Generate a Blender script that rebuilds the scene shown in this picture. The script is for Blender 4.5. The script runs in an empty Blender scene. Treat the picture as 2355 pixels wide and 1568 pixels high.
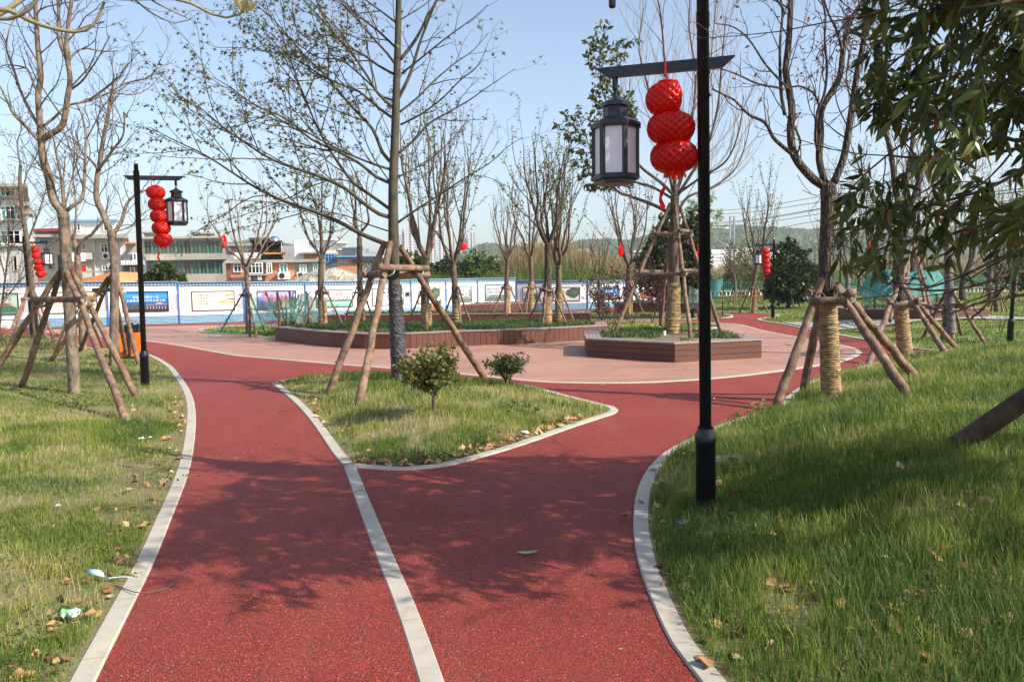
import bpy, math, random
import numpy as np
from mathutils import Vector, Matrix
SC = bpy.context.scene
COL = SC.collection
R_ = math.radians
# ------------------------------------------------------------------ camera
F_, CX, CY, EYE = 1800.0, 1177.5, 784.0, 1.75
PITCH, ROLL = math.atan(138/1800), .015
cp, sp = math.cos(PITCH), math.sin(PITCH)
Fw = np.array([0, cp, -sp]); U0 = np.array([0, sp, cp]); X0 = np.array([1., 0, 0])
Rt = X0*math.cos(ROLL)-U0*math.sin(ROLL); Up = U0*math.cos(ROLL)+X0*math.sin(ROLL)
cam = bpy.data.cameras.new('camera'); camo = bpy.data.objects.new('camera', cam); COL.objects.link(camo)
cam.sensor_width = 36; cam.lens = 36*F_/2355; cam.clip_start = .05; cam.clip_end = 6000
camo.matrix_world = Matrix([[Rt[0], Up[0], -Fw[0], 0], [Rt[1], Up[1], -Fw[1], 0], [Rt[2], Up[2], -Fw[2], EYE], [0, 0, 0, 1]])
SC.camera = camo
# ------------------------------------------------------------------ world, sun, exposure
SUN_EL, SUN_AZ = R_(36.5), R_(-25)          # azimuth measured from +X towards +Y
W = bpy.data.worlds.new('World'); SC.world = W; W.use_nodes = True
nt = W.node_tree; bg = nt.nodes['Background']
sky = nt.nodes.new('ShaderNodeTexSky'); sky.sky_type = 'NISHITA'; sky.sun_disc = False
sky.sun_elevation = SUN_EL; sky.sun_rotation = math.pi/2-SUN_AZ
sky.air_density = 1.0; sky.dust_density = 1.8; sky.ozone_density = 2.2; sky.altitude = 0
hs = nt.nodes.new('ShaderNodeHueSaturation'); hs.inputs['Saturation'].default_value = .86; hs.inputs['Value'].default_value = 1.08; nt.links.new(sky.outputs[0], hs.inputs['Color']); nt.links.new(hs.outputs[0], bg.inputs[0]); bg.inputs[1].default_value = .13
sl = bpy.data.lights.new('sun', 'SUN'); sl.energy = 5.0; sl.angle = R_(.5); sl.color = (1, .92, .80)
so = bpy.data.objects.new('sun', sl); COL.objects.link(so)
sd_ = Vector((math.cos(SUN_EL)*math.cos(SUN_AZ), math.cos(SUN_EL)*math.sin(SUN_AZ), math.sin(SUN_EL)))
so.rotation_euler = sd_.to_track_quat('Z', 'Y').to_euler(); so.location = (30, -5, 30)
SC.view_settings.view_transform = 'Standard'; SC.view_settings.look = 'None'
SC.view_settings.exposure = .72; SC.view_settings.gamma = 1
SC.render.engine = 'CYCLES'
SC.cycles.max_bounces = 6; SC.cycles.diffuse_bounces = 3; SC.cycles.transparent_max_bounces = 12
SC.cycles.volume_bounces = 0
# ------------------------------------------------------------------ projection helpers (pixels of a 2355 wide photograph)
def ray(px, py):
    d = Fw*F_+Rt*(px-CX)+Up*(CY-py); return d/d[1]
def P(px, py, Y):                     # point at forward distance Y on that line of sight
    return np.array([0, 0, EYE])+ray(px, py)*Y
def Zp(px, py, z=0.0):                # where it meets a level plane
    r = ray(px, py); return np.array([0, 0, EYE])+r*((z-EYE)/r[2])
def catmull(pts, step=.12, closed=False):
    pts = [np.asarray(p, float) for p in pts]
    n = len(pts); out = []
    for i in range(n if closed else n-1):
        if closed: a, b, c, d = pts[i-1], pts[i], pts[(i+1) % n], pts[(i+2) % n]
        else: a, b, c, d = pts[max(i-1, 0)], pts[i], pts[i+1], pts[min(i+2, n-1)]
        k = max(1, int(np.linalg.norm(c-b)/step))
        for j in range(k):
            t = j/k
            out.append(.5*((2*b)+(c-a)*t+(2*a-5*b+4*c-d)*t*t+(3*b-a-3*c+d)*t**3))
    if not closed: out.append(pts[-1])
    return np.array(out)
def inpoly(x, y, poly):
    c = np.zeros(x.shape, bool); n = len(poly)
    for i in range(n):
        x1, y1 = poly[i][:2]; x2, y2 = poly[(i+1) % n][:2]
        if y1 == y2: continue
        m = ((y1 > y) != (y2 > y)) & (x < (x2-x1)*(y-y1)/(y2-y1)+x1)
        c ^= m
    return c
def sdist(x, y, poly):                # signed distance, positive inside
    d = np.full(x.shape, 1e9); n = len(poly)
    for i in range(n):
        ax, ay = poly[i][:2]; bx, by = poly[(i+1) % n][:2]
        ex, ey = bx-ax, by-ay; L = ex*ex+ey*ey
        if L < 1e-12: continue
        t = np.clip(((x-ax)*ex+(y-ay)*ey)/L, 0, 1)
        d = np.minimum(d, np.hypot(x-ax-t*ex, y-ay-t*ey))
    return np.where(inpoly(x, y, poly), d, -d)
# ------------------------------------------------------------------ meshes and objects
class MB:
    def __init__(s): s.v = []; s.q = []; s.t = []; s.n = 0; s.c = []; s.uv = None
    def add(s, v, q=None, t=None, c=None):
        v = np.asarray(v, float).reshape(-1, 3)
        if q is not None and len(q): s.q.append(np.asarray(q, int).reshape(-1, 4)+s.n)
        if t is not None and len(t): s.t.append(np.asarray(t, int).reshape(-1, 3)+s.n)
        s.v.append(v); s.n += len(v)
        if c is not None: s.c.append(np.asarray(c, float).reshape(-1, 3))
        return s
    def tube(s, p, r, n=6, cap=True):
        p = np.asarray(p, float); k = len(p); r = np.broadcast_to(np.asarray(r, float), (k,))
        T = np.gradient(p, axis=0); T /= np.linalg.norm(T, axis=1)[:, None]+1e-12
        m = np.abs(T.mean(0)); ref = np.zeros(3); ref[int(np.argmin(m))] = 1
        A = np.cross(T, ref); A /= np.linalg.norm(A, axis=1)[:, None]+1e-12; B = np.cross(T, A)
        th = np.arange(n)*2*math.pi/n
        v = p[:, None]+r[:, None, None]*(A[:, None]*np.cos(th)[None, :, None]+B[:, None]*np.sin(th)[None, :, None])
        i = np.arange(k-1)[:, None]*n; j = np.arange(n)[None]; j2 = (j+1) % n
        q = np.stack([i+j, i+j2, i+n+j2, i+n+j], -1).reshape(-1, 4)[:, ::-1]
        v = v.reshape(-1, 3); t = None
        if cap:
            v = np.vstack([v, p[0], p[-1]]); a = k*n; jj = np.arange(n)
            t = np.vstack([np.stack([np.full(n, a), jj, (jj+1) % n], -1)[:, ::-1]*1, np.stack([np.full(n, a+1), (k-1)*n+jj, (k-1)*n+(jj+1) % n], -1)])
            t[:n] = t[:n][:, ::-1][:, [0, 1, 2]]
        return s.add(v, q, t)
    def box(s, c, size, ux=(1, 0, 0), uy=(0, 1, 0), uz=(0, 0, 1)):
        c = np.asarray(c, float); h = np.asarray(size, float)/2
        ux, uy, uz = [np.asarray(u, float)*k for u, k in zip((ux, uy, uz), h)]
        v = [c+a*ux+b*uy+d*uz for d in (-1, 1) for b in (-1, 1) for a in (-1, 1)]
        return s.add(v, [(0, 2, 3, 1), (4, 5, 7, 6), (0, 1, 5, 4), (2, 6, 7, 3), (0, 4, 6, 2), (1, 3, 7, 5)])
    def bb(s, x0, x1, y0, y1, z0, z1): return s.box(((x0+x1)/2, (y0+y1)/2, (z0+z1)/2), (x1-x0, y1-y0, z1-z0))
    def prism(s, poly, z0, z1):
        poly = [tuple(p[:2]) for p in poly]
        a = sum(poly[i-1][0]*poly[i][1]-poly[i][0]*poly[i-1][1] for i in range(len(poly)))
        if a < 0: poly = poly[::-1]
        n = len(poly)
        v = [(x, y, z0) for x, y in poly]+[(x, y, z1) for x, y in poly]
        q = [(i, (i+1) % n, n+(i+1) % n, n+i) for i in range(n)]
        from mathutils.geometry import tessellate_polygon
        tt = tessellate_polygon([[Vector((x, y, 0)) for x, y in poly]])
        t = []
        for a_, b_, c_ in tt:
            ar = (poly[b_][0]-poly[a_][0])*(poly[c_][1]-poly[a_][1])-(poly[c_][0]-poly[a_][0])*(poly[b_][1]-poly[a_][1])
            if ar < 0: b_, c_ = c_, b_
            t.append((n+a_, n+b_, n+c_)); t.append((a_, c_, b_))
        return s.add(v, q, t)
    def extr(s, poly, d):               # planar polygon of 3-D points pushed along d
        poly = [np.asarray(p, float) for p in poly]; n = len(poly); d = np.asarray(d, float)
        from mathutils.geometry import tessellate_polygon
        t = []
        for a_, b_, c_ in tessellate_polygon([[Vector(p) for p in poly]]): t += [(a_, b_, c_), (n+a_, n+c_, n+b_)]
        return s.add(poly+[p+d for p in poly], [(i, (i+1) % n, n+(i+1) % n, n+i) for i in range(n)], t)
    def lathe(s, c, prof, n=16, rot=0.0):
        c = np.asarray(c, float); th = np.arange(n)*2*math.pi/n+rot
        v = np.array([[(c[0]+r*math.cos(a), c[1]+r*math.sin(a), c[2]+z) for a in th] for r, z in prof]).reshape(-1, 3)
        k = len(prof); i = np.arange(k-1)[:, None]*n; j = np.arange(n)[None]; j2 = (j+1) % n
        q = np.stack([i+j, i+j2, i+n+j2, i+n+j], -1).reshape(-1, 4)
        v = np.vstack([v, c+[0, 0, prof[0][1]], c+[0, 0, prof[-1][1]]]); jj = np.arange(n)
        t = np.vstack([np.stack([np.full(n, k*n), (jj+1) % n, jj], -1), np.stack([np.full(n, k*n+1), (k-1)*n+jj, (k-1)*n+(jj+1) % n], -1)])
        return s.add(v, q, t)
    def mesh(s, name, org=(0, 0, 0), smooth=False):
        m = bpy.data.meshes.new(name)
        V = np.vstack(s.v)-np.asarray(org) if s.v else np.zeros((0, 3))
        Q = np.vstack(s.q) if s.q else np.zeros((0, 4), int); T = np.vstack(s.t) if s.t else np.zeros((0, 3), int)
        m.vertices.add(len(V)); m.vertices.foreach_set('co', V.astype(np.float32).ravel())
        lv = np.concatenate([Q.ravel(), T.ravel()]).astype(np.int32)
        m.loops.add(len(lv)); m.loops.foreach_set('vertex_index', lv)
        ls = np.concatenate([np.arange(len(Q))*4, len(Q)*4+np.arange(len(T))*3]).astype(np.int32)
        m.polygons.add(len(ls)); m.polygons.foreach_set('loop_start', ls)
        m.polygons.foreach_set('use_smooth', np.full(len(ls), smooth))
        m.update(calc_edges=True)
        if s.c:
            C = np.vstack(s.c); C = np.hstack([C, np.ones((len(C), 1))]).astype(np.float32)
            at = m.attributes.new('tint', 'FLOAT_COLOR', 'POINT'); at.data.foreach_set('color', C.ravel())
        if s.uv is not None:
            ul = m.uv_layers.new(name='UVMap'); ul.data.foreach_set('uv', np.asarray(s.uv, np.float32)[lv].ravel())
        return m
ORG = {}
def tagp(o, label=None, cat=None, group=None, kind=None):
    for k, v in (('label', label), ('category', cat), ('group', group), ('kind', kind)):
        if v: o[k] = v
def thing(name, base, label, cat, group=None, kind=None):
    o = bpy.data.objects.new(name, None); o.empty_display_size = .2; COL.objects.link(o)
    o.location = tuple(float(c) for c in base); ORG[o.name] = np.array(base, float)
    tagp(o, label, cat, group, kind); return o
def part(name, mb, mat, parent, smooth=False, label=None, kind=None):
    org = ORG[parent.name]
    o = bpy.data.objects.new(name, mb.mesh(name, org, smooth)); COL.objects.link(o)
    o.data.materials.append(mat); o.parent = parent; ORG[o.name] = org
    tagp(o, label, kind=kind); return o
def solo(name, mb, mat, label=None, cat=None, group=None, kind=None, smooth=False, org=None):
    if org is None: org = (0, 0, 0) if kind else np.vstack(mb.v).mean(0)*[1, 1, 0]+[0, 0, np.vstack(mb.v)[:, 2].min()]
    o = bpy.data.objects.new(name, mb.mesh(name, org, smooth)); COL.objects.link(o)
    o.location = tuple(float(c) for c in org); o.data.materials.append(mat); ORG[o.name] = np.array(org, float)
    tagp(o, label, cat, group, kind); return o
def dup(root, loc, label, rz=0, sc=1, group=None):
    r = root.copy(); COL.objects.link(r); r.location = tuple(float(c) for c in loc); r.rotation_euler = (0, 0, rz)
    r.scale = (sc, sc, sc) if not hasattr(sc, '__len__') else sc
    r['label'] = label
    if group: r['group'] = group
    for ch in list(root.children):
        c = ch.copy(); COL.objects.link(c); c.parent = r
        for g in list(ch.children):
            d = g.copy(); COL.objects.link(d); d.parent = c
    ORG[r.name] = np.array(loc, float); return r
# ------------------------------------------------------------------ materials
def sm(name):
    m = bpy.data.materials.new(name); m.use_nodes = True
    n = m.node_tree; return m, n, n.nodes['Principled BSDF']
def nd(n, t, ins=None, **kw):
    x = n.nodes.new('ShaderNode'+t)
    for k, v in kw.items(): setattr(x, k, v)
    for k, v in (ins or {}).items():
        if isinstance(v, bpy.types.NodeSocket): n.links.new(v, x.inputs[k])
        else: x.inputs[k].default_value = v
    return x
def c4(c): return (c[0], c[1], c[2], 1)
def ramp(n, fac, stops):
    r = nd(n, 'ValToRGB', {0: fac}); e = r.color_ramp.elements
    e[0].position, e[0].color = stops[0][0], c4(stops[0][1]); e[1].position, e[1].color = stops[-1][0], c4(stops[-1][1])
    for p_, c in stops[1:-1]:
        x = e.new(p_); x.color = c4(c)
    return r.outputs[0]
def mixc(n, f, a, b, mode='MIX'):
    x = n.nodes.new('ShaderNodeMix'); x.data_type = 'RGBA'; x.blend_type = mode
    for i, v in ((0, f), (6, a), (7, b)):
        if isinstance(v, bpy.types.NodeSocket): n.links.new(v, x.inputs[i])
        else: x.inputs[i].default_value = v if i == 0 else c4(v)
    return x.outputs[2]
def mth(n, op, a, b=0.0, c=0.0):
    x = n.nodes.new('ShaderNodeMath'); x.operation = op
    for i, v in ((0, a), (1, b), (2, c)):
        if isinstance(v, bpy.types.NodeSocket): n.links.new(v, x.inputs[i])
        else: x.inputs[i].default_value = v
    return x.outputs[0]
def coords(n, co='Object', scale=(1, 1, 1)):
    tc = nd(n, 'TexCoord'); return nd(n, 'Mapping', {0: tc.outputs[co], 3: scale}).outputs[0]
def bumpn(n, b, h, strength=.3, dist=.01):
    x = nd(n, 'Bump', {'Strength': strength, 'Distance': dist, 'Height': h}); n.links.new(x.outputs[0], b.inputs['Normal']); return x
def mat(name, c1, c2=None, sc=5, rough=.7, bump=0, bsc=None, dist=.01, stretch=(1, 1, 1), metal=0, lo=.35, hi=.65, co='Object', c3=None, spec=.4):
    m, n, b = sm(name); b.inputs['Roughness'].default_value = rough; b.inputs['Metallic'].default_value = metal
    b.inputs['Specular IOR Level'].default_value = spec
    v = coords(n, co, stretch)
    if c2 is None: c2 = tuple(min(1, x*1.25) for x in c1)
    f = nd(n, 'TexNoise', {'Vector': v, 'Scale': sc, 'Detail': 6, 'Roughness': .65}).outputs[0]
    st = [(lo, c1), (hi, c2)]
    if c3: st = [(lo, c1), ((lo+hi)/2, c3), (hi, c2)]
    n.links.new(ramp(n, f, st), b.inputs[0])
    if bump:
        h = nd(n, 'TexNoise', {'Vector': v, 'Scale': bsc or sc*4, 'Detail': 5}).outputs[0]; bumpn(n, b, h, bump, dist)
    return m
def leafmat(name, c1, c2, rough=.5, trans=.35, spec=.4):
    m, n, b = sm(name); b.inputs['Roughness'].default_value = rough; b.inputs['Specular IOR Level'].default_value = spec
    a = nd(n, 'Attribute', attribute_name='tint').outputs['Color']
    s = nd(n, 'SeparateColor', {0: a})
    c = mixc(n, s.outputs[0], c1, c2)
    c = mixc(n, s.outputs[1], c, (.22, .10, .04))
    n.links.new(c, b.inputs[0])
    t = nd(n, 'BsdfTranslucent', {0: c}); o = n.nodes['Material Output']
    mx = nd(n, 'MixShader', {0: trans}); n.links.new(b.outputs[0], mx.inputs[1]); n.links.new(t.outputs[0], mx.inputs[2]); n.links.new(mx.outputs[0], o.inputs[0])
    return m
# ================================================================== SETTING: lawns, paths, kerbs
from mathutils.geometry import delaunay_2d_cdt
rng = np.random.default_rng(7)
def W2(px, z=0.0): return [Zp(a, b, z)[:2] for a, b in px]
Lk = [(120, 1720), (190, 1568), (262, 1430), (330, 1300), (380, 1185), (415, 1100), (433, 1030), (440, 960), (436, 920), (424, 890), (405, 862), (385, 840), (345, 818), (290, 805), (201, 800), (123, 778), (0, 771), (-300, 772)]
Rk = [(1710, 1680), (1640, 1568), (1570, 1480), (1525, 1390), (1490, 1300), (1475, 1220), (1477, 1150), (1492, 1100), (1520, 1060), (1560, 1030), (1610, 1005), (1650, 985), (1705, 965), (1785, 938), (1835, 900), (1880, 875), (1960, 852), (2040, 830), (2130, 815), (2300, 812), (2700, 800)]
Ia = [(632, 882), (660, 903), (700, 940), (730, 975), (755, 1010), (780, 1045), (803, 1069)]
Ib = [(803, 1069), (850, 1075), (900, 1079), (960, 1077), (1020, 1070), (1100, 1050), (1200, 1020), (1300, 985), (1370, 962), (1404, 951), (1412, 943), (1405, 937), (1385, 933)]
Ic = [(1385, 933), (1290, 909), (1210, 889), (1080, 873), (950, 864), (850, 861), (740, 865), (674, 872), (632, 882)]
Dv = [(803, 1069), (850, 1190), (880, 1265), (915, 1350), (950, 1440), (992, 1565), (1040, 1720)]
F1 = [(459, 758), (480, 765), (560, 771), (640, 779), (720, 776), (720, 752), (600, 751), (520, 753)]
F2 = [(1385, 742), (1500, 740.5), (1620, 743.5), (1655, 753), (1600, 757), (1500, 758), (1385, 757)]
F3 = [(1325, 718), (1440, 717.5), (1640, 721.5), (1672, 724), (1683, 727.5), (1672, 731), (1600, 733.5), (1450, 735.5), (1325, 733)]
F4 = [(1440, 708), (1440, 714.5), (1640, 718), (1700, 719.5), (1770, 723), (1790, 727), (1765, 731), (1744, 734.5), (1762, 740), (1806, 747), (1850, 756), (1888, 763), (1929, 771), (1967, 778), (2065, 797), (2140, 806), (2300, 803), (2700, 794)]
cL = catmull(W2(Lk), .15); cR = catmull(W2(Rk), .15)
cIa, cIb, cIc = [catmull(W2(p), .12) for p in (Ia, Ib, Ic)]
cDv = catmull(W2(Dv), .12)
LAWN = {
 'left': (np.vstack([cL, [(-30, 26), (-30, 2)]]), .13, .25, 4),
 'island': (np.vstack([cIa[:-1], cIb[:-1], cIc[:-1]]), .14, .2, 1.6),
 'right': (np.vstack([cR, [(40, 12), (40, 1.5)]]), .34, .25, 2.6),
 'f1': (catmull(W2(F1), .5, True), .05, .7, 3), 'f2': (catmull(W2(F2), .5, True), .02, .8, 3),
 'f3': (catmull(W2(F3), .5, True), .06, .8, 3),
 'f4': (np.vstack([catmull(W2(F4), .5), [(60, 24), (120, 60), (120, 72), (10, 72), (9, 56)]]), .12, 1.6, 6)}
def wob(x, y): return .5+.5*np.sin(x*1.7+np.sin(y*1.3)*1.2)*np.sin(y*2.1+np.sin(x*.9))
def lz(k, x, y):
    poly, m, _, fall = LAWN[k]
    d = np.clip(sdist(x, y, poly)/fall, 0, 1); s = d*d*(3-2*d)
    return .006+(m+.035*wob(x, y)+.012*wob(x*3.3+5, y*3.1))*s
def gz(x, y):
    x = np.atleast_1d(np.asarray(x, float)); y = np.atleast_1d(np.asarray(y, float)); z = np.zeros(x.shape)
    for k in LAWN:
        poly = LAWN[k][0]; m = inpoly(x, y, poly)
        if m.any(): z[m] = lz(k, x[m], y[m])
    return z
def G(px, py):
    z = 0.
    for _ in range(8):
        p = Zp(px, py, z); z = .5*z+.5*float(gz(p[0], p[1])[0])
    p = Zp(px, py, z); p[2] = z; return p

m_lawn, n, b = sm('lawn_soil_and_thatch')
v = coords(n); a = nd(n, 'TexNoise', {'Vector': v, 'Scale': 1.1, 'Detail': 8, 'Roughness': .7}).outputs[0]
a2 = nd(n, 'TexNoise', {'Vector': v, 'Scale': 38, 'Detail': 4}).outputs[0]
c = ramp(n, a, [(.36, (.14, .16, .045)), (.5, (.20, .19, .07)), (.64, (.31, .24, .13))])
c = mixc(n, a2, c, (.10, .09, .04), 'MIX'); n.links.new(c, b.inputs[0]); b.inputs['Roughness'].default_value = .95
bumpn(n, b, a2, .6, .03)
m_lawn2, n, b = sm('green_lawn_thatch')
v = coords(n); a = nd(n, 'TexNoise', {'Vector': v, 'Scale': .5, 'Detail': 8, 'Roughness': .7}).outputs[0]; a2 = nd(n, 'TexNoise', {'Vector': v, 'Scale': 9, 'Detail': 5}).outputs[0]
c = ramp(n, a, [(.34, (.115, .17, .030)), (.52, (.17, .21, .045)), (.68, (.30, .25, .12))]); c = mixc(n, mth(n, 'MULTIPLY', a2, .6), c, (.07, .10, .02)); n.links.new(c, b.inputs[0]); b.inputs['Roughness'].default_value = .95; bumpn(n, b, a2, .9, .08)
m_far, n, b = sm('open_ground')
a = nd(n, 'TexNoise', {'Vector': coords(n), 'Scale': .06, 'Detail': 8, 'Roughness': .7}).outputs[0]
n.links.new(ramp(n, a, [(.35, (.10, .12, .045)), (.5, (.20, .19, .09)), (.68, (.28, .24, .15))]), b.inputs[0]); b.inputs['Roughness'].default_value = .95

m_red, n, b = sm('red_rubber_granule_paving')
v = coords(n)
vo = nd(n, 'TexVoronoi', {'Vector': v, 'Scale': 110.0})
vd = nd(n, 'TexVoronoi', {'Vector': v, 'Scale': 110.0}, feature='DISTANCE_TO_EDGE')
sc_ = nd(n, 'SeparateColor', {0: vo.outputs['Color']})
c = ramp(n, sc_.outputs[0], [(0, (.25, .022, .015)), (.5, (.42, .042, .024)), (.95, (.54, .08, .045)), (1, (.60, .26, .19))])
e = nd(n, 'MapRange', {0: vd.outputs['Distance'], 1: .0, 2: .20}).outputs[0]
c = mixc(n, e, (.10, .013, .011), c)
big = nd(n, 'TexNoise', {'Vector': v, 'Scale': .55, 'Detail': 7, 'Roughness': .65}).outputs[0]
c = mixc(n, nd(n, 'MapRange', {0: big, 1: .38, 2: .72, 4: .24}).outputs[0], c, (.44, .105, .07))
st = nd(n, 'TexNoise', {'Vector': v, 'Scale': 3.1, 'Detail': 9, 'Roughness': .75}).outputs[0]
c = mixc(n, nd(n, 'MapRange', {0: st, 1: .60, 2: .72, 4: .35}).outputs[0], c, (.16, .05, .045))
sp2 = nd(n, 'TexVoronoi', {'Vector': v, 'Scale': 34.0}); ss = nd(n, 'SeparateColor', {0: sp2.outputs['Color']})
spk = mth(n, 'MULTIPLY', mth(n, 'GREATER_THAN', ss.outputs[1], .965), mth(n, 'LESS_THAN', sp2.outputs['Distance'], .16))
c = mixc(n, mth(n, 'MULTIPLY', spk, .3), c, (.55, .36, .30))
w1 = nd(n, 'TexNoise', {'Vector': nd(n, 'Mapping', {0: v, 2: (0, 0, .35), 3: (1.3, .16, 1)}).outputs[0], 'Scale': 1.6, 'Detail': 6, 'Roughness': .6}).outputs[0]
c = mixc(n, nd(n, 'MapRange', {0: w1, 1: .52, 2: .72, 4: .2}).outputs[0], c, (.46, .14, .10))
w2 = nd(n, 'TexNoise', {'Vector': v, 'Scale': .23, 'Detail': 3}).outputs[0]
c = mixc(n, nd(n, 'MapRange', {0: w2, 1: .42, 2: .62, 4: .35}).outputs[0], c, (.24, .030, .024))
n.links.new(c, b.inputs[0]); b.inputs['Roughness'].default_value = .62; b.inputs['Specular IOR Level'].default_value = .35
bumpn(n, b, mth(n, 'ADD', e, mth(n, 'MULTIPLY', sc_.outputs[1], .5)), 1.0, .007)

m_deck, n, b = sm('composite_deck_boards')
v = coords(n); vr = nd(n, 'Mapping', {0: v, 2: (0, 0, .012)}).outputs[0]
bk = nd(n, 'TexBrick', {'Vector': vr, 'Scale': 1.0, 'Mortar Size': .007, 'Mortar Smooth': .1, 'Bias': 0, 'Brick Width': 2.9, 'Row Height': .145}, offset=.37)
bk.inputs['Color1'].default_value = (.28, .14, .092, 1); bk.inputs['Color2'].default_value = (.39, .205, .138, 1); bk.inputs['Mortar'].default_value = (.09, .035, .025, 1)
big = nd(n, 'TexNoise', {'Vector': v, 'Scale': .5, 'Detail': 8, 'Roughness': .7}).outputs[0]
c = mixc(n, nd(n, 'MapRange', {0: big, 1: .35, 2: .7, 4: .55}).outputs[0], bk.outputs[0], (.54, .30, .225))
gr = nd(n, 'TexNoise', {'Vector': nd(n, 'Mapping', {0: v, 3: (3, 60, 1)}).outputs[0], 'Scale': 1.5, 'Detail': 4}).outputs[0]
c = mixc(n, mth(n, 'MULTIPLY', gr, .35), c, (.24, .11, .08))
n.links.new(c, b.inputs[0]); b.inputs['Roughness'].default_value = .55
bumpn(n, b, bk.outputs['Fac'], -.5, .006)

m_kerb, n, b = sm('granite_kerb')
uv = nd(n, 'TexCoord').outputs['UV']; sx = nd(n, 'SeparateXYZ', {0: uv}).outputs[0]
v = coords(n); k1 = nd(n, 'TexNoise', {'Vector': v, 'Scale': 2.2, 'Detail': 8, 'Roughness': .7}).outputs[0]
k2 = nd(n, 'TexNoise', {'Vector': v, 'Scale': 150, 'Detail': 3}).outputs[0]
sl_ = mth(n, 'FLOOR', mth(n, 'DIVIDE', sx, .72)); wn = nd(n, 'TexWhiteNoise', {'W': sl_}, noise_dimensions='1D').outputs['Value']
c = ramp(n, k1, [(.3, (.36, .325, .265)), (.5, (.47, .43, .355)), (.7, (.56, .48, .34))])
c = mixc(n, mth(n, 'MULTIPLY', wn, .3), c, (.48, .44, .37)); k3 = nd(n, 'TexNoise', {'Vector': v, 'Scale': 9, 'Detail': 7, 'Roughness': .75}).outputs[0]; c = mixc(n, nd(n, 'MapRange', {0: k3, 1: .5, 2: .7, 4: .6}).outputs[0], c, (.27, .245, .21)); c = mixc(n, mth(n, 'MULTIPLY', k2, .6), c, (.24, .22, .20))
fr = mth(n, 'FRACT', mth(n, 'DIVIDE', sx, .72)); jt = mth(n, 'LESS_THAN', fr, .014)
dirt = nd(n, 'MapRange', {0: fr, 1: .0, 2: .07, 3: .5, 4: 0.}).outputs[0]
c = mixc(n, mth(n, 'MULTIPLY', dirt, k1), c, (.42, .29, .16)); c = mixc(n, mth(n, 'MULTIPLY', jt, .6), c, (.26, .18, .11))
n.links.new(c, b.inputs[0]); b.inputs['Roughness'].default_value = .75; bumpn(n, b, k2, .35, .003)

def cover(poly, step, hf, far=0):
    poly = np.asarray(poly); mn, mx = poly.min(0), poly.max(0)
    xs = np.arange(max(mn[0], -32), min(mx[0], 121), step); ys = np.arange(mn[1], mx[1], step)
    gx, gy = np.meshgrid(xs, ys); gx = gx+rng.uniform(-.3, .3, gx.shape)*step; gy = gy+rng.uniform(-.3, .3, gy.shape)*step
    gx, gy = gx.ravel(), gy.ravel(); m = sdist(gx, gy, poly) > step*.45
    pts = [Vector(p) for p in poly]+[Vector(p) for p in zip(gx[m], gy[m])]; k = len(poly)
    r = delaunay_2d_cdt(pts, [], [list(range(k))], 1, 1e-5)
    V = np.array([(p[0], p[1]) for p in r[0]]); z = hf(V[:, 0], V[:, 1])
    T = []
    for f in r[2]:
        f = list(f); a_, b_, c_ = [V[i] for i in f[:3]]
        if (b_[0]-a_[0])*(c_[1]-a_[1])-(c_[0]-a_[0])*(b_[1]-a_[1]) < 0: f = f[::-1]
        T.append(f[:3])
    return MB().add(np.column_stack([V, z]), None, T)
for k in LAWN:
    solo('lawn', cover(LAWN[k][0], LAWN[k][2], lambda x, y: lz(k, x, y)), m_lawn2 if k in ('f1', 'f2', 'f4') else m_lawn, kind='structure', smooth=True)
g = MB(); xs = np.concatenate([-np.geomspace(3500, 40, 18), np.linspace(-30, 30, 13), np.geomspace(40, 3500, 18)]); ys = np.concatenate([[-300, -60, -10], np.linspace(0, 60, 13), np.geomspace(75, 4500, 20)])
gx, gy = np.meshgrid(xs, ys); nx = len(xs); i = np.arange(len(ys)-1)[:, None]*nx+np.arange(nx-1)[None]
g.add(np.column_stack([gx.ravel(), gy.ravel(), np.full(gx.size, -.05)]), np.stack([i, i+1, i+nx+1, i+nx], -1).reshape(-1, 4))
solo('ground', g, m_far, kind='structure')
red = [(-26, -1), (26, -1), (26, 26), (14, 40), (12, 52), (4, 47.5), (0, 46.9), (-2, 46.5), (-7, 42.7), (-12, 38.2), (-19, 35.4), (-26, 33.6)]
solo('red_path', MB().prism(red, -.03, 0.0), m_red, kind='structure')
De1 = [(97, 762), (134, 767), (269, 778), (336, 784), (403, 793), (483, 807), (550, 818), (632, 825), (758, 836), (901, 847), (1073, 861), (1160, 870), (1252, 878), (1344, 880.5), (1437, 880.5), (1498, 879), (1615, 872), (1712, 863), (1806, 851), (1888, 839), (1932, 831), (1964, 819), (1974, 810), (1961, 801), (1932, 794), (1888, 785), (1791, 768), (1747, 759), (1703, 747), (1674, 744), (1639, 742)]
De2 = [(1639, 742), (1566, 741), (1487, 739), (1380, 739), (1100, 741), (900, 742), (560, 748), (451, 749.5), (374, 751.5), (269, 752.5), (180, 755), (97, 762)]
cD1, cD2 = catmull(W2(De1), .3), catmull(W2(De2), .5)
def flat(pts, z, mt, name):
    mb = MB().prism(pts, z-.02, z); return solo(name, mb, mt, kind='structure')
flat(np.vstack([cD1[:-1], cD2[:-1]]), .004, m_deck, 'wooden_deck')
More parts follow.
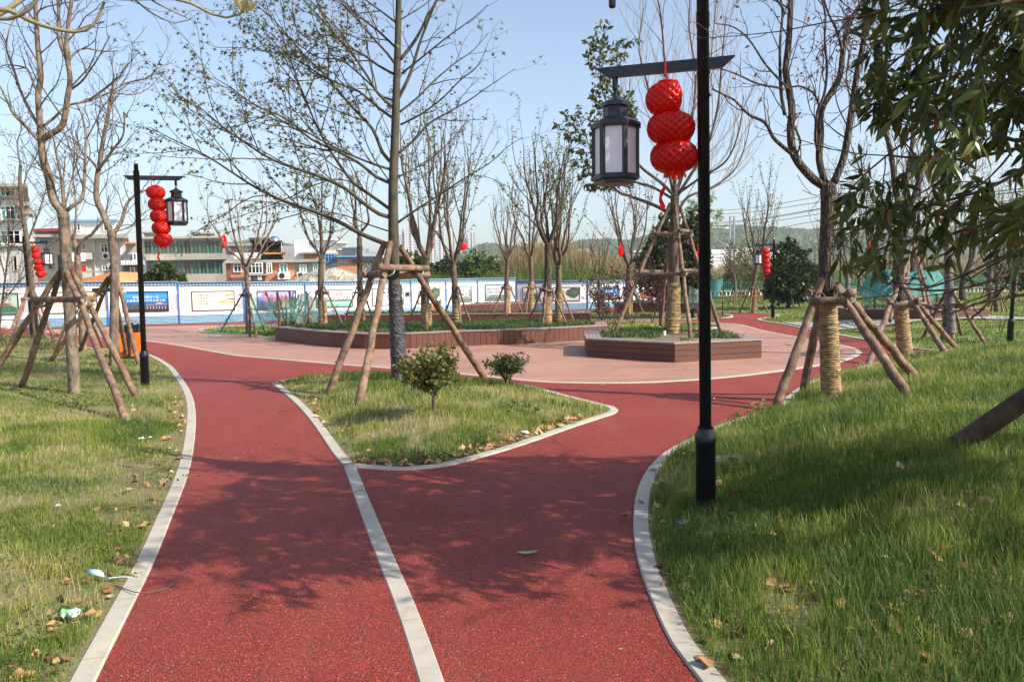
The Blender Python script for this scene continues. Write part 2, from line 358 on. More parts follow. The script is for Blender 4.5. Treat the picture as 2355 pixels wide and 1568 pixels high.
def ribbon(mb, c, w, z1, z0=-.03, arc=0.0):
    c = np.asarray(c)[:, :2]; T = np.gradient(c, axis=0); T /= np.linalg.norm(T, axis=1)[:, None]+1e-9
    N = np.column_stack([-T[:, 1], T[:, 0]])*w/2; s_ = np.concatenate([[0], np.cumsum(np.linalg.norm(np.diff(c, axis=0), axis=1))])+arc
    k = len(c); z = np.full(k, z1); zb = np.full(k, z0); e = .008
    cols = [np.column_stack([c+N, zb]), np.column_stack([c+N, z-e]), np.column_stack([c+N*(1-2*e/w), z]), np.column_stack([c-N*(1-2*e/w), z]), np.column_stack([c-N, z-e]), np.column_stack([c-N, zb])]
    V = np.stack(cols, 1).reshape(-1, 3); i = np.arange(k-1)[:, None]*6+np.arange(5)[None]
    q = np.stack([i, i+1, i+7, i+6], -1).reshape(-1, 4)[:, ::-1]
    mb.add(V, q, [(0, 1, 5), (1, 4, 5), (1, 2, 4), (2, 3, 4)])
    mb.uvl = getattr(mb, 'uvl', [])+[np.column_stack([np.repeat(s_, 6), np.tile(np.arange(6)*.05, k)])]
    mb.uv = np.vstack(mb.uvl); return mb
def kerb(cs, w=.112, z1=.014, name='kerb'):
    mb = MB()
    for i_, c in enumerate(cs): ribbon(mb, c, w, (z1+.0015*i_) if i_ < 3 else .006, arc=i_*3.1)
    return solo(name, mb, m_kerb, kind='structure')
kerb([cL]); kerb([cR]); kerb([cIa, cIb, cIc, cDv])
kerb([cD1, cD2], .13, .009, 'deck_edging')
for k in ('f1', 'f2', 'f3'): kerb([np.vstack([LAWN[k][0], LAWN[k][0][:1]])], .12, .03)
kerb([catmull(W2(F4), .5)], .13, .03)
m_pale = mat('pale_stone_paving', (.27, .27, .27), (.38, .37, .35), sc=3, rough=.7, bump=.1)
pale = [(1800, 744.5), (1880, 743), (2000, 742), (2234, 738), (2360, 741), (2600, 748), (2600, 757), (2355, 749), (2234, 746), (2100, 751), (1990, 758), (1905, 763), (1850, 754), (1806, 745.5)]
_pp = catmull(W2(pale), .6, True)
solo('paved_walk', cover(_pp, 1.2, lambda x, y: gz(x, y)+.05), m_pale, kind='structure')
# ================================================================== STREET FURNITURE
m_black = mat('black_powder_coat', (.009, .012, .018), (.014, .019, .028), sc=30, rough=.36, bump=.03, bsc=300, spec=.5)
m_steel = mat('polished_steel', (.6, .6, .6), rough=.15, metal=1)
m_pane, n, b = sm('frosted_lamp_pane'); b.inputs[0].default_value = (.93, .93, 1, 1); b.inputs['Roughness'].default_value = .35
t_ = nd(n, 'BsdfTranslucent', {0: (.88, .88, .97, 1)}); mx = nd(n, 'MixShader', {0: .2}); n.links.new(b.outputs[0], mx.inputs[1]); n.links.new(t_.outputs[0], mx.inputs[2]); n.links.new(mx.outputs[0], n.nodes['Material Output'].inputs[0])
m_red_l, n, b = sm('red_plastic_paper')
b.inputs['Roughness'].default_value = .28; b.inputs['Specular IOR Level'].default_value = .5
fr = nd(n, 'TexNoise', {'Vector': coords(n), 'Scale': 9, 'Detail': 4}).outputs[0]
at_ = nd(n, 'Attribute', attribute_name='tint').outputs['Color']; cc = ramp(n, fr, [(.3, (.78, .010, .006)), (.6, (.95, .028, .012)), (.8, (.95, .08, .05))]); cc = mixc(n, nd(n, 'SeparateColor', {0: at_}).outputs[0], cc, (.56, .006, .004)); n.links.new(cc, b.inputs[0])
t_ = nd(n, 'BsdfTranslucent', {0: cc}); mx = nd(n, 'MixShader', {0: .5}); n.links.new(b.outputs[0], mx.inputs[1]); n.links.new(t_.outputs[0], mx.inputs[2]); n.links.new(mx.outputs[0], n.nodes['Material Output'].inputs[0])

def lamp(base, arm_z, yaw, label, lean=(0, 0), top=None, ball=True, s=1.0, collar=None, back=.22, reach=.63, r0=.5, bolts=False):
    """post with sleeve, cross arm and a six sided hanging lantern; yaw points along the arm"""
    b = np.array(base, float); t = thing('street_lamp', b, label, 'street lamp', 'black lantern lamp posts of the park')
    top = top or arm_z+.22
    ln = lambda z: b+np.array([lean[0]*z, lean[1]*z, z])
    mb = MB(); mb.tube([ln(-.1), ln(.52*s)], .073*s, 20); part('base_sleeve', mb, m_black, t, True)
    mb = MB(); mb.tube([ln(.50*s), ln(.515*s), ln(.56*s), ln(.60*s), ln(.625*s)], np.array([.074, .079, .079, .058, .055])*s, 20); part('base_collar', mb, m_black, t, True)
    mb = MB(); zc = arm_z-.30
    if collar: mb.tube([ln(.6*s), ln(top)], .043*s, 18)
    else: mb.tube([ln(.6*s), ln(zc)], .046*s, 18); mb.tube([ln(zc), ln(arm_z+.12)], .050*s, 18); mb.tube([ln(arm_z+.1), ln(top)], .036*s, 18)
    part('pole', mb, m_black, t, True)
    if collar: mb = MB(); mb.tube([ln(collar), ln(collar+.1)], .047*s, 18); part('joint_sleeve', mb, m_black, t, True)
    if ball:
        mb = MB(); a = np.linspace(-1.3, 1.57, 9); mb.lathe(ln(top), [(.038*s*math.cos(x)+.0005, .03+.038*s*math.sin(x)) for x in a], 16); part('finial', mb, m_steel, t, True)
    d = np.array([math.cos(yaw), math.sin(yaw), 0]); u = np.array([-d[1], d[0], 0]); c = ln(arm_z); h = .038*s; w = .022*s
    mb = MB(); pr = [c-d*(back)*s+[0, 0, h], c-d*(back-.09)*s-[0, 0, h], c+d*(reach+.05)*s-[0, 0, h], c+d*(reach+.15)*s+[0, 0, h]]
    mb.extr([p-u*w for p in pr], u*2*w); part('arm', mb, m_black, t)
    if bolts:
        for z in (-.06, -.22):
            for q in (d, -d): mb = MB(); mb.lathe(c+[0, 0, z]+q*.054*s, [(.011, -.009), (.011, .009)], 6); part('bolt', mb, m_steel, t)
    L = c+d*reach*s; z0 = arm_z-h; sL = s; s = s*1.07
    mb = MB(); mb.tube([L-[0, 0, h], L-[0, 0, h+.08*s]], .02*s, 12); mb.tube([L-[0, 0, h+.08*s], L-[0, 0, h+.12*s]], .012*s, 8); part('hanger', mb, m_black, t, True)
    def hexa(prof): m_ = MB(); m_.lathe(L-[0, 0, h+.12*s], [(a_*s, z_*s*.92) for z_, a_ in prof], 6, r0); return m_
    lt = part('lantern_roof', hexa([(-.245, .172), (-.225, .176), (-.205, .172), (-.165, .10), (-.163, .085), (-.085, .082), (-.083, .103), (-.055, .103), (-.02, .03), (0, .018)][::-1][::-1]), m_black, t)
    mb = MB(); LL = L-[0, 0, h+.12*s]
    zt, zb, R = -.245*s*.92, -.60*s*.92, .148*s
    cs = [np.array([math.cos(r0+i*math.pi/3), math.sin(r0+i*math.pi/3), 0])*R for i in range(6)]
    for q in cs:
        dd = q/np.linalg.norm(q); mb.box(LL+q+[0, 0, (zt+zb)/2], (.03*s, .03*s, zt-zb), dd, np.array([-dd[1], dd[0], 0]))
    mb.lathe(LL, [(.158*s, zb-.025*s), (.165*s, zb-.02*s), (.165*s, zb+.012*s), (.12*s, zb+.012*s)], 6, r0)
    mb.lathe(LL, [(.12*s, zb-.055*s), (.14*s, zb-.05*s), (.14*s, zb-.024*s), (.1*s, zb-.024*s)], 6, r0)
    fm = part('lantern_frame', mb, m_black, t)
    for i in range(6):
        a_, c_ = cs[i], cs[(i+1) % 6]; mid = (a_+c_)/2; e = (c_-a_)/np.linalg.norm(c_-a_); nrm = mid/np.linalg.norm(mid)
        mb = MB(); mb.box(LL+mid*.985+[0, 0, (zt+zb)/2], (np.linalg.norm(c_-a_)-.026*s, .004, zt-zb-.004), e, nrm); part('pane', mb, m_pane, fm)
    return t
def lantern_string(top, n, r, label, drift=(0, 0), first=None, sq=.78, crush=False, cord=.12, tail=True):
    top = np.array(top, float); t = thing('paper_lantern_string', top, label, 'lantern string', 'red paper lantern strings')
    z = -cord; mb = MB(); mb.tube([top+[0, 0, .06], top+[.004, 0, -.03], top+[0, 0, z]], r*.03, 5)
    mb.box(top+[0, 0, .04], (.012, .06, .085)); part('cord', mb, m_red_l, t)
    for i in range(n):
        h = 2*r*sq; zc = z-h/2; ce = top+np.array([drift[0]*(i+1), drift[1]*(i+1), zc])
        na, nz = 96, 33; CT = []; V = []
        for a in range(nz):
            ph = math.pi*(a+.0)/(nz-1); rr = r*(max(0, math.sin(ph)))**.72*.98+r*.16; zz = math.cos(ph)*h*.5
            for j in range(na):
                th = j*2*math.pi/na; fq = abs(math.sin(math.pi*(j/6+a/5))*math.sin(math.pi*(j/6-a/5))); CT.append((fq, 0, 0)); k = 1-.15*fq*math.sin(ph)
                if crush and i == 0:
                    k *= (1-.50*max(0, math.cos(th-.3)))*.93
                V.append((ce[0]+rr*k*math.cos(th), ce[1]+rr*k*math.sin(th), ce[2]+zz+.02*r*math.sin(j*.26+i)))
        ii = np.arange(nz-1)[:, None]*na; jj = np.arange(na)[None]; j2 = (jj+1) % na
        q = np.stack([ii+jj, ii+na+jj, ii+na+j2, ii+j2], -1).reshape(-1, 4)
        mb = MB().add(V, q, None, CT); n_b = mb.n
        mb.lathe(ce, [(r*.35, h*.46), (r*.50, h*.50), (r*.46, h*.56), (r*.30, h*.53)], 20)
        if i == n-1 and tail:
            for j in range(22):
                th = j*2*math.pi/22; rr = r*.5; l = .28*r*(1+.5*math.sin(j*2.7)); p0 = ce+[rr*math.cos(th), rr*math.sin(th), -h*.44]
                e = np.array([-math.sin(th), math.cos(th), 0])*r*.1
                o = np.array([math.cos(th), math.sin(th), 0])*r*.12*math.sin(j*1.9)
                mb.add([p0-e, p0+e, p0+e*.9+o-[0, 0, l], p0-e*.8+o-[0, 0, l*.8]], [(0, 1, 2, 3)])
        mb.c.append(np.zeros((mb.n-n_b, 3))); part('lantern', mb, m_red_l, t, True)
        z -= h*.93
    if n > 2 and r > .12:
        mb = MB(); e = top+[drift[0]*n-.03, drift[1]*n, z]; mb.tube([e, e-[.02, 0, .06], e-[.05, 0, .12]], .003, 4)
        V = [e-[.05, 0, .12], e-[.03, 0, .13], e-[.06, 0, .2], e-[.03, 0, .26], e-[.055, 0, .3], e-[.085, .02, .22], e-[.075, .01, .15]]
        mb.extr(V, (0, .004, 0)); part('tassel', mb, m_red_l, t)
    return t
def armz(base, px, py): return float(P(px, py, base[1])[2]-base[2])
b1 = G(1625, 1172); b1[1] += .02
az = armz(b1, 1620, 148); tp = P(1616, 0, b1[1]); leanx = (tp[0]-b1[0])/(tp[2]-b1[2])
yw = math.pi-.30
L1 = lamp(b1, az, yw, 'tall black lamp post in the foreground beside the right kerb', lean=(leanx, 0), top=az+1.4, ball=False, r0=R_(47), bolts=True, collar=armz(b1, 1618, 46)-.05)
cc = b1+np.array([leanx*az, 0, az])+np.array([math.cos(yw), math.sin(yw), 0])*.27
lantern_string(cc+[0, 0, -.05], 3, .155, 'red honeycomb lanterns, top one crushed, hanging on the nearest lamp arm', drift=(.022, -.004), crush=True, sq=.72, cord=.06)
mb = MB(); q = P(1408, 8, 5.4); tt = thing('hanging_camera', q+[0, 0, .35], 'small dark fitting hanging at the top edge above the arm', 'camera')
mb.lathe(q, [(.018, -.03), (.024, -.02), (.024, .12), (.012, .14)], 14); part('housing', mb, m_black, tt, True)
mb = MB(); mb.tube([q+[0, 0, .12], q+[0, 0, .38], b1+[leanx*az, 0, az+.95]], .013, 8); part('bracket', mb, m_black, tt)
b2 = G(334, 886); z2 = armz(b2, 318, 409); l2 = (P(311, 390, b2[1])[0]-b2[0])/z2
lamp(b2, z2, .22, 'black lamp post at the left lawn edge in front of the orange bin', lean=(l2+.004, 0), r0=R_(30), bolts=True)
cc = b2+np.array([l2*z2, 0, z2])+np.array([math.cos(.22), math.sin(.22), 0])*.29
lantern_string(cc+[0, 0, -.05], 5, .140, 'five red honeycomb lanterns hanging on the lamp at left lawn edge', drift=(.022, 0), cord=.09)
b3 = G(75, 775); z3 = armz(b3, 69, 558)
lamp(b3, z3, .2, 'black lamp post behind the trees at the far left edge', lean=(-.03, 0), reach=.72)
lantern_string(b3+[.20, 0, z3-.05], 5, .15, 'red lanterns on the far left lamp between the tree trunks', drift=(.045, 0), cord=.07)
b4 = G(1777, 733); z4 = armz(b4, 1779, 563)
lamp(b4, z4, math.pi-.15, 'black lamp post on the lawn tip beyond the plaza, arm to the left', lean=(.005, 0))
lantern_string(b4+[-.33, .05, z4-.05], 5, .145, 'red lanterns on the lamp beyond the plaza by the round evergreen', drift=(.014, 0), cord=.09)
b5 = G(2322, 788); lamp(b5, armz(b5, 2326, 497), math.pi-.1, 'black lamp post at the right edge behind hanging leaves', lean=(.035, 0), top=armz(b5, 2326, 497)+.25)
b6 = G(1931, 690); lamp(b6, armz(b6, 1933, 587), math.pi-.1, 'small distant black lamp post right of the rough barked trunk', lean=(.0, 0))
b7 = G(1593, 733); lamp(b7, 3.3, -.6, 'black lamp post behind the roped tree, left of the nearest pole')
b8 = G(1494, 703); lamp(b8, 3.3, 2.5, 'thin far lamp post among the purple leaved shrubs')
# red scraps and single lanterns caught in the trees
def scrap(px, py, Y, r, label, kind=0):
    p = P(px, py, Y); mb = MB(); rg = random.Random(int(px*7+py)); na, nz = 14, 8; V = []
    for a in range(nz):
        ph = math.pi*a/(nz-1)
        for j in range(na):
            th = j*2*math.pi/na; k = r*(1+.25*math.sin(j*2+a+px)*(kind == 0)+.06*((j+a) % 2))
            V.append((p[0]+k*math.sin(ph)*math.cos(th)*(.6 if kind == 0 else 1), p[1]+k*.6*math.sin(ph)*math.sin(th), p[2]+k*math.cos(ph)*(1.25 if kind == 0 else .95)))
    ii = np.arange(nz-1)[:, None]*na; jj = np.arange(na)[None]; j2 = (jj+1) % na
    mb.add(V, np.stack([ii+jj, ii+na+jj, ii+na+j2, ii+j2], -1).reshape(-1, 4)); mb.tube([p+[0, 0, r*.8], p+[-.02, 0, r*2.4]], .006, 4)
    solo('paper_lantern', mb, m_red_l, label, 'lantern', 'loose red lanterns caught in the trees')
for a in [(515, 556, 30, .17, 'crumpled red lantern high in the bare tree behind the green net', 0), (991, 564, 25, .13, 'squashed red lantern in the fork of the tallest planter tree', 0),
          (1063, 566, 30, .17, 'round red lantern in the tree right of the tallest planter tree', 1), (1428, 577, 26, .13, 'small red lantern in the brown leaved tree', 0), (1606, 588, 24, .15, 'faded red lantern hanging behind the nearest pole', 1),
          (2002, 572, 20, .09, 'red scrap above the rope wrapped trunk at right', 0)]: scrap(*a)

# ------------------------------------------------------------------ timber planters
def wood(name, c1, c2, axis, w, seed=0):
    m, n, b = sm(name); v = coords(n)
    f = nd(n, 'TexNoise', {'Vector': nd(n, 'Mapping', {0: v, 3: (4, 4, 30) if axis == 'h' else (30, 30, 3)}).outputs[0], 'Scale': 1.2, 'Detail': 6}).outputs[0]
    g_ = nd(n, 'TexNoise', {'Vector': v, 'Scale': .9, 'Detail': 5}).outputs[0]
    c = ramp(n, f, [(.3, c1), (.7, c2)]); c = mixc(n, mth(n, 'MULTIPLY', g_, .35), c, tuple(x*1.4+.012 for x in c2))
    n.links.new(c, b.inputs[0]); b.inputs['Roughness'].default_value = .5; bumpn(n, b, f, .15, .003); return m
m_wood_h = wood('brown_composite_cladding', (.062, .019, .011), (.098, .033, .019), 'h', .14)
m_wood_v = wood('brown_upright_cladding', (.070, .021, .011), (.108, .034, .019), 'v', .14)
m_seat = wood('weathered_bench_boards', (.17, .12, .11), (.27, .21, .20), 'h', .1)
m_dark = mat('dark_gap', (.012, .008, .006), rough=.9)
m_soil = mat('planter_soil', (.10, .075, .045), (.20, .15, .09), sc=9, rough=.95, bump=.6, bsc=30)
def inset(poly, d):
    poly = [np.array(p[:2], float) for p in poly]; n_ = len(poly); out = []
    ar = sum(poly[i-1][0]*poly[i][1]-poly[i][0]*poly[i-1][1] for i in range(n_))
    for i in range(n_):
        a, b_, c = poly[i-1], poly[i], poly[(i+1) % n_]; e1 = (b_-a)/np.linalg.norm(b_-a); e2 = (c-b_)/np.linalg.norm(c-b_)
        s_ = 1 if ar > 0 else -1; n1 = np.array([-e1[1], e1[0]])*s_; n2 = np.array([-e2[1], e2[0]])*s_; m_ = n1+n2; m_ /= np.linalg.norm(m_)
        out.append(b_+m_*d/max(.45, float(np.dot(m_, n1))))
    return out
PLANT = []
def planter(name, poly, h, label, boards='h', z0=0.0, seat=.34, group=None, rows=3):
    t = thing(name, (*np.mean([p[:2] for p in poly], 0), z0), label, 'planter', group or 'timber clad planters with bench rims')
    core = inset(poly, .03); body = MB(); body.prism(core, z0-.05, z0+h-.035); part('inner_box', body, m_dark, t)
    n_ = len(poly); pl = [np.array(p[:2], float) for p in poly]
    mb = MB()
    for i in range(n_):
        a, c = pl[i], pl[(i+1) % n_]; L = np.linalg.norm(c-a); e = (c-a)/L; nn = np.array([e[1], -e[0]])
        if boards == 'h':
            hh = (h-.04)/rows
            for k in range(rows): m_ = (a+c)/2; mb.box((m_[0], m_[1], z0+hh*(k+.5)+.002), (L-.006, .026, hh-.008), (*e, 0), (*nn, 0))
        else:
            nb = max(1, int(L/.15)); w = L/nb
            for k in range(nb): m_ = a+e*w*(k+.5); mb.box((m_[0], m_[1], z0+(h-.04)/2), (w-.009, .026, h-.05), (*e, 0), (*nn, 0))
    part('cladding', mb, m_wood_h if boards == 'h' else m_wood_v, t)
    mb = MB(); nb = 4; out = inset(poly, -.03); w = (seat+.03)/nb
    if boards == 'h' or True:
        for k in range(nb):
            A_ = inset(out, w*k+.003) if k else out; B_ = inset(out, w*(k+1)-.006)
            for i in range(n_):
                j = (i+1) % n_
                if boards == 'h': mb.prism([A_[i], A_[j], B_[j], B_[i]], z0+h-.034, z0+h)
                else:
                    if k: continue
                    B2 = inset(out, seat+.03); a, c, d2, d1 = out[i], out[j], B2[j], B2[i]; nn = max(1, int(np.linalg.norm(c-a)/.11))
                    for q in range(nn):
                        f0, f1 = (q+.04)/nn, (q+.96)/nn
                        mb.prism([a+(c-a)*f0, a+(c-a)*f1, d1+(d2-d1)*f1, d1+(d2-d1)*f0], z0+h-.034, z0+h)
    part('bench_rim', mb, m_seat, t)
    ins = inset(poly, seat+.02); mb = MB(); mb.prism(ins, z0+h-.12, z0+h-.03); part('soil', mb, m_soil, t)
    PLANT.append((ins, z0+h-.035)); return t
hexp = [Zp(1351, 820), Zp(1551, 834), Zp(1750, 823), (5.45, 19.9), (3.9, 21.2), (1.9, 20.3)]
planter('hexagonal_planter', hexp, .42, 'hexagonal brown planter bench on the plaza around the roped tree')
pA, pB, pC = Zp(634, 782), Zp(868, 803), Zp(1395, 780)
arc = catmull([pA, Zp(758, 797), Zp(838, 802.5), Zp(900, 803), Zp(945, 801.5), Zp(1051, 796), Zp(1197, 791), pC], 1.3)[:, :2]
planter('long_planter', list(arc)+[(pC[0]+.15, pC[1]+1.5), (0.2, 26.8), (pA[0]+1.2, 26.6)], .42, 'long curved brown planter bench in the middle of the plaza', 'v')
a2, c2 = Zp(754, 747), Zp(1358, 743.5)
planter('long_planter', [a2[:2], c2[:2], (c2[0]-.3, c2[1]+1.8), (a2[0]+.5, a2[1]+2.3)], .43, 'second brown planter wall behind the long curved planter', 'v')
a2, c2 = P(1060, 715, 41), P(1217, 715, 42.5)
planter('long_planter', [a2[:2], c2[:2], (c2[0], c2[1]+1), (a2[0]+.4, a2[1]+1.6)], .56, 'third brown planter wall nearest the white hoarding', 'v')
a2, c2 = P(1418, 715, 39), P(1612, 715, 37.5)
planter('long_planter', [a2[:2], c2[:2], (c2[0]+.3, c2[1]+1.5), (a2[0]+.3, a2[1]+1.8)], .60, 'dark brown planter wall behind the purple leaved shrubs', 'v')
hp = np.array([p[:2] for p in hexp]); hp = (hp-hp.mean(0)); hp2 = hp*[1.25, 1.0]+(P(2075, 740, 30.2)[:2])
planter('hexagonal_planter', [tuple(p) for p in hp2], .50, 'hexagonal brown planter at right behind the crossed stakes', z0=.02)
m_pipe = mat('white_plastic', (.75, .74, .70), rough=.4)
for px, py, lb in ((1516, 760, 'short white pipe stub in the hexagonal planter, nearer the trunk back'), (1528, 771, 'white pipe stub standing at the front of the hexagonal planter')):
    p = Zp(px, py, .39); mb = MB(); mb.tube([p, p+[0, 0, .1]], .035, 12); mb.tube([p+[0, 0, .085], p+[0, 0, .105]], .042, 12); solo('pipe_stub', mb, m_pipe, lb, 'pipe', 'white pipe stubs')

# ------------------------------------------------------------------ litter bins
m_or = mat('orange_enamel', (.80, .13, .008), (.85, .17, .015), sc=4, rough=.35)
m_gry = mat('grey_enamel', (.13, .14, .15), (.18, .19, .2), sc=5, rough=.4)
m_wht = mat('white_paint', (.72, .72, .72), (.8, .8, .8), sc=5, rough=.5)
def bin_(p, yaw, label, s=1.0, col=None, hood=True):
    t = thing('litter_bin', p, label, 'litter bin', 'orange litter bins'); d = np.array([math.cos(yaw), math.sin(yaw), 0]); u = np.array([-d[1], d[0], 0]); z = np.array([0, 0, 1])
    mb = MB()
    for k in range(5): mb.box(p+d*(k-2)*.085*s-u*.17*s+z*.34*s, (.075*s, .02*s, .56*s), d, u)
    for k in range(5): mb.box(p+d*(k-2)*.085*s+u*.17*s+z*.34*s, (.075*s, .02*s, .56*s), d, u)
    for sg in (-1, 1):
        for k in range(4): mb.box(p+d*sg*.215*s+u*(k-1.5)*.085*s+z*.34*s, (.02*s, .075*s, .56*s), d, u)
    part('slatted_body', mb, col or m_or, t)
    mb = MB(); mb.box(p+z*.33*s, (.40*s, .31*s, .6*s), d, u); part('inner_drum', mb, m_black, t)
    mb = MB()
    for sg in (-1, 1): mb.box(p+d*sg*.0*s-u*.20*s*sg+z*.42*s, (.07*s, .012, .84*s), d, u)
    for sg in (-1, 1): mb.box(p+d*sg*.20*s+z*.72*s, (.03*s, .30*s, .22*s), d, u)
    part('frame', mb, m_black, t)
    if hood:
        prof = [(-.30+.6*i/8, .80+.12*math.sin(math.pi*i/8)) for i in range(9)]
        pl = [p+d*a*s+z*h*s for a, h in prof]+[p+d*a*s+z*(h-.02)*s for a, h in prof[::-1]]
        mb = MB(); mb.extr([q-u*.2*s for q in pl], u*.4*s); part('hood', mb, m_gry, t)
        mb = MB(); mb.box(p+z*.70*s, (.36*s, .28*s, .2*s), d, u); part('opening', mb, m_black, t)
    return t
bp = G(307, 824); bp[0] -= .05
bin_(bp, .25, 'orange slatted litter bin with grey hood beside the left lamp post', 1.02)
p = P(1005, 727, 40); p[2] = 0; bin_(p, .1, 'orange red litter bin against the white hoarding, behind a planter tree', 1.0)
m_or2 = mat('orange_red_paint', (.82, .08, .01), rough=.4)
for k, (x0, lb) in enumerate(((1486, 'left orange frame standing under the red painted poster'), (1507, 'right orange frame standing under the red painted poster'))):
    p = P(x0, 703, 50); p[2] = .0; mb = MB(); mb.box(p+[-.22, 0, .45], (.08, .3, .7)); mb.box(p+[.22, 0, .45], (.08, .3, .7)); mb.box(p+[0, 0, .75], (.52, .32, .2)); mb.box(p+[0, 0, .1], (.5, .3, .08)); solo('orange_frame', mb, m_or2, lb, 'rack', 'orange frames by the hoarding')
# ================================================================== PAINTED HOARDING ALONG THE FAR SIDE
m_board = mat('printed_white_banner', (.74, .75, .77), (.82, .83, .84), sc=.8, rough=.6, bump=.35, bsc=1.3, dist=.03)
m_blue = mat('blue_steel_post', (.02, .14, .50), (.03, .18, .58), sc=6, rough=.4)
m_frame = mat('dark_brown_frame', (.05, .018, .016), rough=.5)
m_lat = mat('grey_fretwork', (.17, .18, .19), rough=.6)
def tilemat():
    m, n, b = sm('blue_roof_tile_print'); uv = nd(n, 'TexCoord').outputs['UV']; s = nd(n, 'SeparateXYZ', {0: uv})
    a = mth(n, 'ABSOLUTE', mth(n, 'SINE', mth(n, 'MULTIPLY', mth(n, 'ADD', s.outputs[0], mth(n, 'MULTIPLY', s.outputs[1], .4)), 21.0)))
    r = mth(n, 'ABSOLUTE', mth(n, 'SINE', mth(n, 'MULTIPLY', s.outputs[1], 28.0)))
    f = mth(n, 'MULTIPLY', a, r); n.links.new(ramp(n, f, [(.0, (.03, .07, .13)), (.45, (.09, .20, .32)), (.9, (.30, .45, .58))]), b.inputs[0]); return m
m_tile = tilemat()
m_bbrick, n, b = sm('blue_brick_print'); uv = nd(n, 'TexCoord').outputs['UV']
bk = nd(n, 'TexBrick', {'Vector': uv, 'Scale': 1.0, 'Mortar Size': .012, 'Brick Width': .30, 'Row Height': .065}); bk.inputs['Color1'].default_value = (.10, .22, .34, 1); bk.inputs['Color2'].default_value = (.05, .13, .24, 1); bk.inputs['Mortar'].default_value = (.35, .50, .58, 1)
nz = nd(n, 'TexNoise', {'Vector': uv, 'Scale': 1.4, 'Detail': 4}).outputs[0]
n.links.new(mixc(n, mth(n, 'MULTIPLY', nz, .5), bk.outputs[0], (.15, .35, .48)), b.inputs[0])
def artmat(name, stops, nscale=3, warp=.35, extra=None):
    m, n, b = sm(name); uv = nd(n, 'TexCoord').outputs['UV']; s = nd(n, 'SeparateXYZ', {0: uv})
    z = nd(n, 'TexNoise', {'Vector': nd(n, 'Mapping', {0: uv, 3: (1.0, 2.2, 1)}).outputs[0], 'Scale': nscale, 'Detail': 7, 'Roughness': .7}).outputs[0]
    f = mth(n, 'ADD', s.outputs[1], mth(n, 'MULTIPLY', mth(n, 'SUBTRACT', z, .5), warp))
    c = ramp(n, f, stops)
    if extra:
        z2 = nd(n, 'TexNoise', {'Vector': uv, 'Scale': nscale*2.3, 'Detail': 6}).outputs[0]
        c = mixc(n, nd(n, 'MapRange', {0: z2, 1: .52, 2: .68}).outputs[0], c, extra)
    n.links.new(c, b.inputs[0]); b.inputs['Roughness'].default_value = .5; return m
ART = {
 'teal': artmat('print_teal_landscape', [(0, (.10, .26, .20)), (.3, (.30, .50, .40)), (.55, (.45, .62, .52)), (1, (.38, .60, .56))]),
 'cream': artmat('print_cream_mist', [(0, (.70, .78, .72)), (.4, (.82, .80, .66)), (.75, (.84, .82, .72)), (1, (.85, .76, .42))], 2, .5),
 'night': artmat('print_night_bridge', [(0, (.03, .02, .06)), (.22, (.05, .04, .09)), (.32, (.02, .08, .30)), (.6, (.02, .16, .50)), (.8, (.04, .34, .66)), (1, (.02, .12, .46))], 2.5, .3),
 'dusk': artmat('print_dusk_city', [(0, (.06, .03, .10)), (.35, (.08, .10, .30)), (.6, (.08, .16, .55)), (.8, (.45, .45, .68)), (1, (.08, .14, .55))], 3, .35),
 'lake': artmat('print_green_lake', [(0, (.10, .50, .28)), (.25, (.30, .66, .58)), (.42, (.16, .42, .36)), (.5, (.62, .78, .76)), (1, (.80, .84, .84))], 3, .18),
 'white': artmat('print_white_ink', [(0, (.70, .74, .72)), (.5, (.80, .81, .80)), (1, (.82, .84, .84))], 2, .4),
 'aqua': artmat('print_aqua_bridge', [(0, (.16, .22, .24)), (.28, (.30, .38, .40)), (.45, (.34, .60, .66)), (1, (.36, .68, .78))], 3, .25),
 'sage': artmat('print_sage_river', [(0, (.42, .56, .46)), (.5, (.55, .68, .58)), (1, (.64, .74, .66))], 2, .4),
 'hills': artmat('print_yellow_blue_hills', [(0, (.78, .70, .30)), (.3, (.50, .68, .60)), (.5, (.12, .28, .50)), (.62, (.75, .80, .80)), (1, (.82, .83, .80))], 3, .35)}
m_ink_r = mat('red_print', (.66, .12, .09), rough=.6); m_ink_w = mat('white_print', (.75, .78, .85), rough=.6); m_ink_d = mat('dark_print', (.04, .05, .05), (.10, .12, .10), sc=12, rough=.6); m_ink_y = mat('ochre_print', (.42, .30, .12), (.60, .48, .2), sc=9, rough=.6); m_ink_g = mat('green_print', (.03, .13, .07), (.08, .22, .12), sc=14, rough=.6)
def text_mesh(s_, size, org, ux, uz, mt, parent, name='lettering', off=.012):
    cu = bpy.data.curves.new('t', 'FONT'); cu.body = s_; cu.size = size; cu.align_x = 'CENTER'; cu.space_line = 1.15; cu.space_character = 1.15;
    cu.resolution_u = 2
    o = bpy.data.objects.new('t', cu); COL.objects.link(o); bpy.context.view_layer.update()
    m = bpy.data.meshes.new_from_object(o.evaluated_get(bpy.context.evaluated_depsgraph_get())); COL.objects.unlink(o); bpy.data.objects.remove(o)
    co = np.empty(len(m.vertices)*3); m.vertices.foreach_get('co', co); co = co.reshape(-1, 3)
    nn = np.cross(ux, uz); V = np.asarray(org)+co[:, :1]*ux+co[:, 1:2]*uz+nn*off-ORG[parent.name]
    m.vertices.foreach_set('co', V.astype(np.float32).ravel()); m.materials.clear(); m.materials.append(mt); m.update(); m.name = name
    ob = bpy.data.objects.new(name, m); COL.objects.link(ob); ob.parent = parent; ORG[ob.name] = ORG[parent.name]; return ob
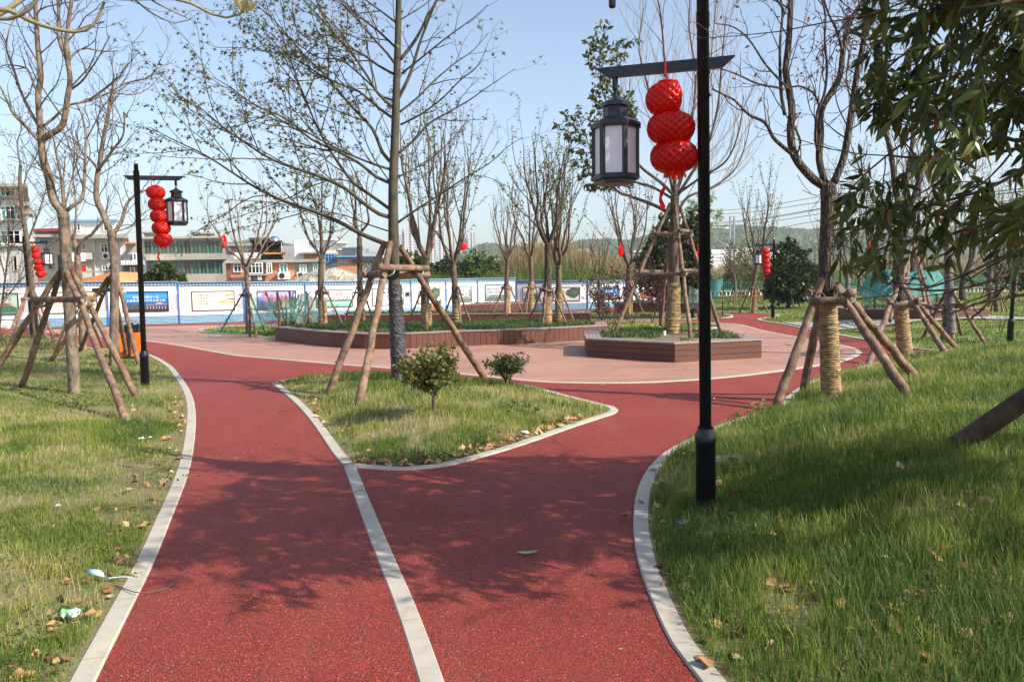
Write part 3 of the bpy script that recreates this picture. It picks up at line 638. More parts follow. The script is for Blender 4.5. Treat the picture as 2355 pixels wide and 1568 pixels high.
def quadz(o, ux, uz, u0, u1, v0, v1, off, nn):
    return [o+ux*u0+uz*v0+nn*off, o+ux*u1+uz*v0+nn*off, o+ux*u1+uz*v1+nn*off, o+ux*u0+uz*v1+nn*off]
# posts: px, base py, top py
FP = [(-95, 757, 655), (78, 754, 649.5), (251, 749.5, 649), (414, 745, 649.5), (564, 740.5, 649), (704, 735, 648.7), (833, 730, 647), (946, 725, 643.8), (1026, 720, 642.4), (1099, 716.5, 641.2), (1188, 714, 644), (1263, 713.5, 646.3), (1351, 712, 646), (1434, 706.5, 646.3), (1538, 700, 647)]
fb = [Zp(a, b_) for a, b_, _ in FP]
fh = [float(P(a, t_, q[1])[2]) for (a, _, t_), q in zip(FP, fb)]
# poster: kind, left, right (px), lines, ink, label
PO = [('teal', -60, 43, '深化河道整治\n共建和谐社会', 'r', 'hoarding bay with teal poster at the left edge of the picture'),
 ('cream', 111, 224, '加强河道\n水质保护\n促进经济\n持续发展', 'r', 'hoarding bay with cream poster behind the left tree stakes'),
 ('night', 282, 388, '勇争上游勇创一流\n全面推进黑臭水体治理工程', 'w', 'hoarding bay with deep blue night bridge poster by the left lamp'),
 ('cream', 441, 540, '加强河道\n水质保护\n促进经济\n持续发展', 'r', 'hoarding bay with unobstructed cream poster of a stone bridge'),
 ('dusk', 591, 681, '撸起袖子加油干\n争当治水先锋', 'r', 'hoarding bay with purple dusk city poster behind the green net'),
 ('lake', 727, 811, '开展河道整治\n创健康和谐环境', 'r', 'hoarding bay with green lake poster'),
 ('white', 856, 928, '爱护河道\n共创文明', 'r', 'hoarding bay with white bonsai poster behind the centre tree'),
 ('white', 961, 1012, '改善水质', 'r', 'hoarding bay with dark eaves poster above the red bin'),
 ('aqua', 1039, 1085, '保护河道环境\n构建水清岸绿', 'r', 'hoarding bay with narrow aqua poster'),
 ('aqua', 1116, 1172, '搞好河道环境整治\n构建人水和谐社会', 'r', 'raised hoarding bay with wide aqua bridge poster'),
 ('hills', 1202, 1243, '保护河道', 'r', 'hoarding bay with yellow and blue hill poster'),
 ('sage', 1272, 1334, '关注民生', 'r', 'hoarding bay with sage poster of dark sails'),
 ('night', 1368, 1424, '共建美好家园', 'w', 'hoarding bay with deep blue poster behind purple shrubs'),
 ('hills', 1462, 1512, '碧水蓝天', 'r', 'last hoarding bay with red and yellow poster, farthest right')]
def fret(mb, o, ux, uz, nn, u0, u1, v0, v1, w, off=.022, step=None):
    st = step or w*6; nu = max(1, round((u1-u0)/st)); nv = max(1, round((v1-v0)/st)); su, sv = (u1-u0)/nu, (v1-v0)/nv
    L = []
    for i in range(nu):
        for j in range(nv):
            a, b_ = u0+i*su, v0+j*sv
            if (i+j) % 2: L += [(a, b_+sv*.5, a+su, b_+sv*.5), (a+su*.5, b_+sv*.5, a+su*.5, b_+sv)]
            else: L += [(a+su*.5, b_, a+su*.5, b_+sv), (a, b_+sv*.25, a+su*.5, b_+sv*.25)]
    for a, b_, c, d in L+[(u0, v0, u1, v0), (u0, v1, u1, v1), (u0, v0, u0, v1), (u1, v0, u1, v1)]:
        mb.add(quadz(o, ux, uz, min(a, c)-w/2, max(a, c)+w/2, min(b_, d)-w/2, max(b_, d)+w/2, off, nn), [(0, 1, 2, 3)])
for i in range(len(FP)-1):
    a, c = fb[i], fb[i+1]; raised = i == 9
    if i == 10: a = a+(c-a)*.02
    h0, h1 = (fh[i]+fh[i+1])/2, 0
    L = np.linalg.norm(c-a); ux = (c-a)/L; uz = np.array([0, 0, 1.]); nn = np.cross(ux, uz)
    H = h0+(.06 if raised else 0); o = a.copy()
    kind, pl_, pr_, lines, ink, label = PO[i]
    t = thing('hoarding_bay', (a+c)/2, label, 'hoarding panel', 'printed hoarding bays along the far path')
    def uvq(u0, u1, v0, v1, off): return quadz(o, ux, uz, u0, u1, v0, v1, off, nn)
    mb = MB(); mb.box(a+ux*L/2+uz*(H/2+.02)-nn*.02, (L-.03, .03, H-.0), ux, nn, uz); part('banner_board', mb, m_board, t)
    mb = MB(); mb.add(uvq(.02, L-.02, H-.17, H+.0, .012), [(0, 1, 2, 3)]); mb.uv = [(0, 0), (L, 0), (L, .17), (0, .17)]; part('tile_coping', mb, m_tile, t)
    mb = MB(); mb.box(a+ux*L/2+uz*(H+.02), (L-.02, .12, .025), ux, nn, uz); part('coping_cap', mb, m_frame if False else m_bbrick, t)
    mb = MB(); mb.add(uvq(.02, L-.02, .02 if not raised else .32, .40, .006), [(0, 1, 2, 3)]); mb.uv = [(0, 0), (L, 0), (L, .38), (0, .38)]; part('brick_base', mb, m_bbrick, t)
    mb = MB(); fret(mb, o, ux, uz, nn, .05, L-.05, H-.29, H-.19, .008, step=.11); part('fretwork_band', mb, m_lat, t)
    mb = MB(); mb.box(a+uz*(H+.02)/2+nn*.03, (.05, .05, H+.02), ux, nn, uz); part('post', mb, m_blue, t)
    # poster extents by where the two pixel columns cross this bay
    def ucol(px):
        r = ray(px, 690)[:2]; A_ = np.array([[r[0], -ux[0]], [r[1], -ux[1]]]); return float(np.linalg.solve(A_, a[:2])[1])
    u0, u1 = ucol(pl_), ucol(pr_); v0, v1 = .58*H/1.9, 1.50*H/1.9
    if raised: v0, v1 = .62, 1.56
    mb = MB()
    for q in ((u0, u1, v0, v0+.035), (u0, u1, v1-.035, v1), (u0, u0+.035, v0+.035, v1-.035), (u1-.035, u1, v0+.035, v1-.035)):
        m_ = a+ux*(q[0]+q[1])/2+uz*(q[2]+q[3])/2+nn*.02; mb.box(m_, (q[1]-q[0], .025, q[3]-q[2]), ux, nn, uz)
    fo = part('poster_frame', mb, m_frame, t)
    mb = MB(); mb.add(uvq(u0+.03, u1-.03, v0+.03, v1-.03, .013), [(0, 1, 2, 3)]); mb.uv = [(0, 0), (1.6, 0), (1.6, 1), (0, 1)]; part('poster', mb, ART[kind], t)
    w, hgt = u1-u0, v1-v0; pc = lambda x, y: a+ux*(u0+w*x)+uz*(v0+hgt*y)
    mbd, mby, mbg = MB(), MB(), MB()
    def poly(mb_, pts, off): mb_.extr([pc(x, y)+nn*off for x, y in pts][::1], nn*.001)
    rg = random.Random(i*13+5)
    if kind == 'cream':
        pts = [(.55, .36), (.62, .46), (.70, .52), (.80, .52), (.90, .50), (.96, .48), (.96, .34), (.86, .36)]+[(.80+.05*math.cos(t_), .36+.1*math.sin(t_)) for t_ in np.linspace(0, math.pi, 7)]+[(.72, .36), (.62, .34)]
        poly(mby, pts, .015); poly(mbd, [(.68, .53), (.8, .57), (.97, .52), (.97, .60), (.85, .60), (.75, .57)], .016); poly(mby, [(.74, .74), (.78, .84), (.88, .88), (.96, .86), (.96, .72), (.82, .70)], .014)
    elif kind == 'night':
        for k in range(9): x = .08+k*.05; poly(mbd, [(x-.04, .15), (x-.03, .30+rg.random()*.12), (x+.03, .32+rg.random()*.12), (x+.045, .15)], .015+k*.0003)
        poly(mby, [(.5, .36), (.97, .38), (.97, .36), (.5, .34)], .016); poly(mby, [(.70, .38), (.76, .46), (.82, .44), (.88, .38)], .0165)
        for k in range(7): x = .52+k*.065; poly(mby, [(x, .14), (x+.018, .14), (x+.018, .30-.08*rg.random()), (x, .30)], .017)
    elif kind == 'dusk':
        for k in range(13): x = .3+k*.054; h_ = .45+.25*rg.random(); poly(mbd, [(x, .12), (x+.045, .12), (x+.045, h_), (x, h_)], .015+k*.0002)
        poly(mby, [(.55, .08), (.70, .45), (.74, .45), (.82, .08)], .0185)
    elif kind == 'lake':
        poly(mbg, [(.0+.02, .1), (.02, .55), (.07, .62), (.12, .50), (.16, .38), (.2, .30)], .015); poly(mbg, [(.2, .36), (.35, .42), (.5, .38), (.7, .44), (.85, .40), (.98, .42), (.98, .33), (.2, .33)], .016)
    elif kind == 'white' and i == 6:
        poly(mbd, [(.62, .12), (.66, .28), (.92, .28), (.96, .12)], .015)
        for k in range(14): x, y = .66+.22*rg.random(), .40+.42*rg.random(); r_ = .05; poly(mbg, [(x+r_*math.cos(t_), y+r_*1.6*math.sin(t_)) for t_ in np.linspace(0, 6.28, 8)[:-1]], .0155+k*.0002)
        poly(mbd, [(.77, .27), (.75, .45), (.79, .6), (.81, .6), (.79, .45), (.81, .27)], .015)
    elif kind in ('aqua',):
        poly(mbd, [(.08, .12), (.12, .26), (.3, .32), (.5, .30), (.75, .33), (.96, .24), (.96, .1), (.08, .1)], .015)
        for k in range(9): x = .12+k*.09; poly(mby, [(x, .18), (x+.05, .18), (x+.045, .26), (x+.005, .26)], .0165+k*.0001)
        poly(mbg, [(.86, .35), (.88, .7), (.93, .9), (.96, .6), (.96, .3)], .016)
    elif kind == 'sage' or i == 7:
        poly(mbd, [(.45, .50), (.52, .80), (.72, .95), (.97, .90), (.97, .45), (.80, .20), (.62, .28)], .015); poly(mbg, [(.6, .55), (.75, .75), (.95, .7), (.85, .5)], .016)
    else:
        poly(mbg, [(.05, .15), (.3, .48), (.5, .3), (.7, .55), (.95, .3), (.95, .12), (.05, .1)], .015)
    for m_, mt, nm_ in ((mbd, m_ink_d, 'dark_motif'), (mby, m_ink_y, 'ochre_motif'), (mbg, m_ink_g, 'green_motif')):
        if m_.n: part(nm_, m_, mt, fo)
    nl = lines.count('\n')+1; mx_ = max(len(x) for x in lines.split('\n'))
    if kind == 'cream': size = hgt*.125; tx, ty = u0+w*.25, v0+hgt*.74
    else: size = min(hgt*.22, w*.80/mx_); tx, ty = u0+w*.5, v0+hgt*(.66 if nl == 2 else .6)
    if i in (7, 10, 11, 13): size = hgt*.2; tx = u0+w*.33
    if i == 6: size = hgt*.2; tx = u0+w*.33
    text_mesh(lines, size, a+ux*tx+uz*ty, ux, uz, m_ink_r if ink == 'r' else m_ink_w, fo, off=.022)
    # lattice windows beside the poster
    for q in (max(.14, (u0-.10)/2), (u1+L+.02)/2):
        wd = min(.40, (u0-.12), L-u1-.06)*.45
        if wd < .08: continue
        mb = MB(); fret(mb, o, ux, uz, nn, q-wd/1.3, q+wd/1.3, v0+.12, v1-.17, .011, step=.085); part('lattice_print', mb, m_lat, t)
# ================================================================== TREES
m_bark_pale = mat('pale_smooth_bark', (.060, .045, .032), (.25, .19, .14), sc=11, rough=.9, bump=.8, bsc=32, dist=.02, stretch=(1, 1, .45))
m_bark_grey = mat('grey_brown_bark', (.050, .036, .026), (.155, .115, .080), sc=11, rough=.9, bump=.6, bsc=30, dist=.02, stretch=(1, 1, .4))
m_bark_green = mat('olive_smooth_bark', (.030, .028, .018), (.088, .078, .050), sc=9, rough=.85, bump=.3, bsc=30, dist=.01, stretch=(1, 1, .5))
m_bark_dark, n, b = sm('dark_fissured_bark')
v = coords(n, 'Object', (1, 1, .16)); vo = nd(n, 'TexVoronoi', {'Vector': v, 'Scale': 26}, feature='DISTANCE_TO_EDGE').outputs[0]
nz = nd(n, 'TexNoise', {'Vector': v, 'Scale': 18, 'Detail': 6}).outputs[0]
n.links.new(mixc(n, nd(n, 'MapRange', {0: vo, 1: 0, 2: .25}).outputs[0], (.028, .020, .016), mixc(n, nz, (.075, .052, .038), (.17, .13, .10))), b.inputs[0]); b.inputs['Roughness'].default_value = .95
bumpn(n, b, mth(n, 'ADD', nd(n, 'MapRange', {0: vo, 1: 0, 2: .3}).outputs[0], nz), .9, .03)
m_twig = mat('twig_bark', (.060, .045, .032), (.12, .09, .065), sc=5, rough=.9)
m_twig_pale = mat('pale_twig_bark', (.20, .155, .115), (.33, .27, .21), sc=5, rough=.9)
m_twig_dark = mat('dark_twig_bark', (.040, .034, .024), (.085, .07, .05), sc=5, rough=.9)
m_pole, n, b = sm('peeled_fir_pole')
v = coords(n, 'Object'); z1 = nd(n, 'TexNoise', {'Vector': v, 'Scale': 7, 'Detail': 8, 'Roughness': .7}).outputs[0]; z2 = nd(n, 'TexNoise', {'Vector': v, 'Scale': 45, 'Detail': 4}).outputs[0]
n.links.new(mixc(n, mth(n, 'MULTIPLY', z2, .5), ramp(n, z1, [(.34, (.070, .036, .024)), (.5, (.18, .108, .070)), (.66, (.34, .235, .165))]), (.10, .065, .045)), b.inputs[0]); b.inputs['Roughness'].default_value = .85
bumpn(n, b, z2, .7, .012)
m_rope = mat('straw_rope', (.13, .085, .038), (.46, .335, .175), sc=7, rough=.95, bump=.8, bsc=120, dist=.01, stretch=(1, 1, 2))
m_wire = mat('galvanised_wire', (.30, .34, .34), rough=.4, metal=.6)
m_wrap = mat('dark_plastic_film', (.028, .028, .034), (.075, .075, .085), sc=9, rough=.42, bump=1.0, bsc=22, dist=.05)
m_wrap2 = mat('mauve_grey_film', (.11, .09, .10), (.21, .18, .19), sc=9, rough=.5, bump=1.0, bsc=22, dist=.05)
lf_olive = leafmat('dark_olive_leaves', (.050, .060, .016), (.17, .19, .045), .5, .4)
lf_ever = leafmat('glossy_evergreen_leaves', (.032, .062, .009), (.14, .18, .030), .38, .36, .5)
lf_light = leafmat('fresh_green_leaves', (.08, .13, .02), (.19, .25, .05), .55, .4)
lf_mid = leafmat('green_leaves', (.035, .065, .015), (.10, .145, .03), .5, .3)
lf_brown = leafmat('withered_brown_leaves', (.13, .065, .045), (.27, .15, .10), .8, .25)
lf_purple = leafmat('purple_plum_leaves', (.030, .006, .010), (.10, .022, .022), .5, .25)
lf_bud = leafmat('pale_buds', (.16, .14, .05), (.30, .27, .13), .7, .3)
LT = {  # leaf outlines: x across, y along, z up
 'simple': (np.array([(0, 0, 0), (.24, .42, .05), (0, 1, -.08), (-.24, .42, .05)]), None, [(0, 1, 2), (0, 2, 3)]),
 'long': (np.array([(0, 0, 0), (.13, .22, .03), (.17, .5, -.02), (.09, .8, -.12), (0, 1, -.22), (-.09, .8, -.12), (-.17, .5, -.02), (-.13, .22, .03), (0, .5, -.05)]), [(0, 1, 8, 7), (8, 1, 2, 8)][:1], [(1, 2, 8), (2, 3, 8), (3, 4, 8), (4, 5, 8), (5, 6, 8), (6, 7, 8)]),
 'lobed': (np.array([(0, 0, 0), (.10, .30, 0), (.52, .42, -.10), (.17, .55, 0), (0, 1, -.12), (-.17, .55, 0), (-.52, .42, -.10), (-.10, .30, 0)]), None, [(0, 1, 7), (1, 2, 3), (1, 3, 5), (1, 5, 7), (3, 4, 5), (5, 6, 7)])}
class Leaves:
    def __init__(s, seed=1): s.P = []; s.D = []; s.S = []; s.r = np.random.default_rng(seed)
    def put(s, p, d, size): s.P.append(p); s.D.append(d); s.S.append(size)
    def build(s, kind='simple', brown=0.0, wide=1.0):
        mb = MB()
        if not s.P: return mb
        P_ = np.array(s.P); D = np.array(s.D, float); S = np.array(s.S, float); N = len(P_); r = s.r
        D += r.normal(0, .35, D.shape); D /= np.linalg.norm(D, axis=1)[:, None]+1e-9
        U = r.normal(0, 1, D.shape)+[0, 0, 1.2]; X = np.cross(D, U); X /= np.linalg.norm(X, axis=1)[:, None]+1e-9; Z = np.cross(X, D)
        tv, tq, tt = LT[kind]; k = len(tv)
        V = P_[:, None]+S[:, None, None]*(tv[None, :, :1]*wide*X[:, None]+tv[None, :, 1:2]*D[:, None]+tv[None, :, 2:3]*Z[:, None])
        off = (np.arange(N)*k)[:, None, None]
        c = np.column_stack([r.random(N), (r.random(N) < brown)*r.uniform(.6, 1, N), np.zeros(N)])
        mb.add(V.reshape(-1, 3), (np.array(tq)[None]+off).reshape(-1, 4) if tq else None, (np.array(tt)[None]+off).reshape(-1, 3), np.repeat(c, k, 0)); return mb
def nrm(a): return a/(np.linalg.norm(a)+1e-12)
def rot_about(t, ang, az, rg):
    a = np.array([0, 0, 1.]) if abs(t[2]) < .9 else np.array([1., 0, 0]); x = nrm(np.cross(t, a)); y = np.cross(t, x)
    return nrm(t*math.cos(ang)+(x*math.cos(az)+y*math.sin(az))*math.sin(ang))
def twigpath(p, d, L, n_, rg, up=.15, wob=.12):
    out = [p]; s = L/n_
    for _ in range(n_):
        d = nrm(d+np.array([rg.gauss(0, wob), rg.gauss(0, wob), rg.gauss(0, wob)+up])); out.append(out[-1]+d*s)
    return np.array(out)
def spawn(path, rad, lvl, pr, mbs, lv, rg, Lscale=None):
    """children of one branch; pr[lvl] = dict(n per metre, len, ang, up, r, t0)"""
    seg = np.linalg.norm(np.diff(path, axis=0), axis=1); L = seg.sum(); cum = np.concatenate([[0], np.cumsum(seg)])
    if lvl >= len(pr): return
    q = pr[lvl]; cnt = q['n']*L; cnt = int(cnt)+(rg.random() < cnt-int(cnt)); az = rg.random()*6.28
    for i in range(cnt):
        t = q.get('t0', .25)+(1-q.get('t0', .25))*(i+rg.random())/max(cnt, 1); t = min(t, .98)
        s = t*L; k = min(len(seg)-1, int(np.searchsorted(cum, s)-1)); k = max(k, 0); f = (s-cum[k])/(seg[k]+1e-9)
        p = path[k]*(1-f)+path[k+1]*f; d = nrm(path[k+1]-path[k]); r0 = (rad[k]*(1-f)+rad[k+1]*f)
        az += 2.4+rg.gauss(0, .4); nd_ = rot_about(d, q['ang']*(.8+.4*rg.random()), az, rg)
        l = q['len']*(1.15-q.get('tap', .7)*t)*(.65+.7*rg.random())*(min(1.3, max(.4, L/q['ref'])) if 'ref' in q else 1)
        n_ = q.get('seg', 4); pth = twigpath(p, nd_, l, n_, rg, q.get('up', .15), q.get('wob', .12))
        ra = min(q['r'], r0*.75); rr = np.linspace(ra, max(ra*.3, q.get('rmin', .0022)), len(pth))
        mbs[min(lvl, len(mbs)-1)].tube(pth, rr, 5 if ra > .01 else 3, cap=False)
        spawn(pth, rr, lvl+1, pr, mbs, lv, rg)
        if q.get('leaf') and lv is not None:
            m_ = q['leaf']*l; m_ = int(m_)+(rg.random() < m_-int(m_))
            for j in range(m_):
                u = (j+.5+.5*rg.random())/m_; kk = min(n_-1, int(u*n_)); pp = pth[kk]+(pth[kk+1]-pth[kk])*(u*n_-kk)
                dd = nrm(pth[kk+1]-pth[kk]); dd = rot_about(dd, .9, rg.random()*6.28, rg)+np.array([0, 0, q.get('droop', -.3)]); lv.put(pp, dd, q['ls']*(.7+.6*rg.random()))
def limb(mb, pts, r0, r1, n=10, pw=1.0):
    c = catmull(pts, max(.06, np.linalg.norm(np.asarray(pts[-1])-np.asarray(pts[0]))/30)); t = np.linspace(0, 1, len(c))**pw
    r = r0+(r1-r0)*t; mb.tube(c, r, n); return c, r
def rope(base, top, r0, r1, pitch, parent, name='rope_wrap', mt=None, n=20, wob=0.0, amp=.42):
    base, top = np.asarray(base), np.asarray(top); L = np.linalg.norm(top-base); k = int(L/pitch); rg = random.Random(k)
    pts, rr = [], []
    for i in range(k):
        jx = np.array([rg.gauss(0, .0022), rg.gauss(0, .0022), rg.gauss(0, .002)]); ja = rg.uniform(.8, 1.25)
        for f, a in ((.08, 0), (.3, .8), (.5, 1), (.7, .8), (.92, 0)):
            t = (i+f)/k; pts.append(base+(top-base)*t+jx); rr.append((r0+(r1-r0)*t)+pitch*amp*a*ja)
    mb = MB(); mb.tube(pts, rr, n); return part(name, mb, mt or m_rope, parent, True)
def film(base, top, r0, r1, parent, mt, name='plastic_wrap'):
    base, top = np.asarray(base), np.asarray(top); L = np.linalg.norm(top-base); k = int(L/.02); rg = random.Random(5)
    rr = [(r0+(r1-r0)*i/k)*(1.02+.10*rg.random()) for i in range(k+1)]; mb = MB(); mb.tube([base+(top-base)*i/k for i in range(k+1)], rr, 18)
    o = part(name, mb, mt, parent, True); mb = MB()
    for i in range(int(L/.09)):
        z = i*.09+.03; pts = []
        for j in range(17): a = j*2*math.pi/16; t = (z+.04*math.sin(a+i*1.3))/L; t = min(max(t, 0), 1); c = base+(top-base)*t; r = (r0+(r1-r0)*t)*1.1; pts.append(c+[r*math.cos(a), r*math.sin(a), 0])
        mb.tube(pts, .006, 4)
    part('binding_cord', mb, mt, parent); return o

def stakes(label, base, apex, feet, zc, r=.045, bars=True, name='tree_stakes', group='timber support stakes around the planted trees', over=.16, zc2=None, tr=.1):
    """poles leaning on a trunk and lashed to a ring of crossbars"""
    base = np.asarray(base, float); t = thing(name, base, label, 'tree stakes', group); rg = random.Random(int(base[0]*100+base[1]*10)); tops = []
    for f in feet:
        f = np.asarray(f, float); d = nrm(np.array([f[0]-apex[0], f[1]-apex[1], 0])); a = np.asarray(apex, float)+d*tr+[0, 0, rg.uniform(-.06, .06)]
        f = f-[0, 0, .06]; k = 9; pts = [f+(a-f)*i/k+np.array([rg.gauss(0, .008), rg.gauss(0, .008), 0])*(0 < i < k) for i in range(k+1)]
        rr = [r*(1.12-.25*i/k)*(1+rg.uniform(-.05, .07)) for i in range(k+1)]
        mb = MB(); mb.tube(pts, rr, 9)
        for _ in range(3): i = rg.randrange(1, k); q = pts[i]; e = nrm(np.array([rg.gauss(0, 1), rg.gauss(0, 1), .2])); mb.tube([q+e*r*.6, q+e*r*1.35], r*.22, 5)
        part('pole', mb, m_pole, t, True); tops.append((f, a))
    if bars:
        for z in ([zc] if zc2 is None else [zc, zc2]):
            pt = []
            for f, a in tops:
                u = (z-f[2])/(a[2]-f[2]); pt.append(f+(a-f)*u)
            order = sorted(range(len(pt)), key=lambda i: math.atan2(pt[i][1]-apex[1], pt[i][0]-apex[0])); m_ = len(order)
            for i in range(m_):
                p0, p1 = pt[order[i]], pt[order[(i+1) % m_]]; e = nrm(p1-p0); o = (over+.03*rg.random())*min(1, np.linalg.norm(p1-p0)); dz = [0, 0, (.9*r if i % 2 else -.9*r)]
                c = (p0+p1)/2; out = nrm(np.array([c[0]-apex[0], c[1]-apex[1], 0]))*r*1.5
                mb = MB(); mb.tube([p0-e*o+dz+out, c+dz+out*.9, p1+e*o+dz+out], [r*.92, r*.98, r*.88], 9); part('crossbar', mb, m_pole, t, True)
                if r > .034:
                    mb = MB(); rr_ = r*2.2
                    for k in range(2): mb.tube([p0+out*.5+np.array([rr_*math.cos(a), rr_*.5*math.sin(a)*.8, rr_*.7*math.sin(a)+.012*k]) for a in np.linspace(0, 6.28, 11)], .0045, 4)
                    part('wire_lashing', mb, m_wire, t)
    return t
def onY(px, py, Y): return P(px, py, Y)
def limbs3(pxs, Y0, k, z=lambda a: a):
    """pixel polyline -> 3-D, drifting in depth by k metres per metre of run"""
    pts = []; run = 0; last = None
    for a in pxs:
        a = z(a)
        if last is not None: run += math.hypot(a[0]-last[0], a[1]-last[1])*Y0/F_
        last = a; pts.append(P(a[0], a[1], Y0+k*run))
    return pts

# ---- left lawn: large pale magnolia-like tree
TP1 = [dict(n=3.0, len=.85, ang=.75, up=.12, r=.013, t0=.2, seg=6, wob=.2, tap=.4, ref=1.6), dict(n=6.0, len=.33, ang=.7, up=.10, r=.005, seg=4, wob=.24, rmin=.002, leaf=5, ls=.035, droop=.2)]
def rich(name, base, trunk, tr, limbs, label, cat='tree', bark=m_bark_pale, twig=m_twig, TP=TP1, lf=lf_bud, lk='simple', seed=1, smooth=True, brown=.1, wide=1.0, group=None, own=None, zf=lambda a: a, kdepth=.45):
    rg = random.Random(seed); base = np.asarray(base, float); Y0 = base[1]
    t = thing(name, base, label, cat, group); mt_ = MB(); mt = MB(); lv = Leaves(seed)
    tp = [base-[0, 0, .08]]+[P(a[0], a[1], Y0+(a[2] if len(a) > 2 else 0)) for a in trunk]
    c, r = limb(mt, tp, tr[0], tr[1], 16)
    mt.tube([tp[-1]-nrm(tp[-1]-tp[-2])*tr[1]*1.6, tp[-1]-nrm(tp[-1]-tp[-2])*tr[1]*.5, tp[-1]+nrm(tp[-1]-tp[-2])*tr[1]*.3, tp[-1]+nrm(tp[-1]-tp[-2])*tr[1]*.9], np.array([.98, 1.08, .92, .15])*tr[1], 14)
    if own: spawn(c, r, 0, own, [mt_, mt_], lv, rg)
    for L in limbs:
        px, r0, r1 = L[0], L[1], L[2]; k = L[3] if len(L) > 3 else rg.uniform(-kdepth, kdepth)
        Ys = L[4] if len(L) > 4 else 0
        pts = limbs3(px, Y0+Ys, k, zf); c, r = limb(mt, pts, r0, r1, 9)
        spawn(c, r, 0, L[5] if len(L) > 5 else TP, [mt_, mt_], lv, rg)
    part('trunk', mt, bark, t, True); part('twigs', mt_, twig, t, True)
    fo = lv.build(lk, brown, wide)
    if fo.n: part('foliage', fo, lf, t)
    return t
z1 = lambda a: (a[0]/3.409, a[1]/3.409)
B1 = G(172, 905)
T1 = rich('pale_barked_tree', B1, [(163, 760), (155, 640), (150, 560), (146, 492)], (.092, .080), [
 ([(495, 1690), (470, 1640), (420, 1568), (385, 1400), (340, 1250), (325, 1120)], .068, .056, 0),
 ([(325, 1120), (318, 1000), (300, 750), (320, 600), (295, 350), (285, 150), (270, -40)], .052, .03, .05),
 ([(330, 1100), (380, 1060), (490, 980), (530, 760), (550, 620), (525, 460), (520, 350), (540, 150), (562, 0), (575, -100)], .05, .024, -.1),
 ([(520, 460), (495, 400), (460, 280), (460, 80), (448, -60)], .032, .02, .2),
 ([(305, 990), (240, 880), (160, 710), (100, 520), (50, 380), (72, 240), (110, 150)], .026, .010, .3),
 ([(300, 1100), (200, 990), (110, 900), (60, 800), (0, 680), (-60, 640)], .028, .012, -.3),
 ([(340, 990), (430, 920), (530, 830), (700, 790), (870, 720), (1000, 650), (1120, 625), (1200, 570), (1262, 465)], .022, .007, .25),
 ([(560, 700), (640, 640), (700, 560), (780, 440), (830, 340), (862, 285)], .018, .007, -.35),
 ([(540, 480), (575, 430), (610, 400), (680, 380), (760, 398), (850, 405), (930, 400)], .018, .007, .35),
 ([(290, 720), (250, 620), (215, 545), (150, 520), (60, 510), (0, 525)], .02, .006, .2),
 ([(305, 200), (290, 110), (350, 60), (440, 40), (540, 20), (620, 0)], .014, .007, -.2),
 ([(525, 1650), (590, 1600), (650, 1540), (668, 1250), (670, 1050), (640, 900), (600, 820)], .030, .010, .15),
 ([(500, 1630), (480, 1400), (440, 1200), (420, 1090), (380, 1000)], .026, .010, -.2),
 ([(510, 1620), (560, 1420), (600, 1260), (610, 1160), (580, 1080)], .016, .006, .35),
], 'thick pale barked leafless tree in front on the left lawn', seed=3, zf=z1)
for px, lb in (((0,-10),0),): pass
def gfeet(l): return [G(a, b_) for a, b_ in l]
def zat(Y, px, py): return float(P(px, py, Y)[2])
stakes('thick stakes and crossbars bracing the front pale barked tree at left', B1, (*P(151, 618, B1[1])[:2], zat(B1[1], 151, 622)), gfeet([(-45, 893), (46, 890), (318, 913), (296, 970)]), zat(B1[1], 150, 694), .047, tr=.10)
B2 = G(262, 842)
z2 = lambda a: a
T2 = rich('pale_barked_tree', B2, [(263, 700), (264, 620), (260, 570), (256, 534)], (.10, .085), [
 ([(257, 538), (236, 490), (222, 456), (224, 405), (229, 379), (235, 337), (249, 264), (254, 229), (258, 205)], .07, .03, .05),
 ([(260, 540), (280, 507), (291, 471), (308, 451), (330, 440), (350, 430)], .05, .012, .2),
 ([(226, 390), (240, 372), (261, 343), (282, 314), (286, 280), (284, 258)], .035, .012, -.3),
 ([(224, 388), (210, 370), (190, 352), (182, 334), (173, 300)], .03, .010, .3),
 ([(254, 235), (262, 215), (280, 205), (300, 190), (330, 178)], .018, .006, .3),
 ([(256, 210), (262, 180), (258, 150), (262, 120)], .018, .006, -.2),
 ([(250, 265), (236, 240), (225, 215), (205, 195)], .015, .005, .1),
 ([(258, 536), (300, 520), (330, 490), (352, 480)], .012, .005, -.3)],
 'slimmer pale tree behind the left lamp post arm, trunk beside the bin', seed=5, TP=[dict(n=5.0, len=.85, ang=.8, up=.1, r=.012, t0=.15, seg=6, wob=.22, tap=.4, ref=1.4), dict(n=8.0, len=.36, ang=.7, up=.10, r=.005, seg=4, wob=.24, rmin=.0025, leaf=6, ls=.045, droop=.2)])
stakes('stakes bracing the slimmer pale tree beside the orange bin', B2, (*P(257, 632, B2[1])[:2], zat(B2[1], 257, 634)), gfeet([(112, 832), (181, 808), (293, 824), (321, 842)]), zat(B2[1], 257, 671), .046)
TPs = [dict(n=5.0, len=.8, ang=.7, up=.14, r=.010, t0=.15, seg=5, wob=.2, tap=.4, ref=1.4), dict(n=7.0, len=.3, ang=.6, up=.10, r=.005, seg=3, wob=.2, rmin=.003, leaf=6, ls=.05, droop=.1)]
B3 = G(192, 806)
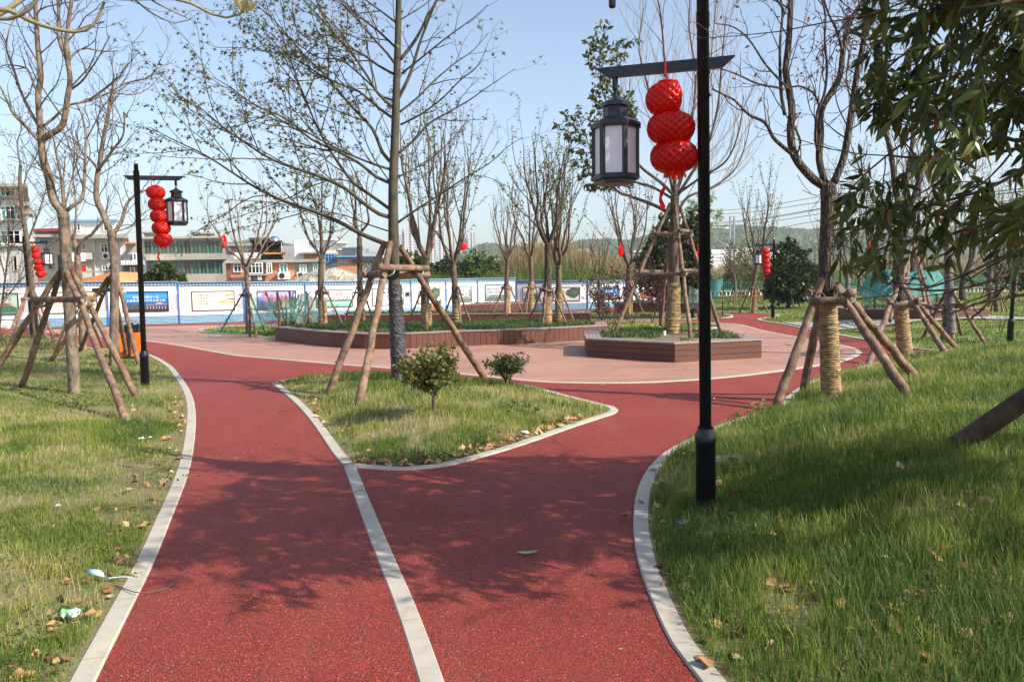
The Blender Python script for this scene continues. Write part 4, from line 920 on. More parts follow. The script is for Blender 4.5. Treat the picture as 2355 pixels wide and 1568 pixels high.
T3 = rich('pale_barked_tree', B3, [(188, 720), (183, 650), (180, 615), (178, 590)], (.10, .08), [
 ([(178, 592), (170, 552), (158, 530), (150, 490), (146, 420), (150, 360)], .065, .014, .1),
 ([(179, 590), (188, 560), (197, 548), (215, 535), (240, 500), (250, 450)], .05, .012, -.2),
 ([(170, 550), (175, 480), (168, 400), (172, 330)], .03, .01, .3), ([(160, 530), (130, 480), (110, 420), (100, 360)], .03, .01, -.2)],
 'short forked tree between the two front pale trees at left', seed=8, TP=TPs)
stakes('stakes bracing the short forked tree at left', B3, P(183, 688, B3[1]), gfeet([(124, 809), (150, 812), (238, 797)]), zat(B3[1], 183, 716), .04)
B4 = G(84, 778)
T4 = rich('plum_tree', B4, [(76, 690), (68, 600), (57, 520), (46, 440), (47, 380)], (.12, .05), [
 ([(62, 560), (85, 500), (100, 455), (118, 400)], .04, .01, .2), ([(56, 520), (38, 480), (25, 440), (5, 420)], .035, .01, -.2),
 ([(50, 450), (62, 400), (78, 370), (95, 330)], .03, .008, .3), ([(47, 380), (40, 330), (50, 290), (42, 250)], .03, .008, 0), ([(66, 590), (40, 570), (15, 560), (-10, 530)], .03, .008, .2), ([(70, 610), (95, 590), (110, 560), (120, 540)], .03, .008, .1)],
 'reddish budding tree at the far left in front of the flats', seed=9, bark=m_bark_grey, TP=[dict(n=5, len=.9, ang=.75, up=.1, r=.012, t0=.1, seg=5, wob=.2, tap=.4, ref=1.4), dict(n=6, len=.35, ang=.6, up=.05, r=.006, seg=3, wob=.2, rmin=.004, leaf=7, ls=.07, droop=-.2)], lf=leafmat('russet_leaves', (.10, .03, .02), (.22, .10, .04)))
stakes('stakes bracing the reddish tree at the far left', B4, P(68, 662, B4[1]), gfeet([(13, 785), (30, 783), (108, 779), (126, 778)]), zat(B4[1], 70, 690), .05)
B4b = G(-8, 800)
rich('purple_plum', B4b, [(2, 720), (12, 640), (20, 560), (18, 480)], (.035, .015), [
 ([(8, 660), (20, 590), (30, 540), (28, 470)], .014, .005, .1), ([(6, 690), (40, 650), (60, 600), (75, 560)], .014, .005, -.1), ([(12, 640), (-5, 560), (0, 480), (5, 420)], .014, .005, .1), ([(5, 700), (20, 680), (50, 640), (85, 620)], .012, .004, .2)],
 'purple leaved young plum at the left edge of the picture', 'tree', seed=12, bark=m_twig_dark, twig=m_twig_dark, TP=[dict(n=7, len=.4, ang=.6, up=.1, r=.006, t0=.1, seg=4, tap=.4, ref=1.0, leaf=22, ls=.055, rmin=.003)], lf=lf_purple)
# ---- branch of a tree outside the frame, crossing the top left corner
B0 = np.array([-6.8, 5.6, 0.1]); rg0 = random.Random(4)
t = thing('overhanging_tree', B0, 'buff overhanging branches across the top left corner', 'tree'); mt = MB(); mtw = MB(); lv = Leaves(2)
lim = [([(-120, 60), (0, 22), (85, 55), (170, 74), (215, 58), (240, 5)], .020, .008), ([(-60, 60), (0, 32), (20, 20), (70, -15)], .02, .016),
       ([(-40, 40), (20, 44), (70, 20), (105, -30)], .014, .010), ([(160, -40), (250, -5), (400, -2), (440, 8), (485, 32), (520, 41), (550, 34), (560, 25)], .014, .007),
       ([(290, -20), (340, 25), (400, 54), (440, 45)], .007, .003), ([(330, -12), (360, 8), (430, 42)], .006, .003), ([(165, 74), (200, 60), (240, 50)], .008, .004)]
for px, r0, r1 in lim:
    c, r = limb(mt, limbs3(px, 5.2, rg0.uniform(-.1, .3)), r0, r1, 8); spawn(c, r, 0, [dict(n=3.5, len=.30, ang=.8, up=-.03, r=.003, seg=4, wob=.25, rmin=.0012, leaf=2, ls=.03)], [mtw], lv, rg0)
hub = P(-60, 10, 5.3)
limb(mt, [B0-[0, 0, .1], B0+[.05, 0, 1.6], hub-[1.9, .1, .9], hub-[1.2, .0, .1], hub], .09, .022, 12)
limb(mt, [hub-[1.2, 0, .1], P(20, -140, 5.2), P(165, -42, 5.2)], .03, .014, 8)
for q in range(5): lv.put(P(556, 25, 5.2), np.array([rg0.uniform(-.6, 1), rg0.uniform(-.3, .3), rg0.uniform(.1, 1)]), .12)
part('trunk', mt, mat('buff_bark', (.16, .135, .07), (.30, .26, .15), sc=8, rough=.8, bump=.3, bsc=40), t, True); part('twigs', mtw, m_twig, t, True); part('foliage', lv.build('simple'), lf_bud, t)

# ---- centre tree on the grass island
zc_ = lambda a: (345+a[0]/2.56, a[1]/2.56)
B5 = G(918, 873)
TP5 = [dict(n=3.8, len=1.5, ang=.60, up=.04, r=.011, t0=.12, seg=8, wob=.12, tap=.55, ref=3.0), dict(n=5.5, len=.40, ang=.65, up=.03, r=.0045, seg=4, wob=.18, rmin=.0016, leaf=13, ls=.078, droop=-.5)]
TP5r = [dict(TP5[0], n=3.0, len=1.0), dict(TP5[1], leaf=4.0, n=4)]
T5 = rich('young_liquidambar', B5, [(912, 760), (906, 640), (905, 540), (904, 430), (908, 330), (911, 230), (914, 130), (917, 0), (918, -140)], (.112, .036), [
 ([(1400, 1440), (1250, 1380), (1100, 1300), (950, 1240), (800, 1190), (650, 1120), (520, 1040), (400, 960), (280, 890), (150, 830), (0, 750)], .040, .006, .10),
 ([(1430, 1285), (1350, 1260), (1250, 1190), (1150, 1110), (1000, 1040), (850, 990), (700, 930), (560, 840), (420, 740), (300, 640), (160, 560)], .034, .006, -.18),
 ([(1410, 1230), (1300, 1150), (1200, 1080), (1130, 990), (1050, 870), (980, 740), (930, 620), (860, 450), (790, 250), (720, 80)], .028, .006, .25),
 ([(1420, 1080), (1330, 1040), (1230, 960), (1100, 890), (950, 820), (800, 700), (620, 620), (480, 520), (370, 455)], .028, .006, -.05),
 ([(1430, 965), (1370, 900), (1310, 760), (1200, 640), (1130, 560), (1030, 440), (930, 350), (800, 200), (700, 90), (580, 0)], .030, .007, .15),
 ([(1420, 1000), (1300, 960), (1200, 920), (1090, 870), (980, 810), (850, 740), (700, 690), (560, 600)], .022, .005, -.35),
 ([(1435, 700), (1350, 640), (1230, 540), (1150, 510), (1000, 440), (870, 360), (740, 300), (640, 240)], .022, .005, .3),
 ([(1440, 640), (1350, 560), (1280, 450), (1190, 310), (1130, 200), (1020, 80), (940, 0)], .024, .007, -.25),
 ([(1440, 592), (1370, 570), (1300, 500), (1190, 400), (1110, 350), (990, 340), (860, 250), (760, 180)], .018, .005, .1),
 ([(1440, 440), (1350, 390), (1250, 320), (1150, 270), (1050, 160), (960, 60), (900, 0), (850, -60)], .022, .008, .2),
 ([(1450, 390), (1400, 320), (1300, 210), (1200, 90), (1090, -20)], .022, .009, -.3),
 ([(1450, 285), (1350, 190), (1250, 110), (1130, 0), (1080, -60)], .020, .009, .3),
 ([(1450, 135), (1350, 60), (1240, -20)], .018, .010, -.1),
 ([(1410, 1070), (1300, 900), (1250, 760), (1230, 640), (1200, 560)], .012, .004, -.5),
 ([(1400, 1360), (1280, 1320), (1150, 1270), (1000, 1240), (880, 1200)], .012, .004, .5),
 ([(1460, 1310), (1560, 1240), (1700, 1150), (1850, 1050), (2000, 960), (2100, 870), (2190, 810)], .020, .004, -.1, 0, TP5r),
 ([(1465, 1040), (1580, 980), (1720, 880), (1830, 760), (1880, 680)], .015, .004, .2, 0, TP5r),
 ([(1460, 905), (1560, 820), (1640, 730), (1760, 660), (1880, 590), (1980, 520), (2150, 405)], .022, .004, .1, 0, TP5r),
 ([(1475, 735), (1600, 670), (1720, 580), (1830, 470), (1920, 400), (1980, 290)], .018, .005, -.2, 0, TP5r),
 ([(1470, 660), (1570, 580), (1680, 470), (1800, 370), (1900, 300), (1990, 200)], .020, .005, .25, 0, TP5r),
 ([(1462, 580), (1530, 440), (1590, 250), (1640, 120), (1700, -20)], .030, .014, -.05, 0, TP5r),
 ([(1475, 350), (1560, 240), (1620, 130), (1690, 0), (1740, -80)], .030, .016, .15, 0, TP5r),
 ([(1480, 435), (1600, 340), (1750, 220), (1900, 110), (1990, 30)], .017, .005, -.2, 0, TP5r),
 ([(1480, 115), (1600, 40), (1680, -20)], .012, .006, .1, 0, TP5r),
 ([(1470, 240), (1440, 120), (1430, 0)], .012, .006, .4, 0, TP5r)],
 'large spreading young tree with sparse lobed leaves on the grass island', bark=m_bark_green, twig=m_twig_dark, TP=TP5, lf=lf_olive, lk='lobed', seed=21, zf=zc_, brown=.08)
film(P(919, 872, B5[1]), P(908, 655, B5[1]), .126, .104, T5, m_wrap)
mb = MB(); p = P(937, 676, B5[1]-.1)
for k in range(7): a = k*.9; mb.tube([p, p+np.array([.05*math.cos(a), .02*math.sin(a), .05*math.sin(a)-.01])], [.016, .008], 5)
part('binding_knot', mb, m_wrap, T5)
stakes('three stout stakes with a horizontal pole bracing the large centre tree', B5, (*P(903, 552, B5[1])[:2], zat(B5[1], 903, 560)), gfeet([(752, 906), (823, 934), (1118, 868)]), zat(B5[1], 905, 624), .056, tr=.14, over=.28)

# ---- roped tree in the hexagonal planter
B6 = Zp(1546, 768, .36); Y6 = B6[1]
TP6 = [dict(n=3.4, len=1.25, ang=.5, up=.22, r=.011, t0=.1, seg=6, wob=.12, tap=.4, ref=2.2), dict(n=4.6, len=.55, ang=.5, up=.18, r=.005, seg=4, wob=.12, rmin=.0022)]
TP6l = [dict(n=4.4, len=.8, ang=.6, up=.1, r=.010, t0=.25, seg=5, wob=.15, tap=.3, ref=2.2), dict(n=5, len=.40, ang=.6, up=.1, r=.005, seg=3, wob=.15, rmin=.003, leaf=34, ls=.15, droop=-.35)]
T6 = rich('roped_camphor', B6, [(1550, 690), (1549, 600), (1551, 520), (1552, 450)], (.165, .105), [
 ([(1549, 500), (1528, 484), (1495, 468), (1450, 452), (1420, 440), (1390, 400), (1360, 350), (1345, 300)], .05, .010, .25, 0, TP6l),
 ([(1550, 450), (1520, 420), (1470, 380), (1430, 320), (1400, 250), (1380, 180), (1400, 110)], .045, .009, -.15, 0, TP6l),
 ([(1552, 455), (1535, 380), (1515, 300), (1490, 200), (1470, 110), (1480, 20)], .05, .012, .2),
 ([(1552, 450), (1552, 360), (1548, 260), (1530, 150), (1520, 40), (1500, -60)], .05, .012, -.2),
 ([(1553, 450), (1575, 380), (1590, 290), (1600, 180), (1585, 60), (1590, -40)], .05, .012, .15),
 ([(1555, 455), (1590, 400), (1625, 340), (1650, 250), (1660, 140), (1670, 40)], .045, .010, -.1),
 ([(1556, 500), (1580, 455), (1640, 430), (1690, 390), (1715, 330), (1725, 280)], .04, .008, .2),
 ([(1553, 450), (1610, 410), (1670, 370), (1700, 300), (1710, 220)], .035, .008, -.35),
 ([(1551, 460), (1500, 430), (1455, 415), (1425, 370), (1440, 280), (1450, 180)], .035, .008, .45),
 ([(1551, 450), (1560, 330), (1625, 190), (1640, 80), (1650, -30)], .035, .010, .5)],
 'tall pale tree with rope wrapped base in the hexagonal planter', bark=m_bark_grey, twig=m_twig_pale, TP=TP6, lf=lf_mid, seed=33, brown=.12, wide=1.1)
rope(B6-[0, 0, .04], P(1550, 652, Y6), .20, .150, .030, T6)
zf_ = lambda py: zat(Y6, 1550, py)
stakes('tall stakes with two tiers of crossbars around the roped tree in the hexagonal planter', B6, (*P(1551, 470, Y6)[:2], zf_(470)), [Zp(1407, 773, .38), Zp(1588, 779, .38), Zp(1517, 757, .38), Zp(1660, 765, .38)], zf_(627), .045, zc2=zf_(537), tr=.13, over=.1)

# ---- rope wrapped dark tree on the right lawn
z7 = lambda a: (1667.4+a[0]/2.727, a[1]/2.727)
B7 = G(1912, 917)
TP7 = [dict(n=2.2, len=.8, ang=.65, up=.12, r=.010, t0=.15, seg=6, wob=.18, tap=.4, ref=2.0), dict(n=4.0, len=.38, ang=.6, up=.05, r=.0045, seg=4, wob=.18, rmin=.0018, leaf=4.5, ls=.072, droop=-.8)]
TP7b = [dict(n=5.0, len=.8, ang=.6, up=.1, r=.010, t0=.3, seg=5, wob=.18, tap=.3, ref=2.0), dict(n=6.0, len=.30, ang=.6, up=.0, r=.0045, seg=3, wob=.2, rmin=.0018, leaf=26, ls=.060, droop=-.8)]
T7 = rich('rough_barked_tree', B7, [(1908, 780), (1903, 690), (1901, 600), (1905, 500), (1905, 430)], (.115, .100), [
 ([(650, 1180), (560, 1130), (460, 1020), (420, 930), (410, 800), (420, 700), (400, 560), (380, 450), (400, 250), (410, 60), (412, -60)], .062, .036, .05),
 ([(430, 975), (350, 910), (300, 860), (250, 770), (150, 720), (60, 630), (0, 600), (-80, 560)], .030, .010, -.2),
 ([(625, 1140), (590, 1000), (600, 850), (600, 700), (660, 590), (720, 480), (740, 320), (780, 150), (870, 0), (900, -60)], .050, .032, .15),
 ([(590, 960), (568, 880), (580, 700), (620, 600), (640, 440), (625, 250), (630, 100), (600, -20)], .022, .012, -.1),
 ([(680, 1150), (740, 1000), (770, 850), (800, 650), (830, 450), (870, 250), (880, 0), (880, -60)], .052, .034, -.05),
 ([(400, 560), (340, 500), (250, 400), (150, 250), (50, 170), (-60, 150)], .018, .007, .25), ([(375, 560), (300, 545), (200, 525), (80, 470), (0, 440), (-60, 420)], .018, .007, -.15),
 ([(590, 660), (550, 580), (460, 540), (400, 556)], .018, .010, .3), ([(375, 720), (350, 560), (345, 300), (360, 80), (340, -40)], .026, .014, .3),
 ([(740, 330), (700, 190), (650, 90), (620, 0)], .022, .012, -.2), ([(450, 970), (475, 890), (440, 800)], .014, .008, -.3),
 ([(780, 880), (700, 830), (620, 760)], .012, .006, .2), ([(380, 90), (340, 20), (300, -40)], .018, .010, 0),
 ([(800, 650), (760, 500), (780, 350), (740, 230), (760, 100)], .012, .005, .4, 0, TP7b), ([(830, 450), (900, 330), (960, 200), (1000, 100)], .014, .005, .3, 0, TP7b), ([(770, 800), (700, 640), (690, 480), (700, 350)], .010, .004, .6, 0, TP7b),
 ([(410, 60), (300, 0), (200, -20)], .014, .006, .3), ([(590, 900), (560, 720), (570, 560), (540, 450)], .008, .004, .6, 0, TP7b)],
 'dark rough barked tree with rope wrapped foot on the right lawn', bark=m_bark_dark, twig=m_twig_dark, TP=TP7, lf=lf_brown, seed=41, zf=z7, brown=0)
rope(B7-[0, 0, .03], P(1904, 690, B7[1]), .128, .112, .030, T7, n=22)
mb = MB(); p = P(1925, 858, B7[1]-.12)
for k in range(9): a = k*.8; mb.tube([p, p+np.array([.07*math.cos(a), -.02, .045*math.sin(a)-.01])], [.012, .006], 5)
part('rope_knot', mb, m_rope, T7)
stakes('stout stakes lashed with wire around the rough barked tree at right', B7, (*P(1905, 648, B7[1])[:2], zat(B7[1], 1905, 650)), gfeet([(1778, 944), (1846, 905), (2097, 914), (2113, 866)]), zat(B7[1], 1905, 682), .058, tr=.14, over=.14)

# ---- further rope wrapped and film wrapped trees at right
B14 = G(2082, 817)
TPg = [dict(n=3.4, len=1.1, ang=.55, up=.2, r=.012, t0=.1, seg=6, wob=.14, tap=.4, ref=2.2), dict(n=5, len=.45, ang=.5, up=.12, r=.006, seg=4, wob=.14, rmin=.003, leaf=2.5, ls=.06)]
T14 = rich('roped_camphor', B14, [(2070, 700), (2066, 620), (2072, 560), (2082, 500)], (.125, .11), [
 ([(2080, 505), (2060, 440), (2050, 360), (2030, 260), (2040, 150), (2030, 30)], .07, .02, .2), ([(2083, 500), (2110, 430), (2130, 340), (2170, 250), (2190, 140), (2180, 20)], .07, .02, -.1),
 ([(2081, 505), (2085, 420), (2100, 300), (2090, 180), (2110, 60)], .06, .02, .3), ([(2080, 520), (2130, 470), (2200, 420), (2260, 340)], .04, .012, .2), ([(2078, 530), (2030, 480), (1990, 420), (1960, 340)], .04, .012, .1)],
 'rope wrapped tree half hidden behind the hanging leaves at right', bark=m_bark_dark, twig=m_twig, TP=TPg, lf=lf_brown, seed=51, brown=0)
rope(B14-[0, 0, .03], P(2070, 692, B14[1]), .15, .135, .032, T14)
stakes('long stakes around the rope wrapped tree behind the hanging leaves', B14, (*P(2067, 655, B14[1])[:2], zat(B14[1], 2067, 660)), gfeet([(1994, 840), (2182, 821), (2203, 800), (2010, 800)]), zat(B14[1], 2067, 694), .055, tr=.13)
B16 = G(2187, 781)
T16 = rich('film_wrapped_tree', B16, [(2186, 700), (2182, 620), (2180, 581), (2181, 504)], (.105, .065), [
 ([(2180, 585), (2160, 540), (2130, 490), (2100, 430), (2080, 360)], .045, .012, .1), ([(2181, 505), (2185, 430), (2190, 350), (2175, 260)], .05, .014, .2), ([(2181, 520), (2210, 470), (2240, 400), (2250, 320)], .04, .012, -.2), ([(2181, 540), (2150, 480), (2145, 400)], .035, .01, .3)],
 'pale tree bound in mauve grey film on the right lawn', bark=m_bark_pale, twig=m_twig_pale, TP=TPg, lf=lf_bud, seed=52)
film(P(2187, 765, B16[1]), P(2180, 585, B16[1]), .112, .095, T16, m_wrap2)
stakes('stakes around the film wrapped pale tree', B16, (*P(2184, 668, B16[1])[:2], zat(B16[1], 2184, 672)), gfeet([(2120, 778), (2167, 781), (2213, 771), (2270, 791)]), zat(B16[1], 2184, 704), .044)
B15 = P(2099, 722, 30.5); B15[2] = .4
T15 = rich('roped_camphor', B15, [(2098, 650), (2100, 580), (2110, 540)], (.17, .14), [
 ([(2109, 545), (2090, 480), (2070, 400)], .09, .02, .2), ([(2110, 540), (2140, 480), (2160, 400)], .09, .02, -.1), ([(2110, 540), (2115, 450), (2120, 360)], .08, .02, 0)],
 'rope wrapped tree in the far hexagonal planter at right', bark=m_bark_dark, twig=m_twig, TP=TPg, lf=lf_brown, seed=53, brown=0)
rope(B15, P(2098, 642, 30.5), .19, .17, .05, T15)
stakes('stakes around the tree in the far hexagonal planter', B15, P(2100, 560, 30.5), [Zp(2047, 733, .5), Zp(2150, 735, .5), Zp(2135, 722, .5), Zp(2070, 722, .5)], float(P(2100, 642, 30.5)[2]), .05, zc2=float(P(2100, 690, 30.5)[2]))
# ================================================================== EVERGREEN IN FRONT AT RIGHT
rg8 = random.Random(88); B8 = np.array([4.75, 4.25, .32]); t8 = thing('large_leaved_evergreen', B8, 'glossy dark evergreen with long drooping leaves filling the upper right corner', 'tree')
mt8, mtw8, lv8 = MB(), MB(), Leaves(8)
limb(mt8, [B8-[0, 0, .1], B8+[-.03, .02, 1.2], B8+[-.05, 0, 2.4], B8+[0, -.1, 3.8], B8+[.05, -.1, 5.2]], .10, .03, 14)
TP8 = [dict(n=5.4, len=.95, ang=.75, up=.02, r=.010, t0=.22, seg=6, wob=.16, tap=.35, ref=2.0), dict(n=7.5, len=.34, ang=.7, up=.0, r=.0045, seg=4, wob=.2, rmin=.002, leaf=50, ls=.118, droop=-.75)]
for i in range(27):
    a = i*2.399+.3; z = 1.55+2.35*(i/26)**.9; l = (2.9 if z < 3.9 else 2.2)*(.85+.3*rg8.random())
    if math.cos(a) > .3: l *= .6
    p0 = B8+np.array([-.04, 0, z]); d = np.array([math.cos(a), math.sin(a)*.62, .30]); pts = [p0]
    for k in range(1, 7): u = k/6; pts.append(p0+d*l*u+np.array([rg8.gauss(0, .05), rg8.gauss(0, .05), .42*u-(.75*u*u)+rg8.gauss(0, .04)]))
    if pts[-1][0] < 1.95: pts = [q*[1, 1, 1]+[(1.95-pts[-1][0])*(j/6), 0, 0] for j, q in enumerate(pts)]
    c, r = limb(mt8, pts, .026, .006, 8); spawn(c, r, 0, TP8, [mtw8, mtw8], lv8, rg8)
for px in ([(2500, 590), (2355, 575), (2200, 640), (2100, 665), (2010, 640)], [(2500, 640), (2355, 625), (2230, 660), (2120, 668), (2030, 650)], [(2500, 660), (2340, 680), (2240, 700), (2180, 722), (2120, 700)], [(2480, 300), (2300, 420), (2150, 470), (2000, 520), (1930, 545)], [(2500, 120), (2300, 200), (2120, 300), (1990, 400), (1930, 470)], [(2500, 480), (2330, 500), (2180, 540), (2060, 560), (1960, 600)]):
    c, r = limb(mt8, limbs3(px, 4.75, rg8.uniform(-.15, .1)), .014, .004, 7); spawn(c, r, 0, [dict(TP8[0], n=4.2, len=.42), dict(TP8[1], len=.22, leaf=26)], [mtw8, mtw8], lv8, rg8)
V_ = np.array(lv8.P); keep = [i for i in range(len(lv8.P)) if lv8.P[i][0] > 1.98+.42*(lv8.P[i][1]-4.45)-(.14 if lv8.P[i][2] < 2.3 else 0) and 2.5 < lv8.P[i][1] < 6.0 and lv8.P[i][2] > 1.80-.12*max(0, 2.6-lv8.P[i][0]) and lv8.P[i][0]-1.225*lv8.P[i][2] > -2.5 and 4.1 < lv8.P[i][1]+.57*lv8.P[i][2] < 7.7]  # also drops crown leaves by where their shadow lands, shaping the shade below
lv8.P = [lv8.P[i] for i in keep]; lv8.D = [lv8.D[i] for i in keep]; lv8.S = [lv8.S[i] for i in keep]
part('trunk', mt8, m_bark_grey, t8, True); part('twigs', mtw8, m_twig, t8, True); part('foliage', lv8.build('long', .03, .85), lf_ever, t8)
mb = MB(); f = G(2172, 1030); a = B8+[-.1, .1, 1.9]; k = 12
f = f-[0, 0, .05]; mb.tube([f+(a-f)*i/k+np.array([rg8.gauss(0, .008), 0, 0]) for i in range(k+1)], [.072*(1.1-.25*i/k)*(1+rg8.uniform(-.06, .06)) for i in range(k+1)], 14)
tS = thing('tree_stakes', f, 'single thick dark stake leaning out of the right edge of the picture', 'tree stakes', 'timber support stakes around the planted trees')
part('pole', mb, mat('dark_bark_pole', (.055, .035, .026), (.12, .08, .055), sc=9, rough=.9, bump=.6, bsc=40), tS, True)

# ================================================================== SMALLER PLANTED TREES
def vase(base, zf, zt, spread, label, seed, nl=4, tr=.085, lf=lf_light, leaf=18, ls=.10, bark=m_bark_grey, twig=m_twig, ropez=0, name='young_camphor', brown=.15, rbase=1.35, group='young trees planted around the plaza', tn=2.8, dens=.66, crot=0, lk='simple', upr=.22, rmin=.0028, straight=False, film_=0):
    rg = random.Random(seed); base = np.asarray(base, float); t = thing(name, base, label, 'tree', group); mt, mw, lv = MB(), MB(), Leaves(seed)
    H = zt-base[2]; h0 = zf-base[2]; k = base+[rg.gauss(0, .03), rg.gauss(0, .03), h0*.5]; fk = base+[rg.gauss(0, .05), rg.gauss(0, .05), h0]
    limb(mt, [base-[0, 0, .06], k, fk], tr*rbase, tr, 12); mt.tube([fk-[0, 0, tr], fk, fk+[0, 0, tr*.7]], [tr, tr*1.1, tr*.3], 10)
    pr = [dict(n=2.6*dens, len=.32*H, ang=.5, up=upr, r=tr*.16+.003, t0=.08, seg=5, wob=.12, tap=.45, ref=.55*H, rmin=rmin), dict(n=tn*dens, len=.11*H, ang=.5, up=.16, r=.0065, seg=3, wob=.15, rmin=rmin, leaf=leaf, ls=ls, droop=-.3)]
    for i in range(nl):
        a = i*6.283/nl+crot+rg.uniform(-.3, .3); L = (H-h0)*rg.uniform(.85, 1.05); w = spread*rg.uniform(.6, 1.0)
        if straight and i == 0: w = .1
        pts = [fk-[0, 0, .05]]+[fk+np.array([math.cos(a)*w*(1-(1-u)**2)+rg.gauss(0, .05), math.sin(a)*w*(1-(1-u)**2)+rg.gauss(0, .05), L*(u**1.15)]) for u in (.12, .3, .5, .75, 1)]
        c, r = limb(mt, pts, tr*rg.uniform(.5, .7), .009, 7); spawn(c, r, 0, pr, [mw, mw], lv, rg)
    part('trunk', mt, bark, t, True); part('twigs', mw, twig, t, True); fo = lv.build(lk, brown)
    if fo.n: part('foliage', fo, lf, t)
    if ropez: rope(base-[0, 0, .02], base+(fk-base)*(ropez/h0), tr*rbase*1.12, tr*rbase*1.0, .045, t, n=14)
    if film_: film(base, base+(fk-base)*(film_/h0), tr*rbase*1.08, tr*rbase*1.0, t, m_wrap2)
    return t
def zpx(px, py, Y): return float(P(px, py, Y)[2])
def tripod(base, label, za, rad=.62, n=4, rot=.4, r=.028, zc=None, skew=(0, 0), **kw):
    base = np.asarray(base, float); ft = []
    for i in range(n): a = rot+i*6.283/n; q = base+np.array([rad*math.cos(a), rad*math.sin(a), 0]); ft.append(q)
    return stakes(label, base, base+[0, 0, za], ft, base[2]+(zc or za*.86), r, over=.08, tr=.07, **kw)
